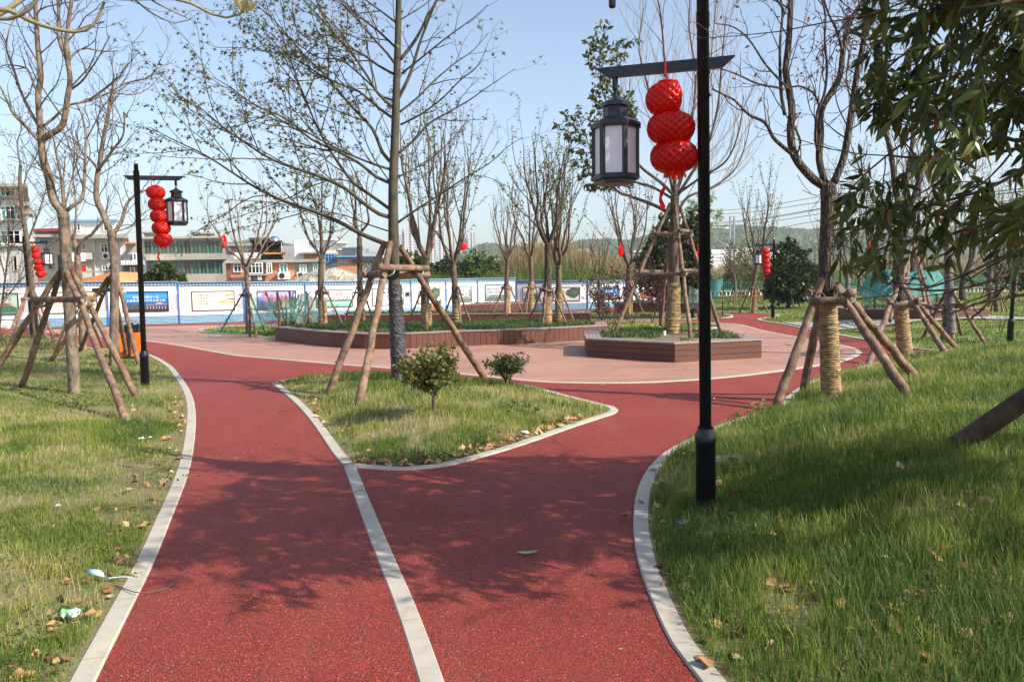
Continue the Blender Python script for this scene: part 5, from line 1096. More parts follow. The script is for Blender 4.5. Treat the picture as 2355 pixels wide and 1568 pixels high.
# px, base py, fork py, top py, half width px, Y, base z, label, options, stake label
MS = [(743, 752, 600, 395, 62, 24.6, .39, 'vase shaped tree at the left end of the long planter', dict(seed=61, nl=4, ropez=.9, crot=.2), 'stakes around the tree at the left end of the long planter'),
 (830, 743, 548, 400, 42, 26.2, .39, 'slender tree behind the left stakes of the centre tree', dict(seed=62, nl=3, ropez=.9, crot=.6, tn=5, brown=.4), 'thin stakes around the slender tree left of the centre tree'),
 (981, 759, 590, 300, 88, 22.0, .39, 'tallest planter tree with rope foot just right of the centre tree', dict(seed=63, nl=5, ropez=.75, tr=.10, crot=.1), 'stakes around the tallest planter tree'),
 (1052, 748, 610, 345, 60, 24.4, .39, 'planter tree with the round red lantern in its branches', dict(seed=64, nl=5, ropez=.8, crot=.9, brown=.35), 'stakes around the planter tree with the round red lantern'),
 (1167, 721, 605, 470, 44, 32.4, .40, 'short upright twiggy tree above the back planter', dict(seed=65, nl=6, ropez=1.1, crot=.5, lf=lf_brown, leaf=2, tn=4), 'stakes around the short twiggy tree in the back planter'),
 (1222, 719, 590, 400, 45, 33, .40, 'tree behind the tall pair, slightly left of them', dict(seed=66, nl=4, ropez=1.3, crot=.3, brown=.5), 'stakes of the tree just left of the tall pair'),
 (1258, 748, 560, 335, 66, 23.9, .39, 'tall dark stemmed tree at the right part of the long planter', dict(seed=67, nl=5, ropez=.85, tr=.095, crot=.2, bark=m_bark_dark), 'stakes around the tall dark stemmed tree in the long planter'),
 (1286, 745, 612, 400, 52, 24.8, .39, 'bushy pale stemmed tree directly right of the tall dark stemmed one', dict(seed=68, nl=6, ropez=1.0, crot=.7, tn=4), 'stakes around the bushy pale stemmed tree'),
 (1446, 731, 610, 440, 60, 37, .0, 'tree with withered brown leaves behind the purple shrubs', dict(seed=69, nl=5, ropez=1.6, crot=.1, lf=lf_brown, leaf=6, ls=.12, tn=4, tr=.12), 'stakes around the brown leaved tree'),
 (1378, 714, 640, 545, 34, 44, .0, 'small dry tree at the far path left of the brown leaved tree', dict(seed=70, nl=5, ropez=1.0, crot=.1, lf=lf_brown, leaf=5, ls=.12, tn=4), 'stakes around the small dry tree at the far path'),
 (1733, 716, 612, 437, 46, 38, .05, 'upright tree between the nearest pole and the far lamp', dict(seed=71, nl=4, ropez=1.2, crot=.2, lf=lf_mid, leaf=5, ls=.12, tr=.10), 'stakes around the upright tree near the far lamp'),
 (1947, 712, 630, 400, 48, 40, .06, 'film wrapped tree right behind the rough barked trunk', dict(seed=72, nl=4, film_=1.7, crot=.2, lf=lf_mid, leaf=3, ls=.1), 'stakes of the film wrapped tree behind the rough barked trunk'),
 (1977, 684, 640, 520, 40, 60, .06, 'small distant tree left of the teal net near the railing', dict(seed=73, nl=4, crot=.2, lf=lf_mid, leaf=3, ls=.15, tr=.14), 'stakes of the small distant tree near the railing'),
 (2018, 692, 630, 440, 60, 52, .06, 'distant wrapped tree in front of the reeds', dict(seed=74, nl=5, crot=.5, film_=1.5, lf=lf_mid, leaf=3, ls=.13, tr=.13), 'stakes of the distant wrapped tree in front of the reeds'),
 (2274, 697, 625, 450, 70, 49, .06, 'distant tree behind the teal net at right', dict(seed=75, nl=5, crot=.5, lf=lf_light, leaf=4, ls=.13, tr=.14), 'stakes of the distant tree behind the teal net'),
 (2215, 700, 640, 430, 60, 47, .06, 'dark forked distant tree above the teal net', dict(seed=76, nl=4, crot=.1, lf=lf_light, leaf=4, ls=.13, tr=.16, bark=m_bark_dark), None),
 (1758, 700, 620, 500, 26, 52, .06, 'thin tree behind the far lamp', dict(seed=77, nl=3, crot=.1, lf=lf_light, leaf=2, ls=.13, tr=.09), 'stakes of the thin tree behind the far lamp'),
 (2128, 716, 640, 470, 40, 36, .06, 'thin pale tree just left of the teal net', dict(seed=81, nl=4, crot=.8, lf=lf_light, leaf=4, ls=.12, tr=.09), 'stakes left of the teal net'),
 (2045, 706, 640, 450, 45, 44, .06, 'upright thin tree between the two rope wrapped trunks', dict(seed=82, nl=3, crot=.3, lf=lf_light, leaf=4, ls=.12, tr=.10), 'crossed stakes between the two rope wrapped trunks'),
 (2292, 735, 650, 470, 40, 33, .06, 'thin tree between the teal net and the right lamp post', dict(seed=83, nl=4, crot=.5, lf=lf_light, leaf=4, ls=.10, tr=.08), 'stakes between the teal net and the right lamp post'),
 (1690, 700, 640, 560, 30, 50, .06, 'small distant tree left of the upright tree', dict(seed=84, nl=4, crot=.5, lf=lf_brown, leaf=4, ls=.12, tr=.08), 'stakes of the small distant tree left of the upright tree'),
 (1905, 700, 640, 500, 40, 50, .06, 'distant tree peeking behind the rough barked trunk', dict(seed=85, nl=4, crot=.5, lf=lf_mid, leaf=4, ls=.12, tr=.10), 'stakes peeking behind the rough barked trunk'),
 (2330, 715, 640, 420, 60, 42, .06, 'distant tree at the right edge behind the lamp post', dict(seed=78, nl=4, crot=.8, lf=lf_light, leaf=4, ls=.12, tr=.10), 'stakes of the tree at the right edge')]
for px, by, fy, ty, hw, Y, bz, lb, o, sl_b in MS:
    b_ = P(px, by, Y); b_[2] = bz if bz > .3 else float(gz(b_[0], b_[1])[0]); o = dict(o)
    vase(b_, zpx(px, fy, Y), zpx(px, ty, Y), hw*Y/F_*.85, lb, **o)
    if sl_b:
        za = (zpx(px, fy, Y)-b_[2])*.62 if Y > 36 else min(1.25, (zpx(px, fy, Y)-b_[2])*.62)
        tripod(b_, sl_b, max(za, .9), rad=.52*max(za, .9), n=4 if o['seed'] % 2 else 3, rot=o['seed']*.7, r=.030 if Y < 30 else .035)
b_ = Zp(571, 768); vase(b_, zpx(568, 610, b_[1]), zpx(568, 432, b_[1]), 1.55, 'bare pale tree rising above the green net and boulder', 79, nl=6, tr=.075, leaf=.6, ls=.07, bark=m_bark_pale, twig=m_twig_pale, tn=4, name='bare_tree', crot=.3)
stakes('widely splayed stakes around the bare pale tree by the green net', b_, b_+[0, 0, 1.55], [Zp(503, 766), Zp(574, 772), Zp(592, 777), Zp(612, 764)], 1.38, .032, tr=.07, over=.08)

# shrubs: stems with leaves
def shrub(base, h, w, label, seed, lf, ls=.05, stems=6, dens=1.0, leaf=26, name='shrub', lk='simple', brown=.05, trunk=0, bark=m_bark_grey, twig=m_twig, group='shrubs planted in the lawns', up=.12, r=.010, n2=9, wide=1.2, n1=5):
    rg = random.Random(seed); base = np.asarray(base, float); t = thing(name, base, label, 'shrub', group); mt, mw, lv = MB(), MB(), Leaves(seed)
    f0 = base+[0, 0, trunk]
    if trunk: limb(mt, [base-[0, 0, .05], base+[rg.gauss(0, .01), 0, trunk*.5], f0], r*2.2, r*1.8, 8)
    for i in range(stems):
        a = i*2.4+rg.random(); el = rg.uniform(.25, 1.0); hh = (h-trunk)*rg.uniform(.7, 1)*(.75+.25*el); ww = w*(1.05-el*.75)
        pts = [f0-[0, 0, .03 if trunk else .06]]+[f0+np.array([math.cos(a)*ww*u**.8, math.sin(a)*ww*u**.8, hh*u**(1.0)])+np.array([rg.gauss(0, .02), rg.gauss(0, .02), 0]) for u in (.33, .66, 1)]
        c, rr = limb(mt, pts, r, r*.3, 5)
        spawn(c, rr, 0, [dict(n=n1/h*2*dens, len=h*.32, ang=.7, up=up, r=r*.5, t0=.2, seg=4, wob=.2, tap=.3, leaf=leaf*.3, ls=ls, droop=-.1), dict(n=n2*dens, len=h*.14, ang=.7, up=up*.6, r=.003, seg=3, wob=.2, rmin=.0015, leaf=leaf, ls=ls, droop=-.1)], [mw, mw], lv, rg)
    part('stems', mt, bark, t, True); part('twigs', mw, twig, t, True); part('foliage', lv.build(lk, brown, wide), lf, t); return t
s1 = G(999, 952); shrub(s1, .70, .42, 'leafy globe shrub on a thin stem in front of the centre tree', 101, leafmat('shrub_leaves', (.06, .08, .015), (.21, .24, .06), .5, .4), .055, 14, 1.7, 60, 'globe_shrub', trunk=.24, brown=.08, r=.011, n1=6)
s2 = G(1163, 893); shrub(s2, .50, .36, 'smaller dark green shrub at the foot of the right stake on the island', 102, lf_mid, .055, 12, 1.5, 55, 'globe_shrub', trunk=.16, brown=.02, r=.010, n1=6)
shrub(G(15, 800), .62, 1.0, 'low grey green bush at the left edge under the stakes', 103, leafmat('grey_green_leaves', (.05, .06, .035), (.13, .14, .08), .6, .2), .05, 9, 1.0, 16, 'low_bush')
shrub(G(105, 806), .5, 1.1, 'low spreading bush between the stakes at left', 104, leafmat('grey_green_leaves', (.05, .07, .03), (.12, .15, .07), .6, .2), .05, 8, 1.0, 16, 'low_bush')
shrub(Zp(700, 757, .1), .62, .7, 'low dark bush behind the left corner of the long planter', 105, lf_mid, .07, 8, 1.0, 20, 'low_bush')
shrub(Zp(758, 748, .1), .95, .6, 'sparse russet bush left of the first planter tree', 106, lf_mid, .06, 6, .8, 8, 'low_bush')
PS = [(1374, 752, 28.5, 1.9, .8, 'purple leaved sapling at the right end of the long planter'), (1404, 757, 26.5, 1.7, .9, 'purple leaved shrub in front of the brown leaved tree'), (1455, 745, 30, 2.5, 1.2, 'densest purple leaved shrub left of the hexagonal planter'), (1500, 742, 31, 2.0, .9, 'purple leaved shrub just left of the roped tree')]
for i, (px, py, Y, h, w, lb) in enumerate(PS):
    q = P(px, py, Y); q[2] = 0; shrub(q, h, w, lb, 110+i, lf_purple, .085, 6, .9, 14, 'purple_leaved_shrub', bark=m_twig_dark, twig=m_twig_dark, up=.2, r=.014, n2=6, group='purple leaved shrubs beside the plaza', wide=1.4)
for i, (px, py, Y, h, w, lb, lf, ls) in enumerate([(1376, 716, 43, 2.6, 1.0, 'fresh green shrub in front of the deep blue poster', lf_light, .12), (1711, 690, 58, 4.2, 1.9, 'yellow green shrub by the railing right of the nearest pole', lf_light, .16), (1700, 696, 62, 4.2, 1.6, 'plum shrub behind the yellow green one by the railing', lf_purple, .16), (1775, 690, 60, 3.0, 1.6, 'dark red shrub between the far lamp and the railing', lf_purple, .15), (1560, 770, 18.4, .30, .35, 'small green clump behind the roped trunk', lf_mid, .05)][:4]):
    q = P(px, py, Y); q[2] = float(gz(q[0], q[1])[0]); shrub(q, h, w, lb, 120+i, lf, ls, 8, .8, 12, 'tall_shrub', up=.25, r=.022, n2=4, group='tall shrubs near the railing')
shrub(G(1640, 741), .8, .35, 'sparse twiggy sapling on the lawn tip', 130, lf_brown, .05, 4, .5, 3, 'sapling'); shrub(G(1963, 737), .9, .5, 'nearly leafless low shrub by the pale walk', 131, lf_brown, .05, 5, .5, 2, 'sapling')
shrub(G(2300, 768), .75, .3, 'bare twiggy sapling left of the right lamp post', 132, lf_brown, .05, 4, .5, 1, 'sapling')

# nets
def netmat(name, col, a):
    m, n, b = sm(name); b.inputs[0].default_value = c4(col); b.inputs['Roughness'].default_value = .6
    w = nd(n, 'TexNoise', {'Vector': coords(n), 'Scale': 4, 'Detail': 6}).outputs[0]
    t_ = nd(n, 'BsdfTransparent'); tl = nd(n, 'BsdfTranslucent', {0: c4(col)}); m1 = nd(n, 'MixShader', {0: .45}); n.links.new(b.outputs[0], m1.inputs[1]); n.links.new(tl.outputs[0], m1.inputs[2])
    f = nd(n, 'MapRange', {0: w, 1: .3, 2: .7, 3: a-.22, 4: a+.22}).outputs[0]; m2 = nd(n, 'MixShader', {0: f}); n.links.new(t_.outputs[0], m2.inputs[1]); n.links.new(m1.outputs[0], m2.inputs[2]); n.links.new(m2.outputs[0], n.nodes['Material Output'].inputs[0]); return m
m_net = netmat('green_shade_net', (.10, .34, .27), .42); m_net2 = netmat('teal_shade_net', (.07, .33, .31), .80)
def curtain(mb, pts, ztop, zbot, seed, folds=.10, nz=16):
    rg = random.Random(seed); c = catmull([np.array([*p, 0]) for p in pts], .07); k = len(c); ph = [rg.random()*6 for _ in range(4)]; V = []
    for j in range(nz+1):
        v = j/nz
        for i in range(k):
            s = i*.07; zt = ztop(s, i/(k-1)); zb = zbot(s, i/(k-1)); f = folds*(math.sin(s*5+ph[0]+v*2)+.6*math.sin(s*11+ph[1]-v*3))*(.3+v)
            T_ = c[min(i+1, k-1)]-c[max(i-1, 0)]; T_ = T_/(np.linalg.norm(T_)+1e-9); V.append((c[i][0]-T_[1]*f, c[i][1]+T_[0]*f, zt+(zb-zt)*v+.03*math.sin(s*7+v*5)))
    ii = np.arange(nz)[:, None]*k+np.arange(k-1)[None]; mb.add(V, np.stack([ii, ii+1, ii+k+1, ii+k], -1).reshape(-1, 4))
n0 = Zp(578, 775); Yn = n0[1]; cxn, cyn = n0[0]+1.05, Yn+.6
tn_ = thing('net_enclosure', (cxn, cyn, 0), 'torn green net strung between poles around a pruned shrub and boulder', 'netting')
mb = MB(); ring = [(n0[0]-.05, Yn), (cxn, Yn-.35), (cxn+.85, Yn+.1), (cxn+1.05, Yn+1.1), (cxn-.2, Yn+1.8), (n0[0]-.2, Yn+1.0)]
curtain(mb, ring, lambda s, u: 1.45-.28*abs(math.sin(u*9)), lambda s, u: .25+.3*math.sin(u*7)**2, 3); part('net', mb, m_net, tn_)
mb = MB()
for a, b_ in (((n0[0]-.05, Yn, 1.35), (n0[0]-1.3, Yn-.6, .05)),): 
    for k in range(5): mb.tube([np.array(a)+[.02*k, 0, -.1*k], (np.array(a)+np.array(b_))/2-[.1, 0, .15+.05*k], np.array(b_)+[.12*k, 0, 0]], .006, 4)
mb.tube([(n0[0]-.05, Yn-.03, .95), (cxn-.3, Yn-.36, .88), (cxn+.3, Yn-.3, .92), (cxn+.85, Yn+.08, 1.2)], .022, 5); part('net_strands', mb, mat('green_twine', (.03, .24, .20), rough=.7), tn_)
for px in ring[:4]+[(ring[4])]: mb = MB(); mb.tube([(px[0], px[1], -.05), (px[0]+.03, px[1], .8), (px[0]-.02, px[1], 1.5)], .042, 8); part('pole', mb, m_pole, tn_, True)
rgn = random.Random(5); tp_ = thing('pruned_shrub', (cxn, cyn, 0), 'hard pruned bare shrub inside the green net', 'shrub'); mt, mw = MB(), MB()
for i in range(9):
    a = i*.7; e = rgn.uniform(.5, 1.1); c, r = limb(mt, [(cxn, cyn, -.03), (cxn+.2*math.cos(a), cyn+.2*math.sin(a), .35), (cxn+e*.8*math.cos(a), cyn+e*.6*math.sin(a), .9+.5*rgn.random()), (cxn+e*1.0*math.cos(a), cyn+e*.8*math.sin(a), 1.3+.3*rgn.random())], .035, .015, 7)
    spawn(c, r, 0, [dict(n=2, len=.45, ang=.6, up=.3, r=.014, t0=.3, seg=3, wob=.15, rmin=.006)], [mw], None, rgn)
part('stems', mt, m_bark_grey, tp_, True); part('twigs', mw, m_twig, tp_, True)
def rock(c, sz, mt, label, seed, name='boulder'):
    r = np.random.default_rng(seed); mb = MB(); na, nz = 26, 14; V = []; bumps = r.normal(0, 1, (7, 3)); bumps /= np.linalg.norm(bumps, axis=1)[:, None]
    for a in range(nz):
        ph = math.pi*a/(nz-1)
        for j in range(na):
            th = j*2*math.pi/na; d = np.array([math.sin(ph)*math.cos(th), math.sin(ph)*math.sin(th), math.cos(ph)]); k = 1.0
            for q in bumps: dd = d@q; k = min(k, .80/max(dd, 1e-3)) if dd > .8 else k
            V.append(np.array(c)+d*k*np.array(sz)*(1+.03*math.sin(7*th+3*ph)))
    ii = np.arange(nz-1)[:, None]*na; jj = np.arange(na)[None]; j2 = (jj+1) % na; mb.add(V, np.stack([ii+jj, ii+na+jj, ii+na+j2, ii+j2], -1).reshape(-1, 4))
    return solo(name, mb, mt, label, 'rock')
rock((cxn+.35, Yn+1.2, .33), (.85, .5, .42), mat('buff_boulder', (.34, .28, .18), (.52, .46, .36), sc=3, rough=.9, bump=.6, bsc=9, dist=.04), 'large buff boulder behind the green net', 4)
q = Zp(17, 758); rock(q+[0, 0, .15], (.42, .25, .24), mat('pale_block', (.50, .47, .40), (.62, .60, .54), sc=3, rough=.9, bump=.4, bsc=9), 'pale squarish stone on the path at the left edge', 9)
# teal canopy net at right
qn = G(2218, 748); cX, cY = qn[0], 28.6; tn2 = thing('net_canopy', (cX, cY, 0), 'teal shade net draped over poles like a tent on the right lawn', 'netting')
mb = MB(); nx_, ny_ = 40, 26; V = []; hx, hy = 1.22, .8
for j in range(ny_+1):
    for i in range(nx_+1):
        u, v = i/nx_*2-1, j/ny_*2-1; ex, ey = max(0, abs(u)-.72)/.28, max(0, abs(v)-.62)/.38; e = max(ex, ey)
        z = 1.92-.16*(1-e)*(math.cos(u*2.4)*.7+.3*math.cos(v*3))+(.10 if abs(u+.25) < .1 else 0)*(1-e)-1.05*e**1.25*(.9+.2*math.sin(u*5+v*3))-(.28 if (v < 0 and e > .8) else 0)*(.5+.5*math.sin(u*9))
        V.append((cX+u*hx*(1+.10*e)+.04*math.sin(v*9+u*4)*e, cY+v*hy*(1+.10*e)+.05*math.sin(u*11)*e, z))
ii = np.arange(ny_)[:, None]*(nx_+1)+np.arange(nx_)[None]; mb.add(V, np.stack([ii, ii+1, ii+nx_+2, ii+nx_+1], -1).reshape(-1, 4)); part('net', mb, m_net2, tn2, True)
for sx_, sy_ in ((-.72, -.6), (.72, -.6), (.72, .6), (-.72, .6)): mb = MB(); x, y = cX+hx*sx_, cY+hy*sy_; mb.tube([(x+.05*sx_, y, 0), (x, y, 1.0), (x-.02, y, 1.9)], .035, 8); part('pole', mb, m_pole, tn2, True)
tp2 = thing('pruned_shrub', (cX, cY, 0), 'pruned bare stems under the teal net', 'shrub'); mt = MB()
for i in range(11): a = i*.6; limb(mt, [(cX+.1, cY, -.02), (cX+.1+.25*math.cos(a), cY+.2*math.sin(a), .5), (cX+.1+.75*math.cos(a), cY+.5*math.sin(a), 1.25+.25*rgn.random())], .032, .018, 6)
part('stems', mt, m_bark_dark, tp2, True)
q = P(1648, 728, 34); q[2] = 0; tn3 = thing('net_on_pole', q, 'torn teal net rag hung on sticks just right of the nearest pole', 'netting'); mb = MB()
curtain(mb, [(q[0]-.25, q[1]), (q[0]-.0, q[1]-.1), (q[0]+.25, q[1]+.05)], lambda s, u: 1.80-.15*math.sin(u*3), lambda s, u: 1.05-.25*math.sin(u*6), 8, .05); part('net', mb, m_net2, tn3)
mb = MB(); mb.tube([q+[.25, 0, -.05], q+[.28, 0, .9], q+[.3, 0, 1.4]], .03, 7); part('pole', mb, m_pole, tn3, True)
q = P(1600, 730, 33); q[2] = 0; tn4 = thing('net_on_pole', q, 'pale teal net bundle tied to a thin pole left of the nearest pole', 'netting'); mb = MB()
curtain(mb, [(q[0]-.3, q[1]), (q[0], q[1]-.15), (q[0]+.4, q[1]+.05)], lambda s, u: 1.45-.2*math.sin(u*3), lambda s, u: .3+.2*math.sin(u*6), 9, .08); part('net', mb, netmat('faded_net', (.30, .50, .46), .4), tn4)
mb = MB(); mb.tube([q+[.1, 0, -.05], q+[.12, 0, .9], q+[.1, 0, 1.5]], .03, 7); part('pole', mb, m_pole, tn4, True)

# leafy crowns made of leaf clumps
def crown(base, blobs, Y, lf, ls, n, label, seed, name='evergreen_tree', bark=m_bark_grey, tr=.10, zt=None, group=None, dz=1.0, kind='simple', brown=.02, shell=.6, wide=1.5):
    r = np.random.default_rng(seed); base = np.asarray(base, float); t = thing(name, base, label, 'tree', group); mt = MB(); C = []
    for px, py, rx, ry in blobs: c = P(px, py, Y); C.append((c+[0, r.uniform(-.3, .3)*rx*Y/F_, 0], rx*Y/F_, ry*Y/F_))
    fk = base+[0, 0, (min(c[0][2]-c[2]*.6 for c in C)-base[2])*.9] if zt is None else np.array([base[0], base[1], zt])
    limb(mt, [base-[0, 0, .05], (base+fk)/2+[.02, 0, 0], fk], tr*1.2, tr, 10)
    for c, a, b_ in C:
        if np.linalg.norm(c-fk) > .1: limb(mt, [fk-[0, 0, .05], (fk+c)/2+r.normal(0, .08, 3), c], tr*.5, tr*.12, 6)
    tot = sum(a*a*b_ for _, a, b_ in C); Ps, Ds = [], []
    for c, a, b_ in C:
        m_ = int(n*a*a*b_/tot); nc = max(6, m_//16); d = r.normal(0, 1, (nc, 3)); d /= np.linalg.norm(d, axis=1)[:, None]; rad = shell+(1-shell)*r.random((nc, 1))**.6
        cc_ = d*rad*(1+.13*r.normal(0, 1, (nc, 1))); pos = cc_[r.integers(0, nc, m_)]+r.normal(0, .085, (m_, 3)); dr = pos/(np.linalg.norm(pos, axis=1)[:, None]+1e-6)+[0, 0, -.1]
        Ps.append(c+pos*[a, a*dz, b_]); Ds.append(dr+r.normal(0, .4, dr.shape))
    lv = Leaves(seed); lv.P = list(np.vstack(Ps)); lv.D = list(np.vstack(Ds)); lv.S = list(ls*r.uniform(.7, 1.3, len(lv.P)))
    part('trunk', mt, bark, t, True); part('foliage', lv.build(kind, brown, wide), lf, t); return t
q = P(1812, 712, 41); q[2] = .08
crown(q, [(1822, 600, 36, 42), (1800, 640, 36, 40), (1845, 640, 34, 40), (1822, 660, 48, 34), (1812, 570, 18, 20), (1790, 670, 28, 22), (1858, 668, 24, 22)], 41, leafmat('camphor_leaves', (.025, .045, .018), (.085, .13, .05), .4, .25, .5), .17, 9000, 'round dense dark green camphor beside the far lamp', 201, zt=1.2)
tripod(q, 'stakes under the round dark green camphor', 1.5, rad=1.0, n=3, rot=.5, r=.04)
q = P(1520, 720, 34); q[2] = 0
crown(q, [(1525, 560, 32, 50), (1500, 610, 36, 46), (1580, 560, 34, 50), (1600, 620, 34, 46), (1550, 640, 50, 46), (1540, 510, 22, 26), (1497, 650, 30, 26), (1600, 510, 18, 36)], 34, leafmat('osmanthus_leaves', (.025, .042, .014), (.085, .115, .045), .45, .25), .16, 12000, 'broad dark evergreen directly behind the roped tree', 202, zt=1.0, shell=.35)
q = P(1612, 690, 50); q[2] = 0
crown(q, [(1590, 480, 26, 34), (1625, 455, 22, 22), (1610, 520, 34, 34), (1640, 490, 22, 24), (1575, 520, 20, 30)], 50, leafmat('willow_leaves', (.12, .20, .04), (.24, .34, .09), .5, .4), .17, 2600, 'feathery light green tree behind the nearest pole', 203, shell=.1, wide=.7)
# ================================================================== BEYOND THE PARK
m_conc = mat('weathered_concrete', (.30, .275, .24), (.46, .43, .38), sc=.35, rough=.9, c3=(.38, .35, .31), bump=.1, bsc=3)
m_render = mat('pale_render', (.52, .50, .46), (.66, .65, .62), sc=.3, rough=.85)
m_greyr = mat('grey_render', (.34, .33, .32), (.48, .46, .44), sc=.3, rough=.9)
m_tan = mat('tan_block', (.36, .32, .25), (.48, .44, .36), sc=.8, rough=.9)
m_white, n, b = sm('white_corrugated_sheet')
b.inputs[0].default_value = (.74, .75, .75, 1); b.inputs['Roughness'].default_value = .45
wv = nd(n, 'TexWave', {'Vector': coords(n), 'Scale': 1.6, 'Distortion': 0}, wave_type='BANDS', bands_direction='X').outputs[1]; bumpn(n, b, wv, .6, .05)
def brickm(name, a, c, mo, sc=1):
    m, n, b = sm(name); tc = coords(n); sp = nd(n, 'SeparateXYZ', {0: tc}); cb = nd(n, 'CombineXYZ', {0: mth(n, 'ADD', sp.outputs[0], sp.outputs[1]), 1: sp.outputs[2]}).outputs[0]
    bk = nd(n, 'TexBrick', {'Vector': cb, 'Scale': 1.0, 'Mortar Size': .012*sc, 'Brick Width': .26*sc, 'Row Height': .085*sc}); bk.inputs['Color1'].default_value = c4(a); bk.inputs['Color2'].default_value = c4(c); bk.inputs['Mortar'].default_value = c4(mo)
    nz = nd(n, 'TexNoise', {'Vector': tc, 'Scale': .5, 'Detail': 6}).outputs[0]; n.links.new(mixc(n, mth(n, 'MULTIPLY', nz, .5), bk.outputs[0], tuple((x+y)/2*.85 for x, y in zip(a, c))), b.inputs[0]); b.inputs['Roughness'].default_value = .9; return m
m_brick = brickm('orange_brick', (.62, .25, .12), (.52, .19, .08), (.45, .38, .32)); m_gbrick = brickm('grey_blockwork', (.36, .34, .31), (.44, .42, .38), (.30, .28, .26), 1.6)
def glassm(name, c): m, n, b = sm(name); b.inputs[0].default_value = c4(c); b.inputs['Roughness'].default_value = .12; b.inputs['Specular IOR Level'].default_value = .6; return m
g_green = glassm('green_glass', (.020, .095, .070)); g_dark = glassm('dark_glass', (.018, .028, .032)); g_teal = glassm('teal_glass', (.05, .32, .28)); g_blue = glassm('blue_glass', (.03, .07, .22))
m_alu = mat('window_alloy', (.17, .18, .15), (.24, .24, .20), sc=3, rough=.5); m_wfr = mat('white_window_frame', (.70, .70, .68), rough=.5); m_bluet = mat('light_blue_trim', (.14, .38, .68), rough=.5)
m_void = mat('dark_opening', (.03, .028, .026), rough=.9); m_roofd = mat('dark_roof_sheet', (.045, .04, .042), (.08, .07, .07), sc=2, rough=.8); m_ored = mat('orange_tiles', (.50, .17, .07), (.62, .26, .12), sc=2, rough=.8)
m_maroon = mat('maroon_sheet', (.20, .03, .05), rough=.6)
class Bd:
    """building whose parts are given as picture rectangles on its front plane at distance Y"""
    def __init__(s, name, label, x0, x1, yt, Y, D, mt, group='houses and sheds behind the hoarding', cat='building'):
        s.Y = Y; s.D = D; s.k = ((x0+x1)/2-CX)/F_*.9; a = P(x0, yt, Y); b_ = P(x1, yt, Y); s.t = thing(name, ((a[0]+b_[0])/2, Y, 0), label, cat, group); s.box('walls', x0, x1, yt, None, mt, 0, D)
    def xz(s, x, y): p = P(x, y if y is not None else 700, s.Y); return p[0], (p[2] if y is not None else -.04)
    def box(s, name, x0, x1, yt, yb, mt, f=0, d=None, parent=None, label=None):
        X0, _ = s.xz(x0, 600); X1, _ = s.xz(x1, 600); xm = (x0+x1)/2; zt = s.xz(xm, yt)[1]; zb = s.xz(xm, yb)[1]; d = s.D if d is None else d
        k = s.k; mb = MB(); ya, yb_ = -f, -f+d; mb.prism([(X0+k*ya, s.Y+ya), (X1+k*ya, s.Y+ya), (X1+k*yb_, s.Y+yb_), (X0+k*yb_, s.Y+yb_)], zb, zt); return part(name, mb, mt, parent or s.t, label=label)
    def win(s, x0, x1, yt, yb, nx=2, ny=2, fr=m_wfr, gl=g_dark, f=.05, fw=.07, sill=False):
        X0, zt = s.xz(x0, yt); X1, zb = s.xz(x1, yb); Y = s.Y-f; mb = MB()
        for a, b_, c, d in ((X0, X1, zt-fw, zt), (X0, X1, zb, zb+fw), (X0, X0+fw, zb+fw, zt-fw), (X1-fw, X1, zb+fw, zt-fw)): mb.bb(a, b_, Y-.06, Y+.04, c, d)
        for i in range(1, nx): x = X0+(X1-X0)*i/nx; mb.bb(x-fw*.35, x+fw*.35, Y-.05, Y+.03, zb+fw, zt-fw)
        for i in range(1, ny): z = zb+(zt-zb)*(.68 if ny == 2 else i/ny); mb.bb(X0+fw, X1-fw, Y-.045, Y+.025, z-fw*.35, z+fw*.35)
        w = part('window', mb, fr, s.t); mb = MB(); mb.bb(X0+fw*.5, X1-fw*.5, Y+.0, Y+.02, zb+fw*.5, zt-fw*.5); part('pane', mb, gl, w)
        if sill: mb = MB(); mb.bb(X0-.05, X1+.05, Y-.15, Y+.03, zb-.08, zb-.005); part('sill', mb, m_conc, w)
        return w
    def ac(s, x, y, k=.8):
        X, z = s.xz(x, y); mb = MB(); mb.bb(X-k/2, X+k/2, s.Y-.42, s.Y-.06, z-k*.33, z+k*.33); o = part('air_conditioner', mb, m_wfr, s.t); mb = MB(); mb.tube([(X-k*.12, s.Y-.45, z), (X-k*.12, s.Y-.40, z)], k*.25, 12); part('fan', mb, m_void, o)
u = lambda a: a/5.85
# tall flats at far left
A = Bd('apartment_block', 'white and grey flats with green windows at the far left edge', -120, 62, 434, 60, 12, m_render)
A.box('roof_slab', -130, 74, 427, 434, m_conc, 1.0, 13.5); A.box('wall_pier', 22, 62, 434, None, m_greyr, .05, 11)
for i, (y0, y1) in enumerate(((433, 452), (474, 505), (530, 562))):
    A.win(-60, -4, y0, y1, 4, 2, m_wfr, g_teal); A.win(2, 38 if i < 2 else 50, y0, y1, 3, 2, m_wfr, g_teal, sill=True); A.box('floor_band', -120, 64, y1+3, y1+6, m_conc, .25, .3)
A.box('balcony_roof', 44, 76, 470, 478, m_conc, 1.6, 6); A.ac(67-10, 500-1); A.box('awning', 60, 82, 480, 494, m_conc, .8, 3)
for x in (30, 60): A.win(x, x+13, 588, 624, 1, 1, m_conc, g_dark)
A2 = Bd('house', 'low grey house with maroon roof between the far left flats and the white topped house', 84, 158, 533, 70, 10, m_greyr)
A2.box('roof', 82, 160, 527, 534, m_maroon, .8, 11); A2.box('eaves', 80, 160, 541, 547, m_conc, 1.2, 2); A2.win(92, 114, 550, 560, 2, 1, m_bluet, g_blue); 
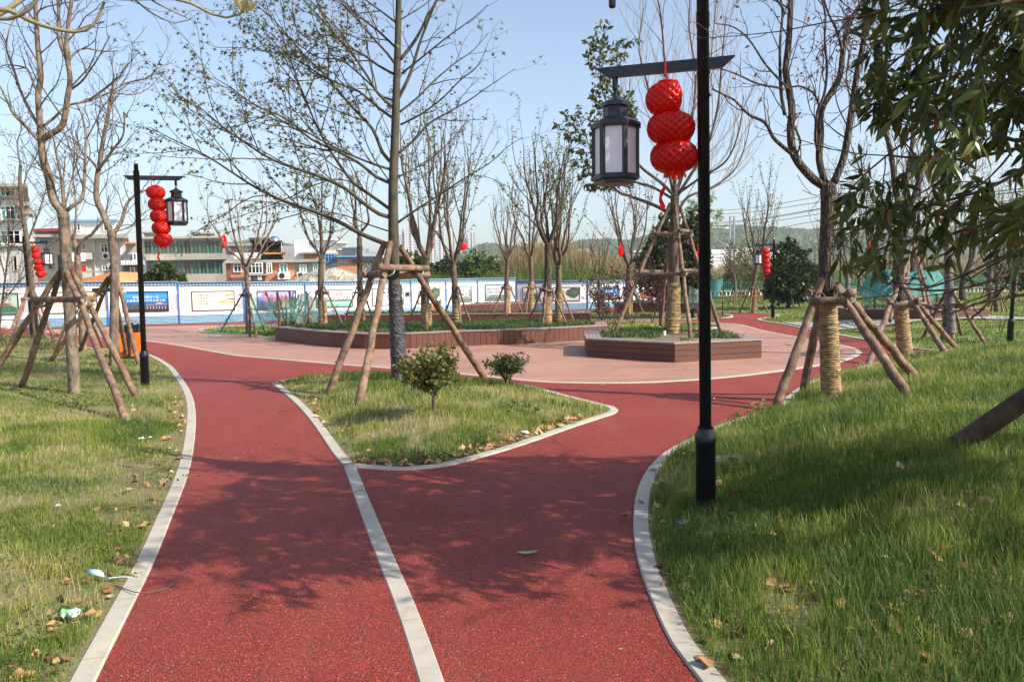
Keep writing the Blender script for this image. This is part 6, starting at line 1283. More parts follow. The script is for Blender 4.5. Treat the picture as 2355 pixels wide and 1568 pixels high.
for x in (48, 110, 132): A2.win(x+40 if x < 60 else x, (x+40 if x < 60 else x)+14, 585, 620, 1, 1, m_conc, g_dark)
A3 = Bd('house', 'grey house with white corrugated rooftop storey and blue trim', 158, 293, 548, 68, 12, m_render)
A3.box('rooftop_storey', 158, 274, 508, 541, m_white, .0, 8); A3.box('roof_trim', 156, 276, 505, 509, m_bluet, .3, 9); A3.box('eaves', 152, 298, 541, 551, m_conc, 1.4, 14)
A3.win(170, 187, 515, 531, 2, 1); A3.win(238, 256, 515, 531, 2, 1); A3.win(178, 199, 560, 575, 3, 1, m_wfr, g_dark); A3.win(232, 257, 561, 581, 3, 2, m_wfr, g_dark, sill=True); A3.win(162, 174, 563, 581, 1, 1, m_wfr, g_teal)
A3.win(235, 257, 608, 622, 3, 2, m_wfr, g_dark); A3.win(162, 170, 608, 618, 1, 1); A3.win(185, 201, 608, 618, 2, 1); A3.box('balcony', 176, 214, 583, 598, m_render, 1.3, 1.3); A3.box('laundry', 162, 200, 583, 602, mat('white_sheet', (.75, .75, .78), rough=.8), 1.45, .05)
A3.ac(251, 589); A3.box('drainpipe', 217, 219, 552, 650, m_wfr, .15, .12); A3.box('drainpipe', 277, 279, 552, 650, m_wfr, .15, .12); A3.box('red_banner', 167, 200, 613, 626, mat('red_cloth', (.60, .02, .015), rough=.6), 2.0, .05)
A3.box('terrace_rail', 200, 262, 624, 628, m_greyr, 1.8, .06)
A4 = Bd('shed', 'dark grey lean-to with pale corrugated awning beside the green windowed factory', 283, 330, 585, 62, 8, mat('slate_sheet', (.10, .12, .14), (.14, .16, .18), sc=2, rough=.7)); A4.box('awning', 280, 332, 600, 610, m_white, 1.4, 1.6); A4.win(300, 312, 615, 634, 1, 2); A4.box('upper_wall', 289, 322, 560, 586, m_tan, -1, 5); A4.box('roof', 288, 314, 558, 561, m_ored, .4, 6); A4.win(306, 316, 582, 599, 1, 1)
# green glazed factory
F = Bd('factory', 'concrete factory with two long rows of green glass windows', 326, 519, 548, 78, 14, m_conc)
for y0, y1, h in ((553.5, 583, 2), (598.5, 629.5, 2)):
    for i in range(10):
        x = 332+i*18.2; F.win(x, x+17.6, y0, y1, 2, 2, m_alu, g_green if (i*3+h+int(y0)) % 5 else g_dark, .03, .03)
F.box('parapet', 323, 521, 544, 549, m_conc, .5, 15); F.box('floor_band', 324, 521, 584, 598, m_conc, .55, .7); F.box('floor_band', 324, 521, 630.5, 652, m_conc, .55, .7)
F.box('stair_house', 327, 355, 530, 545, m_gbrick, -4, 5); F.box('stair_house_roof', 322, 358, 526, 530, m_conc, -3.4, 6.4); F.box('stair_house', 455, 494, 534, 548, m_gbrick, -3, 5); F.box('stair_house_roof', 446, 497, 530, 534, m_conc, -2.4, 6.4); F.box('lean_roof', 396, 441, 546.5, 548.6, m_roofd, -2, 6)
mbn = mat('stored_bags', (.35, .50, .42), (.65, .68, .62), sc=3, rough=.8)
for x, y, w in ((394, 577, 14), (404, 571, 10), (414, 577, 10), (432, 571, 12), (448, 577, 13)): F.box('stored_bag', x-w/2, x+w/2, y-5, 582, mbn, .02, .04)
# brick house
H = Bd('brick_house', 'two storey brick house with bay windows in front of the earth heap', 521, 678, 600, 64, 10, m_brick)
H.box('grey_wing', 678, 748, 603, None, m_gbrick, -.1, 9); H.box('parapet', 518, 748, 597.5, 604, m_conc, .35, 10.7); H.box('corner_pier', 519, 529, 604, None, mat('dark_brick', (.20, .09, .05), rough=.9), .06, 1)
H.win(537, 557, 606, 626, 2, 2); H.win(569, 611, 605, 629, 5, 2, m_wfr, g_dark, .7); H.win(616, 629, 605, 629, 2, 2, m_wfr, g_dark, .35); H.win(643, 662, 606, 628, 2, 2, m_wfr, g_teal, sill=True); H.win(689, 706, 608, 629, 2, 2, m_wfr, glassm('pale_green_curtain', (.22, .48, .38)), sill=True); H.win(720, 733, 606, 624, 2, 2, m_wfr, g_teal)
H.ac(655, 634, .9); H.ac(697, 633, .8); H.box('bay_floor', 566, 614, 630, 634, m_conc, .9, 1)
for i, (x, c) in enumerate(((571, (.5, .5, .5)), (580, (.05, .06, .12)), (585, (.07, .08, .15)), (592, (.7, .7, .7)), (596, (.72, .72, .74)))): H.box('laundry', x, x+5, 634, 644, mat('cloth_%d' % i, c, rough=.9), .8, .04)
H.box('low_roof', 520, 600, 645, 648, m_roofd, 2.2, 2)
S = Bd('shed', 'open dark roofed shed on the rooftops right of the factory', 573, 650, 575, 84, 10, m_void); S.box('roof', 575, 622, 547, 553, m_roofd, .5, 9); S.box('roof', 610, 651, 554, 557, m_roofd, .6, 9); S.box('back_wall', 576, 648, 553, 590, m_roofd, -5, .3)
for x in (578, 590, 616, 648): S.box('post', x, x+1.4, 553, 592, m_wfr if x == 648 else m_maroon, .3, .15)
S.box('orange_awning', 609, 657, 582, 585, mat('orange_sheet', (.75, .27, .03), rough=.6), 1.0, 2); S.box('white_tarpaulin', 540, 600, 582, 596, mat('white_plastic_sheet', (.6, .6, .6), (.78, .76, .76), sc=1, rough=.6, bump=1, bsc=1, dist=.3), 1.2, 2); S.box('maroon_ledge', 524, 560, 579, 582, m_maroon, 1, 3)
S2 = Bd('shed', 'low grey roofs with a steel water tank behind the dark shed', 520, 690, 566, 96, 10, m_greyr); S2.box('roof', 518, 600, 560, 566, m_conc, .6, 10); S2.box('side_room', 560, 576, 566, 578, m_render, .1, 1)
X_, z_ = S2.xz(654, 572); mb = MB(); mb.lathe((X_, 92, z_), [(.55, 0), (.6, .1), (.6, 1.0), (.3, 1.25), (.1, 1.3)], 14); part('water_tank', mb, m_steel, S2.t, True)
Wh = Bd('rooftop_cabin', 'white corrugated cabin on the roofs with two small windows', 689, 777, 551, 82, 9, m_white); Wh.box('left_wing', 677, 712, 551, 600, m_white, .3, 8); Wh.win(698, 708, 565, 575, 2, 1); Wh.box('roof', 718, 779, 549.5, 552.5, m_wfr, .5, 10); Wh.win(748, 760, 562, 572, 2, 1); Wh.box('right_wing', 777, 801, 559, 575, m_render, .1, 4); Wh.box('right_roof', 775, 802, 556.5, 559.5, m_wfr, .4, 5)
Wh.box('lower_floor', 700, 775, 583, 606, m_brick, .6, 2); Wh.win(744, 774, 585, 604, 4, 2, m_bluet, g_blue, .7); Wh.box('lower_roof', 690, 740, 580, 584, m_greyr, 1.2, 4); Wh.box('teal_hoarding', 763, 775, 606, 614, mat('teal_sheet', (.22, .60, .68), rough=.6), .8, .1)
K = Bd('house', 'brick and concrete house with blue edged roof behind the centre stakes', 775, 880, 592, 76, 9, m_brick); K.box('upper_storey', 786, 830, 568, 590, m_conc, -2, 6); K.box('upper_roof', 785, 836, 566, 568.5, m_greyr, -1, 7); K.box('terrace', 810, 880, 577, 590, m_greyr, -3, 6); K.box('blue_edge', 775, 872, 588.5, 591, m_bluet, .5, 9); K.box('wall_panel', 776, 798, 594, 606, m_gbrick, .05, .1); K.win(807, 823, 596, 607, 4, 1, m_alu, g_dark); K.win(850, 872, 585, 589, 5, 1, m_wfr, g_teal, -2.8)
K.box('water_tank', 840, 850, 571, 580, m_steel, -1, 1.3)
K2 = Bd('house', 'small grey gabled hut beside the centre tree stakes', 836, 880, 600, 66, 6, m_greyr); K2.box('roof', 833, 884, 596, 601, m_roofd, .5, 7); K2.win(844, 852, 603, 612, 1, 1)
# prefab right of the long planter trees and scattered sheds
Q = Bd('prefab_cabin', 'two storey white prefab cabin with blue trim above the reeds', 1304, 1366, 583, 120, 12, m_white, cat='building'); Q.box('left_gable', 1288, 1304, 580, 602, m_greyr, -3, 8); Q.box('roof', 1292, 1364, 574, 582, m_wfr, 1.5, 14); Q.box('roof_trim', 1304, 1364, 581, 583, m_bluet, 1.6, .3); Q.win(1317, 1324, 586, 594, 2, 1); Q.win(1339, 1346, 586, 594, 2, 1); Q.box('grey_ground_floor', 1303, 1336, 597, 625, m_greyr, .2, 1); Q.box('brick_ground_floor', 1335, 1368, 597, 604, m_brick, .2, 1); Q.box('downpipe', 1333, 1334.3, 583, 604, m_wfr, .3, .2)
for i, (x0, x1, y0, Y, mt_, lb) in enumerate([(1174, 1215, 604, 150, m_render, 'low white shed roofs beyond the green trees'), (1208, 1252, 608, 140, m_greyr, 'low grey huts with small windows left of the prefab cabin'), (1228, 1246, 601, 150, m_brick, 'tiny brick hut left of the prefab cabin'), (1454, 1484, 580, 170, m_greyr, 'grey hut half hidden by the brown leaved tree'), (1120, 1150, 598, 200, m_render, 'small pale house among the trees below the hill')]):
    b_ = Bd('hut', lb, x0, x1, y0, Y, 12, mt_); b_.box('roof', x0-2, x1+2, y0-3, y0, m_wfr if i != 2 else m_ored, 1, 14)
    for k in range(3): b_.win(x0+4+k*(x1-x0)/3.4, x0+4+k*(x1-x0)/3.4+4, y0+4, y0+9, 1, 1, m_wfr, g_dark, .1, .15)
# long white hospital-like block
E = Bd('white_block', 'long white four storey building below the wooded hill', 1600, 1800, 573, 330, 30, mat('white_render', (.62, .62, .62), (.74, .74, .74), sc=.1, rough=.8), group=None)
for r_, y in enumerate((581.5, 588.5, 595.5)):
    for i in range(20):
        if i in (8, 9) and r_ == 0: continue
        x = 1641+i*8.1; E.win(x, x+5.4, y, y+3.3, 2, 1, m_wfr, g_dark, .2, .25)
E.box('roof_parapet', 1700, 1740, 569.5, 573, m_render, 0, 25)
# towers
m_tow, n, b = sm('tower_facade'); tc = coords(n); spx = nd(n, 'SeparateXYZ', {0: tc}); cb = nd(n, 'CombineXYZ', {0: mth(n, 'ADD', spx.outputs[0], spx.outputs[1]), 1: spx.outputs[2]}).outputs[0]
bk = nd(n, 'TexBrick', {'Vector': cb, 'Scale': 1, 'Mortar Size': .9, 'Brick Width': 5.2, 'Row Height': 3.0}, offset=0.0); bk.inputs['Color1'].default_value = (.12, .16, .24, 1); bk.inputs['Color2'].default_value = (.20, .24, .32, 1); bk.inputs['Mortar'].default_value = (.60, .56, .54, 1); n.links.new(bk.outputs[0], b.inputs[0])
for i, (x0, x1, y0, Y, lb) in enumerate([(926, 934, 527, 900, 'slim pale tower at the left of the distant group'), (931, 965, 519, 880, 'widest distant residential tower just right of the centre trunk'), (986, 1004, 521, 900, 'left tower of the tight distant pair'), (1006, 1024, 523, 920, 'right tower of the tight distant pair'), (1030, 1047, 531, 950, 'distant tower half hidden by the lantern tree'), (1064, 1077, 538, 980, 'small bluish tower of the rightmost pair'), (1080, 1094, 534, 960, 'farthest right distant tower'), (916, 925, 540, 960, 'low slim tower peeking left of the distant group')]):
    b_ = Bd('residential_tower', lb, x0, x1, y0, Y, 16, m_tow, group='distant residential towers'); w = x1-x0
    b_.box('roof_crown', x0+w*.25, x1-w*.25, y0-3, y0, m_render, -3, 8); b_.box('end_pier', x0, x0+w*.12, y0-1, None, m_render, .6, 8); b_.box('end_pier', x1-w*.12, x1, y0-1, None, m_render, .6, 8); b_.box('centre_pier', x0+w*.45, x0+w*.55, y0-1.5, None, m_render, .8, 8)

# earth heap behind the hoarding
m_earth = mat('grey_spoil', (.24, .23, .18), (.42, .40, .32), sc=1.2, rough=.95, bump=1.0, bsc=3, dist=.25, c3=(.33, .31, .25))
Yh = 52; mb = MB(); xs = np.linspace(P(615, 640, Yh)[0], P(905, 640, Yh)[0], 120); ys = np.linspace(Yh-4, Yh+7, 40); gx, gy = np.meshgrid(xs, ys)
def ridge(px): return np.interp(px, [615, 640, 680, 700, 730, 770, 800, 826, 850, 905], [649, 643, 637, 628, 617, 611, 620, 630, 645, 655])
pxx = 1177+gx/gy*F_; top = 1.75+(650-ridge(pxx))/F_*Yh; v = (gy-(Yh-4))/11; prof = np.clip(np.sin(np.clip(v*1.6, 0, 1)*math.pi/2), 0, 1)*np.where(v > .7, 1-(v-.7)*2, 1)
hz = np.maximum(top*prof, 0)+.14*np.sin(gx*2.1+gy*1.3)*np.sin(gy*2.7)+.08*np.sin(gx*5.3)*np.sin(gy*4.1+gx)+rng.normal(0, .035, gx.shape)-.1
i = np.arange(39)[:, None]*120+np.arange(119)[None]; mb.add(np.column_stack([gx.ravel(), gy.ravel(), hz.ravel()]), np.stack([i, i+1, i+121, i+120], -1).reshape(-1, 4))
solo('earth_mound', mb, m_earth, 'grey heap of excavated earth behind the lake poster bay', 'earth heap', smooth=True)
Yr = 57; mb = MB()
mb.extr([P(178, 652, Yr), P(190, 640, Yr), P(225, 634, Yr), P(258, 625, Yr), P(268, 652, Yr)], (0, 5, 0)); solo('tiled_roof', mb, m_ored, 'patched orange tiled roof just behind the hoarding at left', 'roof')

# trees beyond the hoarding
gB = 'trees beyond the hoarding'
lf_far = leafmat('far_dark_leaves', (.028, .045, .014), (.085, .12, .035), .6, .25); lf_far2 = leafmat('far_fresh_leaves', (.06, .11, .02), (.17, .24, .06), .6, .35)
def far(x, y, Y, blobs, lf, ls, n, lb, seed, **k): q = P(x, y, Y); q[2] = -.05; crown(q, blobs, Y, lf, ls, n, lb, seed, group=gB, zt=.8, **k)
far(378, 650, 52, [(378, 628, 26, 18), (355, 640, 22, 14), (400, 640, 24, 14), (382, 615, 14, 9), (345, 648, 20, 12)], lf_far, .20, 5000, 'bushy dark tree in front of the green windowed factory', 301)
far(935, 650, 60, [(915, 618, 26, 26), (945, 600, 26, 22), (965, 622, 24, 26), (905, 640, 26, 20), (940, 636, 34, 20)], lf_far, .22, 6500, 'dense round green tree just right of the centre trunk', 302)
far(1020, 652, 62, [(1010, 628, 26, 20), (1035, 610, 20, 20), (990, 640, 22, 16), (1040, 636, 28, 18)], lf_far, .22, 4500, 'dark green tree between the lantern trees', 303)
far(1110, 650, 66, [(1100, 610, 34, 26), (1135, 618, 30, 26), (1075, 622, 24, 24), (1160, 630, 24, 20), (1110, 635, 48, 20), (1090, 590, 16, 14)], lf_far2, .24, 8000, 'light green bamboo-like tree right of the lantern trees', 304, shell=.3)
far(1395, 652, 62, [(1378, 640, 24, 18), (1402, 628, 22, 20), (1420, 640, 18, 14)], lf_far2, .2, 2500, 'fresh green bush above the hoarding near the brown leaved tree', 305, shell=.3)
far(1700, 665, 78, [(1690, 640, 30, 16), (1725, 645, 26, 14)], lf_far2, .24, 2200, 'green bush behind the railing right of the nearest pole', 306, shell=.3)
far(1865, 668, 80, [(1870, 645, 26, 22), (1900, 650, 22, 18)], lf_far2, .26, 2600, 'green bush behind the railing left of the rough barked trunk', 307, shell=.3)
far(1990, 672, 82, [(1960, 640, 30, 26), (2000, 645, 34, 24), (2040, 650, 30, 20)], lf_far2, .3, 4200, 'tall green cane clump behind the railing', 308, shell=.3, wide=.7)
far(2330, 676, 70, [(2330, 610, 34, 40), (2360, 640, 30, 36), (2300, 640, 24, 30), (2400, 600, 40, 50)], lf_far, .26, 5000, 'dark green tree behind the lamp at the right edge', 309, shell=.3)

# reeds, railing, balustrade
lf_reed = leafmat('dry_reed_blades', (.22, .165, .075), (.40, .32, .17), .8, .3)
def reeds(x0, x1, Y0, Y1, n, h0, h1, name_seed, green=.25):
    r = np.random.default_rng(name_seed); Y = r.uniform(Y0, Y1, n); px = r.uniform(x0, x1, n); X = (px-CX)/F_*Y; h = r.uniform(h0, h1, n)*(1+.22*np.sin(X*.5)+.15*np.sin(X*1.7+Y)); a = r.uniform(0, 6.28, n); ln = r.uniform(.05, .35, n)*h
    w = r.uniform(.03, .07, n)*(Y0/80); dx, dy = np.cos(a)*ln, np.sin(a)*ln; wx, wy = w, 0*w
    b0 = np.column_stack([X, Y, np.zeros(n)]); V = np.stack([b0-np.column_stack([wx, wy, 0*w]), b0+np.column_stack([wx, wy, 0*w]), b0+np.column_stack([dx*.4+wx*.8, dy*.4, h*.6]), b0+np.column_stack([dx*.4-wx*.8, dy*.4, h*.6]), b0+np.column_stack([dx, dy, h])], 1)
    pl = r.random(n) < .5; V[pl, 2:4, 2] += (h[pl]*.22)[:, None]; o = (np.arange(n)*5)[:, None]
    C = np.column_stack([r.random(n), np.zeros(n), np.zeros(n)])
    return MB().add(V.reshape(-1, 3), np.array([[0, 1, 2, 3]])+o, np.array([[3, 2, 4]])+o, np.repeat(C, 5, 0))
solo('reeds', reeds(1165, 1480, 56, 72, 9000, 2.2, 4.2, 1), lf_reed, kind='stuff'); solo('reeds', reeds(1560, 2480, 79, 100, 24000, 1.5, 3.3, 2), lf_reed, kind='stuff')
solo('undergrowth', reeds(1560, 2480, 77.5, 88, 14000, 1.0, 2.8, 3), lf_far2, kind='stuff'); solo('undergrowth', reeds(930, 1480, 52, 60, 7000, 1.2, 2.6, 4), lf_far2, kind='stuff')
m_railg = mat('green_railing_paint', (.04, .20, .15), rough=.5); Yf = 74.0
tR = thing('railing', (38, Yf, 0), 'green picket railing on a low white balustrade along the far side of the right lawn', 'railing'); xa, xb = P(1600, 660, Yf)[0], P(2480, 660, Yf)[0]
mb = MB(); 
for z in (.62, 1.28): mb.bb(xa, xb, Yf-.03, Yf+.03, z, z+.05)
part('rail', mb, m_railg, tR)
mb = MB()
for x in np.arange(xa, xb, .17): mb.bb(x, x+.035, Yf-.015, Yf+.015, .56, 1.38)
part('pickets', mb, m_railg, tR, kind='stuff')
for x in np.arange(xa, xb, 4.2): mb = MB(); mb.bb(x-.06, x+.06, Yf-.06, Yf+.06, .55, 1.62); part('post', mb, m_railg, tR)
mb = MB(); mb.bb(xa, xb, Yf-.12, Yf+.12, .42, .55); mb.bb(xa, xb, Yf-.12, Yf+.12, -.02, .10); part('balustrade_rail', mb, m_conc, tR)
mb = MB()
for x in np.arange(xa, xb, .36): mb.tube([(x, Yf, .09), (x, Yf, .43)], .075, 6)
part('balusters', mb, m_wfr, tR, kind='stuff')
# overhead line
m_galv = mat('galvanised_steel', (.30, .32, .34), (.40, .42, .44), sc=3, rough=.5, metal=.3); Ym = 110
def mast(px, y0, lb, Y=Ym, arm=-1):
    q = P(px, 640, Y); q[2] = 0; t = thing('catenary_mast', q, lb, 'railway mast', 'masts of the overhead line'); zt = zpx(px, y0, Y); mb = MB()
    for s in (-.28, .28): mb.box(q+[s, 0, zt/2], (.2, .35, zt))
    part('legs', mb, m_galv, t); mb = MB()
    for k in range(6): z = zt*(.15+.15*k); mb.tube([q+[-.28, 0, z], q+[.28, 0, z+.5]], .05, 4)
    part('bracing', mb, m_galv, t); mb = MB(); mb.tube([q+[0, 0, zt*.84], q+[arm*4.6, 0, zt*.86]], .07, 6); mb.tube([q+[0, 0, zt*.55], q+[arm*4.4, 0, zt*.84]], .06, 6); mb.tube([q+[arm*2, 0, zt*.85], q+[arm*2, 0, zt*.7]], .04, 4); part('cantilever', mb, m_galv, t, True)
    mb = MB(); mb.tube([q+[arm*.2, 0, zt*.84], q+[arm*.9, 0, zt*.84]], .14, 8); mb.tube([q+[arm*.3, 0, zt*.57], q+[arm*.8, 0, zt*.62]], .14, 8); part('insulator', mb, m_wfr, t, True)
mast(1683, 497, 'steel railway mast right of the nearest pole'); mast(1221, 536, 'pale steel mast behind the tall pair of planter trees', 130); mast(1095, 560, 'thin steel mast above the light green tree', 190); mast(977, 568, 'thin distant mast between the towers', 240)
for i, (a, b_, lb) in enumerate([((1600, 485), (1884, 452), 'topmost overhead wire'), ((1600, 492), (1880, 465), 'second overhead wire from the top'), ((1600, 512), (1886, 479), 'upper wire of the close pair'), ((1600, 515), (1886, 481), 'lower wire of the close pair'), ((1600, 520), (1887, 491), 'wire below the close pair'), ((1600, 540), (1889, 506), 'lowest overhead wire above the hill')]):
    A_, B_ = P(*a, 150), P(*b_, 95); D_ = B_-A_; pts = [A_+D_*u-[0, 0, .9*math.sin(math.pi*min(1, max(0, (u % 1.0))))*(.6)] for u in np.linspace(-1.2, 2.4, 40)]
    mb = MB(); mb.tube(pts, .035, 4); solo('overhead_wire', mb, m_black, lb+' crossing the sky right of the nearest pole', 'wire', 'overhead railway wires')
# hills
m_hill = mat('wooded_hillside', (.025, .045, .018), (.075, .105, .040), sc=.05, rough=1, c3=(.045, .07, .028))
def hill(pts, Y, label_seed, depth=220):
    r = np.random.default_rng(label_seed); n_ = 420; m_ = 46; px = np.linspace(pts[0][0], pts[-1][0], n_); hp_ = np.interp(px, [p[0] for p in pts], [p[1] for p in pts]); v = np.linspace(0, 1, m_)
    Yg = Y+depth*v[:, None]+0*px[None]; X = (px[None]-CX)/F_*Yg
    hor = 646-.015*(px-CX); H = (hor-hp_)/F_*(Y+depth)+1.75; Z = H[None]*np.sin(v[:, None]*math.pi/2)**.9
    bump = np.abs(np.sin(X*.31+np.sin(Yg*.21)*2))*np.abs(np.sin(Yg*.27+np.sin(X*.17)*2))*3.2+np.abs(np.sin(X*.83+Yg*.3))*np.abs(np.sin(Yg*.7-X*.2))*1.6+r.normal(0, .55, X.shape)
    Z = Z+bump*np.clip(H[None]/18, .1, 1); Z[0] = -1
    mb = MB(); i = np.arange(m_-1)[:, None]*n_+np.arange(n_-1)[None]; mb.add(np.column_stack([X.ravel(), Yg.ravel(), Z.ravel()]), np.stack([i, i+1, i+n_+1, i+n_], -1).reshape(-1, 4)); return solo('wooded_hill', mb, m_hill, kind='structure', smooth=True)
hill([(1560, 560), (1640, 530), (1690, 527), (1740, 531), (1800, 533), (1840, 535), (1880, 537), (1930, 545), (2060, 545), (2180, 530), (2240, 521), (2330, 510), (2480, 500), (2700, 540)], 620, 1)
hill([(1020, 610), (1080, 580), (1120, 566), (1160, 570), (1220, 575), (1290, 572), (1340, 560), (1400, 556), (1450, 560), (1500, 545), (1600, 540), (1700, 560)], 760, 2)
hill([(380, 600), (420, 575), (520, 566), (580, 560), (660, 566), (700, 574), (800, 585), (900, 590), (1000, 595), (1100, 600)], 900, 3)
# haze
mb = MB(); mb.bb(-900, 900, -40, 1300, -6, 120); mh = bpy.data.materials.new('haze'); mh.use_nodes = True; n = mh.node_tree; n.nodes.clear(); o = n.nodes.new('ShaderNodeOutputMaterial')
pv = n.nodes.new('ShaderNodeVolumePrincipled'); pv.inputs['Color'].default_value = (.86, .92, 1, 1); pv.inputs['Density'].default_value = .00025; pv.inputs['Anisotropy'].default_value = .2; n.links.new(pv.outputs[0], o.inputs['Volume'])
solo('haze', mb, mh, kind='stuff')
# ================================================================== GRASS, WEEDS, FALLEN LEAVES, LITTER
m_gr, n, b = sm('grass_blades'); a = nd(n, 'Attribute', attribute_name='tint').outputs['Color']; n.links.new(a, b.inputs[0]); b.inputs['Roughness'].default_value = .5; b.inputs['Specular IOR Level'].default_value = .35
tl = nd(n, 'BsdfTranslucent', {0: a}); mx = nd(n, 'MixShader', {0: .42}); n.links.new(b.outputs[0], mx.inputs[1]); n.links.new(tl.outputs[0], mx.inputs[2]); n.links.new(mx.outputs[0], n.nodes['Material Output'].inputs[0])
def vnoise(x, y, s, seed):
    r = np.random.default_rng(seed); tb = r.random((64, 64)); xs, ys = x*s+100, y*s+100; xi, yi = np.floor(xs).astype(int), np.floor(ys).astype(int); fx, fy = xs-xi, ys-yi; fx = fx*fx*(3-2*fx); fy = fy*fy*(3-2*fy)
    g_ = lambda i, j: tb[i % 64, j % 64]
    return (g_(xi, yi)*(1-fx)+g_(xi+1, yi)*fx)*(1-fy)+(g_(xi, yi+1)*(1-fx)+g_(xi+1, yi+1)*fx)*fy
def fbm(x, y, s, seed): return .55*vnoise(x, y, s, seed)+.3*vnoise(x, y, s*2.3, seed+1)+.15*vnoise(x, y, s*5.1, seed+2)
GP = [(.115, .18, .026), (.19, .255, .038), (.31, .33, .075), (.46, .39, .17), (.075, .135, .026)]
def blades(keys, Y0, Y1, dens, h, w, seed, z0=None, polys=None, xm=.74, segs=2):
    r = np.random.default_rng(seed); parts = []
    A = xm*(Y1**2-Y0**2)+3*(Y1-Y0); N = int(A*dens); Y = np.sqrt(r.uniform(Y0**2, Y1**2, N)); X = r.uniform(-1, 1, N)*(Y*xm+1.2)
    ok = np.zeros(N, bool); z = np.zeros(N); hk = np.ones(N); dry = np.zeros(N)
    for k in keys:
        poly = LAWN[k][0]; bb = poly.min(0), poly.max(0); m = (X > bb[0][0]) & (X < bb[1][0]) & (Y > bb[0][1]) & (Y < bb[1][1]); idx = np.where(m)[0]
        if not len(idx): continue
        sdv = sdist(X[idx], Y[idx], poly); k2 = idx[sdv > .075]; ok[k2] = True; z[k2] = lz(k, X[k2], Y[k2]); e = sdv[sdv > .075]
        hk[k2] = np.clip((.45 if k != 'right' else .55+.3*(Y[k2] > 6.5))+e/.5, 0, 1)*{'right': 1.0, 'left': .56, 'island': .72}.get(k, .7); dry[k2] = {'right': -.10, 'left': .24, 'island': .10, 'f4': -.05, 'f3': .15}.get(k, 0)
    X, Y, z, hk, dry = X[ok], Y[ok], z[ok], hk[ok], dry[ok]
    p1 = fbm(X, Y, .55, 11); p2 = fbm(X, Y, 2.1, 23)
    bare = (p2 < .36+.09*(dry > .02)) & (r.random(len(X)) < .72); X, Y, z, hk, dry, p1, p2 = [q[~bare] for q in (X, Y, z, hk, dry, p1, p2)]; n_ = len(X)
    H = h*hk*r.uniform(.45, 1.25, n_)*(.55+.9*p1); a = r.uniform(0, 6.283, n_); lean = H*r.uniform(.05, .55, n_); W_ = w*r.uniform(.6, 1.3, n_)
    dx, dy = np.cos(a)*lean, np.sin(a)*lean; b_ = r.uniform(0, 6.283, n_); wx, wy = np.cos(b_)*W_, np.sin(b_)*W_*.6
    B = np.column_stack([X, Y, z-.01]); Wv = np.column_stack([wx, wy, 0*wx]); M_ = np.column_stack([dx*.35, dy*.35, H*.6]); T = np.column_stack([dx, dy, H*(1-.25*(lean/H)**2)])
    V = np.stack([B-Wv, B+Wv, B+M_+Wv*.75, B+M_-Wv*.75, B+T], 1)
    p3 = fbm(X, Y, .9, 41); f = np.clip(.26+1.3*(.5-p2)+1.5*(p3-.5)+.25*(1-p1)+dry+r.normal(0, .2, n_), 0, 1)
    pal = np.array([GP[4], GP[0], GP[1], GP[2], GP[3]]); t_ = f*3.999; i0 = t_.astype(int); fr = (t_-i0)[:, None]; C = pal[i0]*(1-fr)+pal[np.minimum(i0+1, 4)]*fr
    C *= r.uniform(.75, 1.25, (n_, 1)); o = (np.arange(n_)*5)[:, None]
    dr = (r.random(n_) < .10)[:, None]; tip = np.where(dr, np.array([.42, .27, .08]), C*1.25); CC = np.stack([C*.9, C*.9, C, C, tip], 1)  # blade feet painted darker, standing in for shade low in the turf
    return V.reshape(-1, 3), np.array([[0, 1, 2, 3]])+o, np.array([[3, 2, 4]])+o, CC.reshape(-1, 3)
gm = MB()
K3 = ['left', 'island', 'right']; KF = ['left', 'right', 'f1', 'f2', 'f3', 'f4']
for i, a in enumerate([(K3, 2.6, 6.2, 4600, .135, .0028), (K3, 6.2, 10, 2300, .14, .0034), (K3, 10, 16, 900, .14, .0048), (K3+['f1', 'f4'], 16, 26, 300, .13, .009), (KF, 26, 42, 120, .12, .018), (KF, 42, 72, 30, .14, .04)]):
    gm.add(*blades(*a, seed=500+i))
rp = np.random.default_rng(77)
for poly, zz in PLANT:                        # ground cover inside the planters
    poly = np.array(poly); bb0, bb1 = poly.min(0), poly.max(0); Ar = np.prod(bb1-bb0); far_ = poly[:, 1].mean() > 24; n_ = int(Ar*(260 if far_ else 420)); X = rp.uniform(bb0[0], bb1[0], n_); Y = rp.uniform(bb0[1], bb1[1], n_)
    m = inpoly(X, Y, poly) & (fbm(X, Y, .8, 5) > .40); X, Y = X[m], Y[m]; n_ = len(X); H = rp.uniform(.05, .17, n_); a = rp.uniform(0, 6.28, n_); W_ = rp.uniform(.008, .014, n_)
    B = np.column_stack([X, Y, np.full(n_, zz)]); Wv = np.column_stack([W_, 0*W_, 0*W_]); T = np.column_stack([np.cos(a)*H*.8, np.sin(a)*H*.8, H])
    V = np.stack([B-Wv, B+Wv, B+T*.55+Wv*.9+[0, 0, .01], B+T*.55-Wv*.9+[0, 0, .01], B+T], 1); C = np.array([(.05, .10, .03)])+rp.random((n_, 1))*np.array([(.09, .10, .03)]); o = (np.arange(n_)*5)[:, None]
    gm.add(V.reshape(-1, 3), np.array([[0, 1, 2, 3]])+o, np.array([[3, 2, 4]])+o, np.repeat(C, 5, 0))
solo('grass', gm, m_gr, kind='stuff')
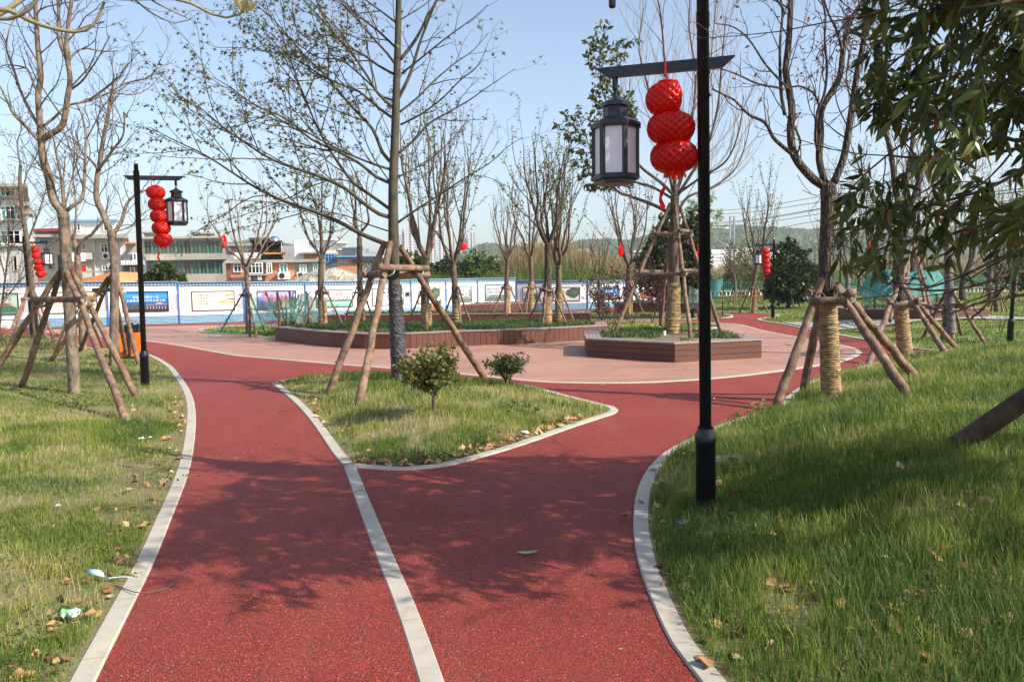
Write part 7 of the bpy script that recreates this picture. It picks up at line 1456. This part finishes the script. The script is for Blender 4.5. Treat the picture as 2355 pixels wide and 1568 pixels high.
# broad leaved weeds mixed in the lawn
lw = Leaves(9); rw = random.Random(9)
def weed(c, n, r, h, s):
    for _ in range(n):
        a, q = rw.random()*6.28, r*rw.random()**.5; x, y = c[0]+q*math.cos(a), c[1]+q*math.sin(a); z = float(gz(x, y)[0]); hh = h*(1-q/r*.5)*rw.random()
        for k in range(5): b_ = rw.random()*6.28; lw.put(np.array([x, y, z+hh]), np.array([math.cos(b_), math.sin(b_), .35]), s*rw.uniform(.6, 1.3))
for px, py, n_, r, h, s in [(185, 925, 170, .75, .14, .030), (120, 900, 60, .5, .10, .028), (60, 1310, 40, .3, .06, .022), (170, 1290, 60, .28, .07, .022), (100, 1430, 60, .25, .06, .02), (40, 1500, 50, .22, .06, .02), (240, 1330, 40, .2, .05, .02), (1750, 960, 16, .30, .24, .06), (1790, 1000, 14, .25, .2, .055), (1700, 1085, 10, .13, .16, .075), (1830, 1110, 60, .5, .12, .024), (1760, 1150, 40, .35, .1, .024), (1700, 1240, 24, .25, .08, .03), (2240, 950, 120, .7, .16, .028), (2100, 1000, 70, .6, .12, .026), (2330, 990, 60, .5, .15, .028), (1200, 950, 26, .25, .13, .045), (1110, 1000, 30, .3, .1, .03), (1420, 660, 0, .3, .1, .03), (390, 1110, 30, .25, .07, .022), (1640, 1330, 30, .25, .06, .02), (1560, 900, 0, .1, .1, .1)]:
    if n_: weed(G(px, py), n_, r, h, s)
solo('weeds', lw.build('simple', .0, 1.5), lf_light, kind='stuff')
# fallen leaves
m_dry, n, b = sm('dry_fallen_leaves'); a = nd(n, 'Attribute', attribute_name='tint').outputs['Color']; s = nd(n, 'SeparateColor', {0: a}); n.links.new(ramp(n, s.outputs[0], [(0, (.13, .055, .025)), (.4, (.30, .15, .06)), (.75, (.46, .27, .12)), (1, (.58, .42, .24))]), b.inputs[0]); b.inputs['Roughness'].default_value = .6
lf = Leaves(31); rl = random.Random(31)
def litter(p, z=None, s=.085):
    z = float(gz(p[0], p[1])[0]) if z is None else z; a = rl.random()*6.28; lf.put(np.array([p[0], p[1], z+.012+.02*rl.random()]), np.array([math.cos(a), math.sin(a), rl.uniform(-.05, .12)])*3, s*rl.uniform(.5, 1.15))
def along(c, n, d0, d1, s=.085, side=1):
    c = np.asarray(c)
    for _ in range(n):
        i = rl.randrange(len(c)-1); t_ = c[i+1]-c[i]; t_ = t_/np.linalg.norm(t_); nrm_ = np.array([-t_[1], t_[0]])*side; p = c[i]+(c[i+1]-c[i])*rl.random()+nrm_*(d0+(d1-d0)*rl.random()**1.8)
        litter(p, s=s)
nearL = cL[(cL[:, 1] < 13)]; along(nearL, 210, .08, .42, .075, 1); along(cIa, 60, .08, .35, .085, 1); along(cIb[:len(cIb)*4//5], 240, .08, .30, .095, 1)
nearR = cR[(cR[:, 1] < 8)]; along(nearR, 120, .08, .9, .085, -1)
for _ in range(900):
    k = rl.choice(['left', 'right', 'right', 'island']); y = 2.8+9*rl.random()**1.3; x = rl.uniform(-.72, .72)*y
    if sdist(np.array([x]), np.array([y]), LAWN[k][0])[0] > .1 and float(vnoise(np.array([x]), np.array([y]), 1.4, 3)[0]) > .45: litter((x, y), s=.07)
for cx_, cy_, n_, r in ((2230, 1230, 60, .35), (1650, 1160, 50, .35), (2330, 1100, 40, .4), (2150, 1420, 40, .35), (1760, 1420, 30, .3)):
    c = G(cx_, cy_)
    for _ in range(n_): litter((c[0]+rl.gauss(0, r), c[1]+rl.gauss(0, r)), s=.09)
lf.D = [d for d in lf.D]; mbl = lf.build('simple', 0, 1.7); solo('leaf_litter', mbl, m_dry, kind='stuff')
def one_leaf(px, py, L, mt, label, yaw, curl=.3, z=0.0):
    p = Zp(px, py, z); d = np.array([math.cos(yaw), math.sin(yaw), 0]); u = np.array([-d[1], d[0], 0]); V = []; k = 9
    for i in range(k):
        t_ = i/(k-1); w = L*.16*math.sin(math.pi*t_)**.8; zc = L*curl*(2*t_-1)**2+.004
        for s_ in (-1, 0, 1): V.append(p+d*L*(t_-.5)+u*w*s_+[0, 0, zc+.35*w*abs(s_)])
    q = [(i*3+j, (i+1)*3+j, (i+1)*3+j+1, i*3+j+1) for i in range(k-1) for j in (0, 1)]
    solo('fallen_leaf', MB().add(V, q), mt, label, 'leaf', 'single leaves lying on the paving', smooth=True)
m_lg = mat('pale_green_leaf', (.20, .30, .10), (.30, .40, .16), sc=30, rough=.5); m_lb = mat('tan_leaf', (.40, .22, .10), (.55, .34, .17), sc=30, rough=.6); m_ly = mat('yellow_green_leaf', (.38, .42, .10), (.50, .50, .18), sc=30, rough=.6)
for a in [(1213, 1274, .15, m_lg, 'pale green curled leaf in the tree shadow on the near red path', .15, .12), (543, 1055, .07, m_lb, 'small tan leaf on the left red path', .6, .25), (1384, 886, .12, m_ly, 'yellow green leaf just outside the deck edging', .3, .15), (1642, 918, .11, m_ly, 'yellowish leaf beside the nearest lamp pole', 1.2, .15), (1577, 848, .13, m_lg, 'green leaf on the deck in front of the hexagonal planter', .2, .15), (1683, 849, .13, m_ly, 'faint leaf on the deck right of the nearest pole', .1, .1), (1815, 794, .30, m_lb, 'large brown curled leaf on the deck right of the hexagonal planter', .1, .2), (500, 761, .30, m_lb, 'brown leaf on the deck left of the green net', .1, .1), (1428, 1494, .035, m_lb, 'tiny brown leaf scrap on the near red path', .4, .2)]: one_leaf(*a)
# rubbish
m_cup, n, b = sm('printed_plastic_cup'); nz = nd(n, 'TexNoise', {'Vector': coords(n), 'Scale': 28, 'Detail': 2}).outputs[0]; n.links.new(ramp(n, nz, [(.42, (.62, .68, .66)), (.5, (.25, .55, .68)), (.58, (.66, .70, .68))]), b.inputs[0]); b.inputs['Roughness'].default_value = .3
p = G(220, 1335); t = thing('plastic_wrapper', p, 'crumpled white and blue plastic cup in the grass by the left kerb', 'litter'); mb = MB(); ax = np.array([.9, -.25, -.1]); mb.tube([p+[-.04, .012, .05], p+ax*.02+[0, 0, .05], p+ax*.05+[0, 0, .045], p+ax*.07+[0, 0, .035]], [.020, .021, .015, .006], 10); part('cup', mb, m_cup, t, True)
mb = MB(); mb.tube([p+ax*.10+[0, 0, .035], p+[.17, -.02, .03], p+[.23, -.03, .03]], .004, 5); part('straw', mb, m_cup, t)
def scrap_(px, py, s, mt, label, seed, nm='wrapper'):
    p = G(px, py); r = np.random.default_rng(seed); V = []
    for j in range(6):
        for i in range(6): V.append(p+[(i/5-.5)*s, (j/5-.5)*s*.7, .03+r.uniform(0, .35)*s])
    q = [(j*6+i, j*6+i+1, j*6+i+7, j*6+i+6) for j in range(5) for i in range(5)]; solo(nm, MB().add(V, q), mt, label, 'litter', 'scraps of rubbish on the lawns')
m_sc = mat('white_wrapper', (.60, .62, .60), (.75, .75, .72), sc=20, rough=.4); m_sg = mat('green_white_wrapper', (.14, .42, .18), (.62, .68, .62), sc=16, rough=.4, lo=.48, hi=.52)
scrap_(162, 1430, .11, m_sg, 'green and white foil wrapper near the lower left corner', 1); scrap_(133, 1172, .04, m_sc, 'white scrap of paper in the left lawn', 2); scrap_(327, 1015, .06, m_sc, 'white tissue in the left lawn near the kerb', 3); scrap_(345, 1012, .04, m_sc, 'small white scrap right beside the tissue', 4); scrap_(1207, 1002, .09, m_sc, 'silver carton standing at the edge of the island kerb', 5, 'carton'); scrap_(1570, 1215, .09, mat('grey_rag', (.10, .10, .12), (.22, .22, .25), sc=20, rough=.8), 'grey crumpled scrap left of the near lamp base', 6)
for k, (px, py, lb) in enumerate(((375, 792, 'tiny white scrap on the deck near the left bin'), (1630, 728, 'white scrap at the far red path'), (2160, 831, 'white scrap at the edge of the deck at right'))): pass
def twig(pxs, r, label, name='fallen_twig'):
    pts = [Zp(a, b_, .012+.02*(i % 2)) for i, (a, b_) in enumerate(pxs)]; mb = MB(); c = catmull(pts, .03); mb.tube(c, np.linspace(r, r*.5, len(c)), 5); return mb
mb = twig([(265, 1345), (320, 1362), (385, 1352), (395, 1340), (437, 1300)], .0035, ''); mb2 = twig([(350, 1360), (390, 1356), (398, 1352)], .0025, ''); mb.add(np.vstack(mb2.v), np.vstack(mb2.q)); solo('fallen_twig', mb, m_twig, 'thin forked twig lying across the left kerb onto the red path', 'twig', 'fallen twigs')
solo('fallen_twig', twig([(640, 946), (660, 940), (675, 935)], .006, ''), m_twig, 'short twig on the red path left of the island', 'twig', 'fallen twigs')
solo('fallen_twig', twig([(815, 1130), (832, 1126), (845, 1131)], .004, ''), m_twig, 'tiny bent twig on the centre kerb stone', 'twig', 'fallen twigs')
# drain cover by the near lamp
p = G(1690, 1062); t = thing('drain_cover', p, 'flat grey stone slab in the grass behind the near lamp base', 'slab'); mb = MB(); mb.bb(p[0]-.25, p[0]+.12, p[1]-.12, p[1]+.14, p[2]-.02, p[2]+.035); part('slab', mb, m_pale, t)
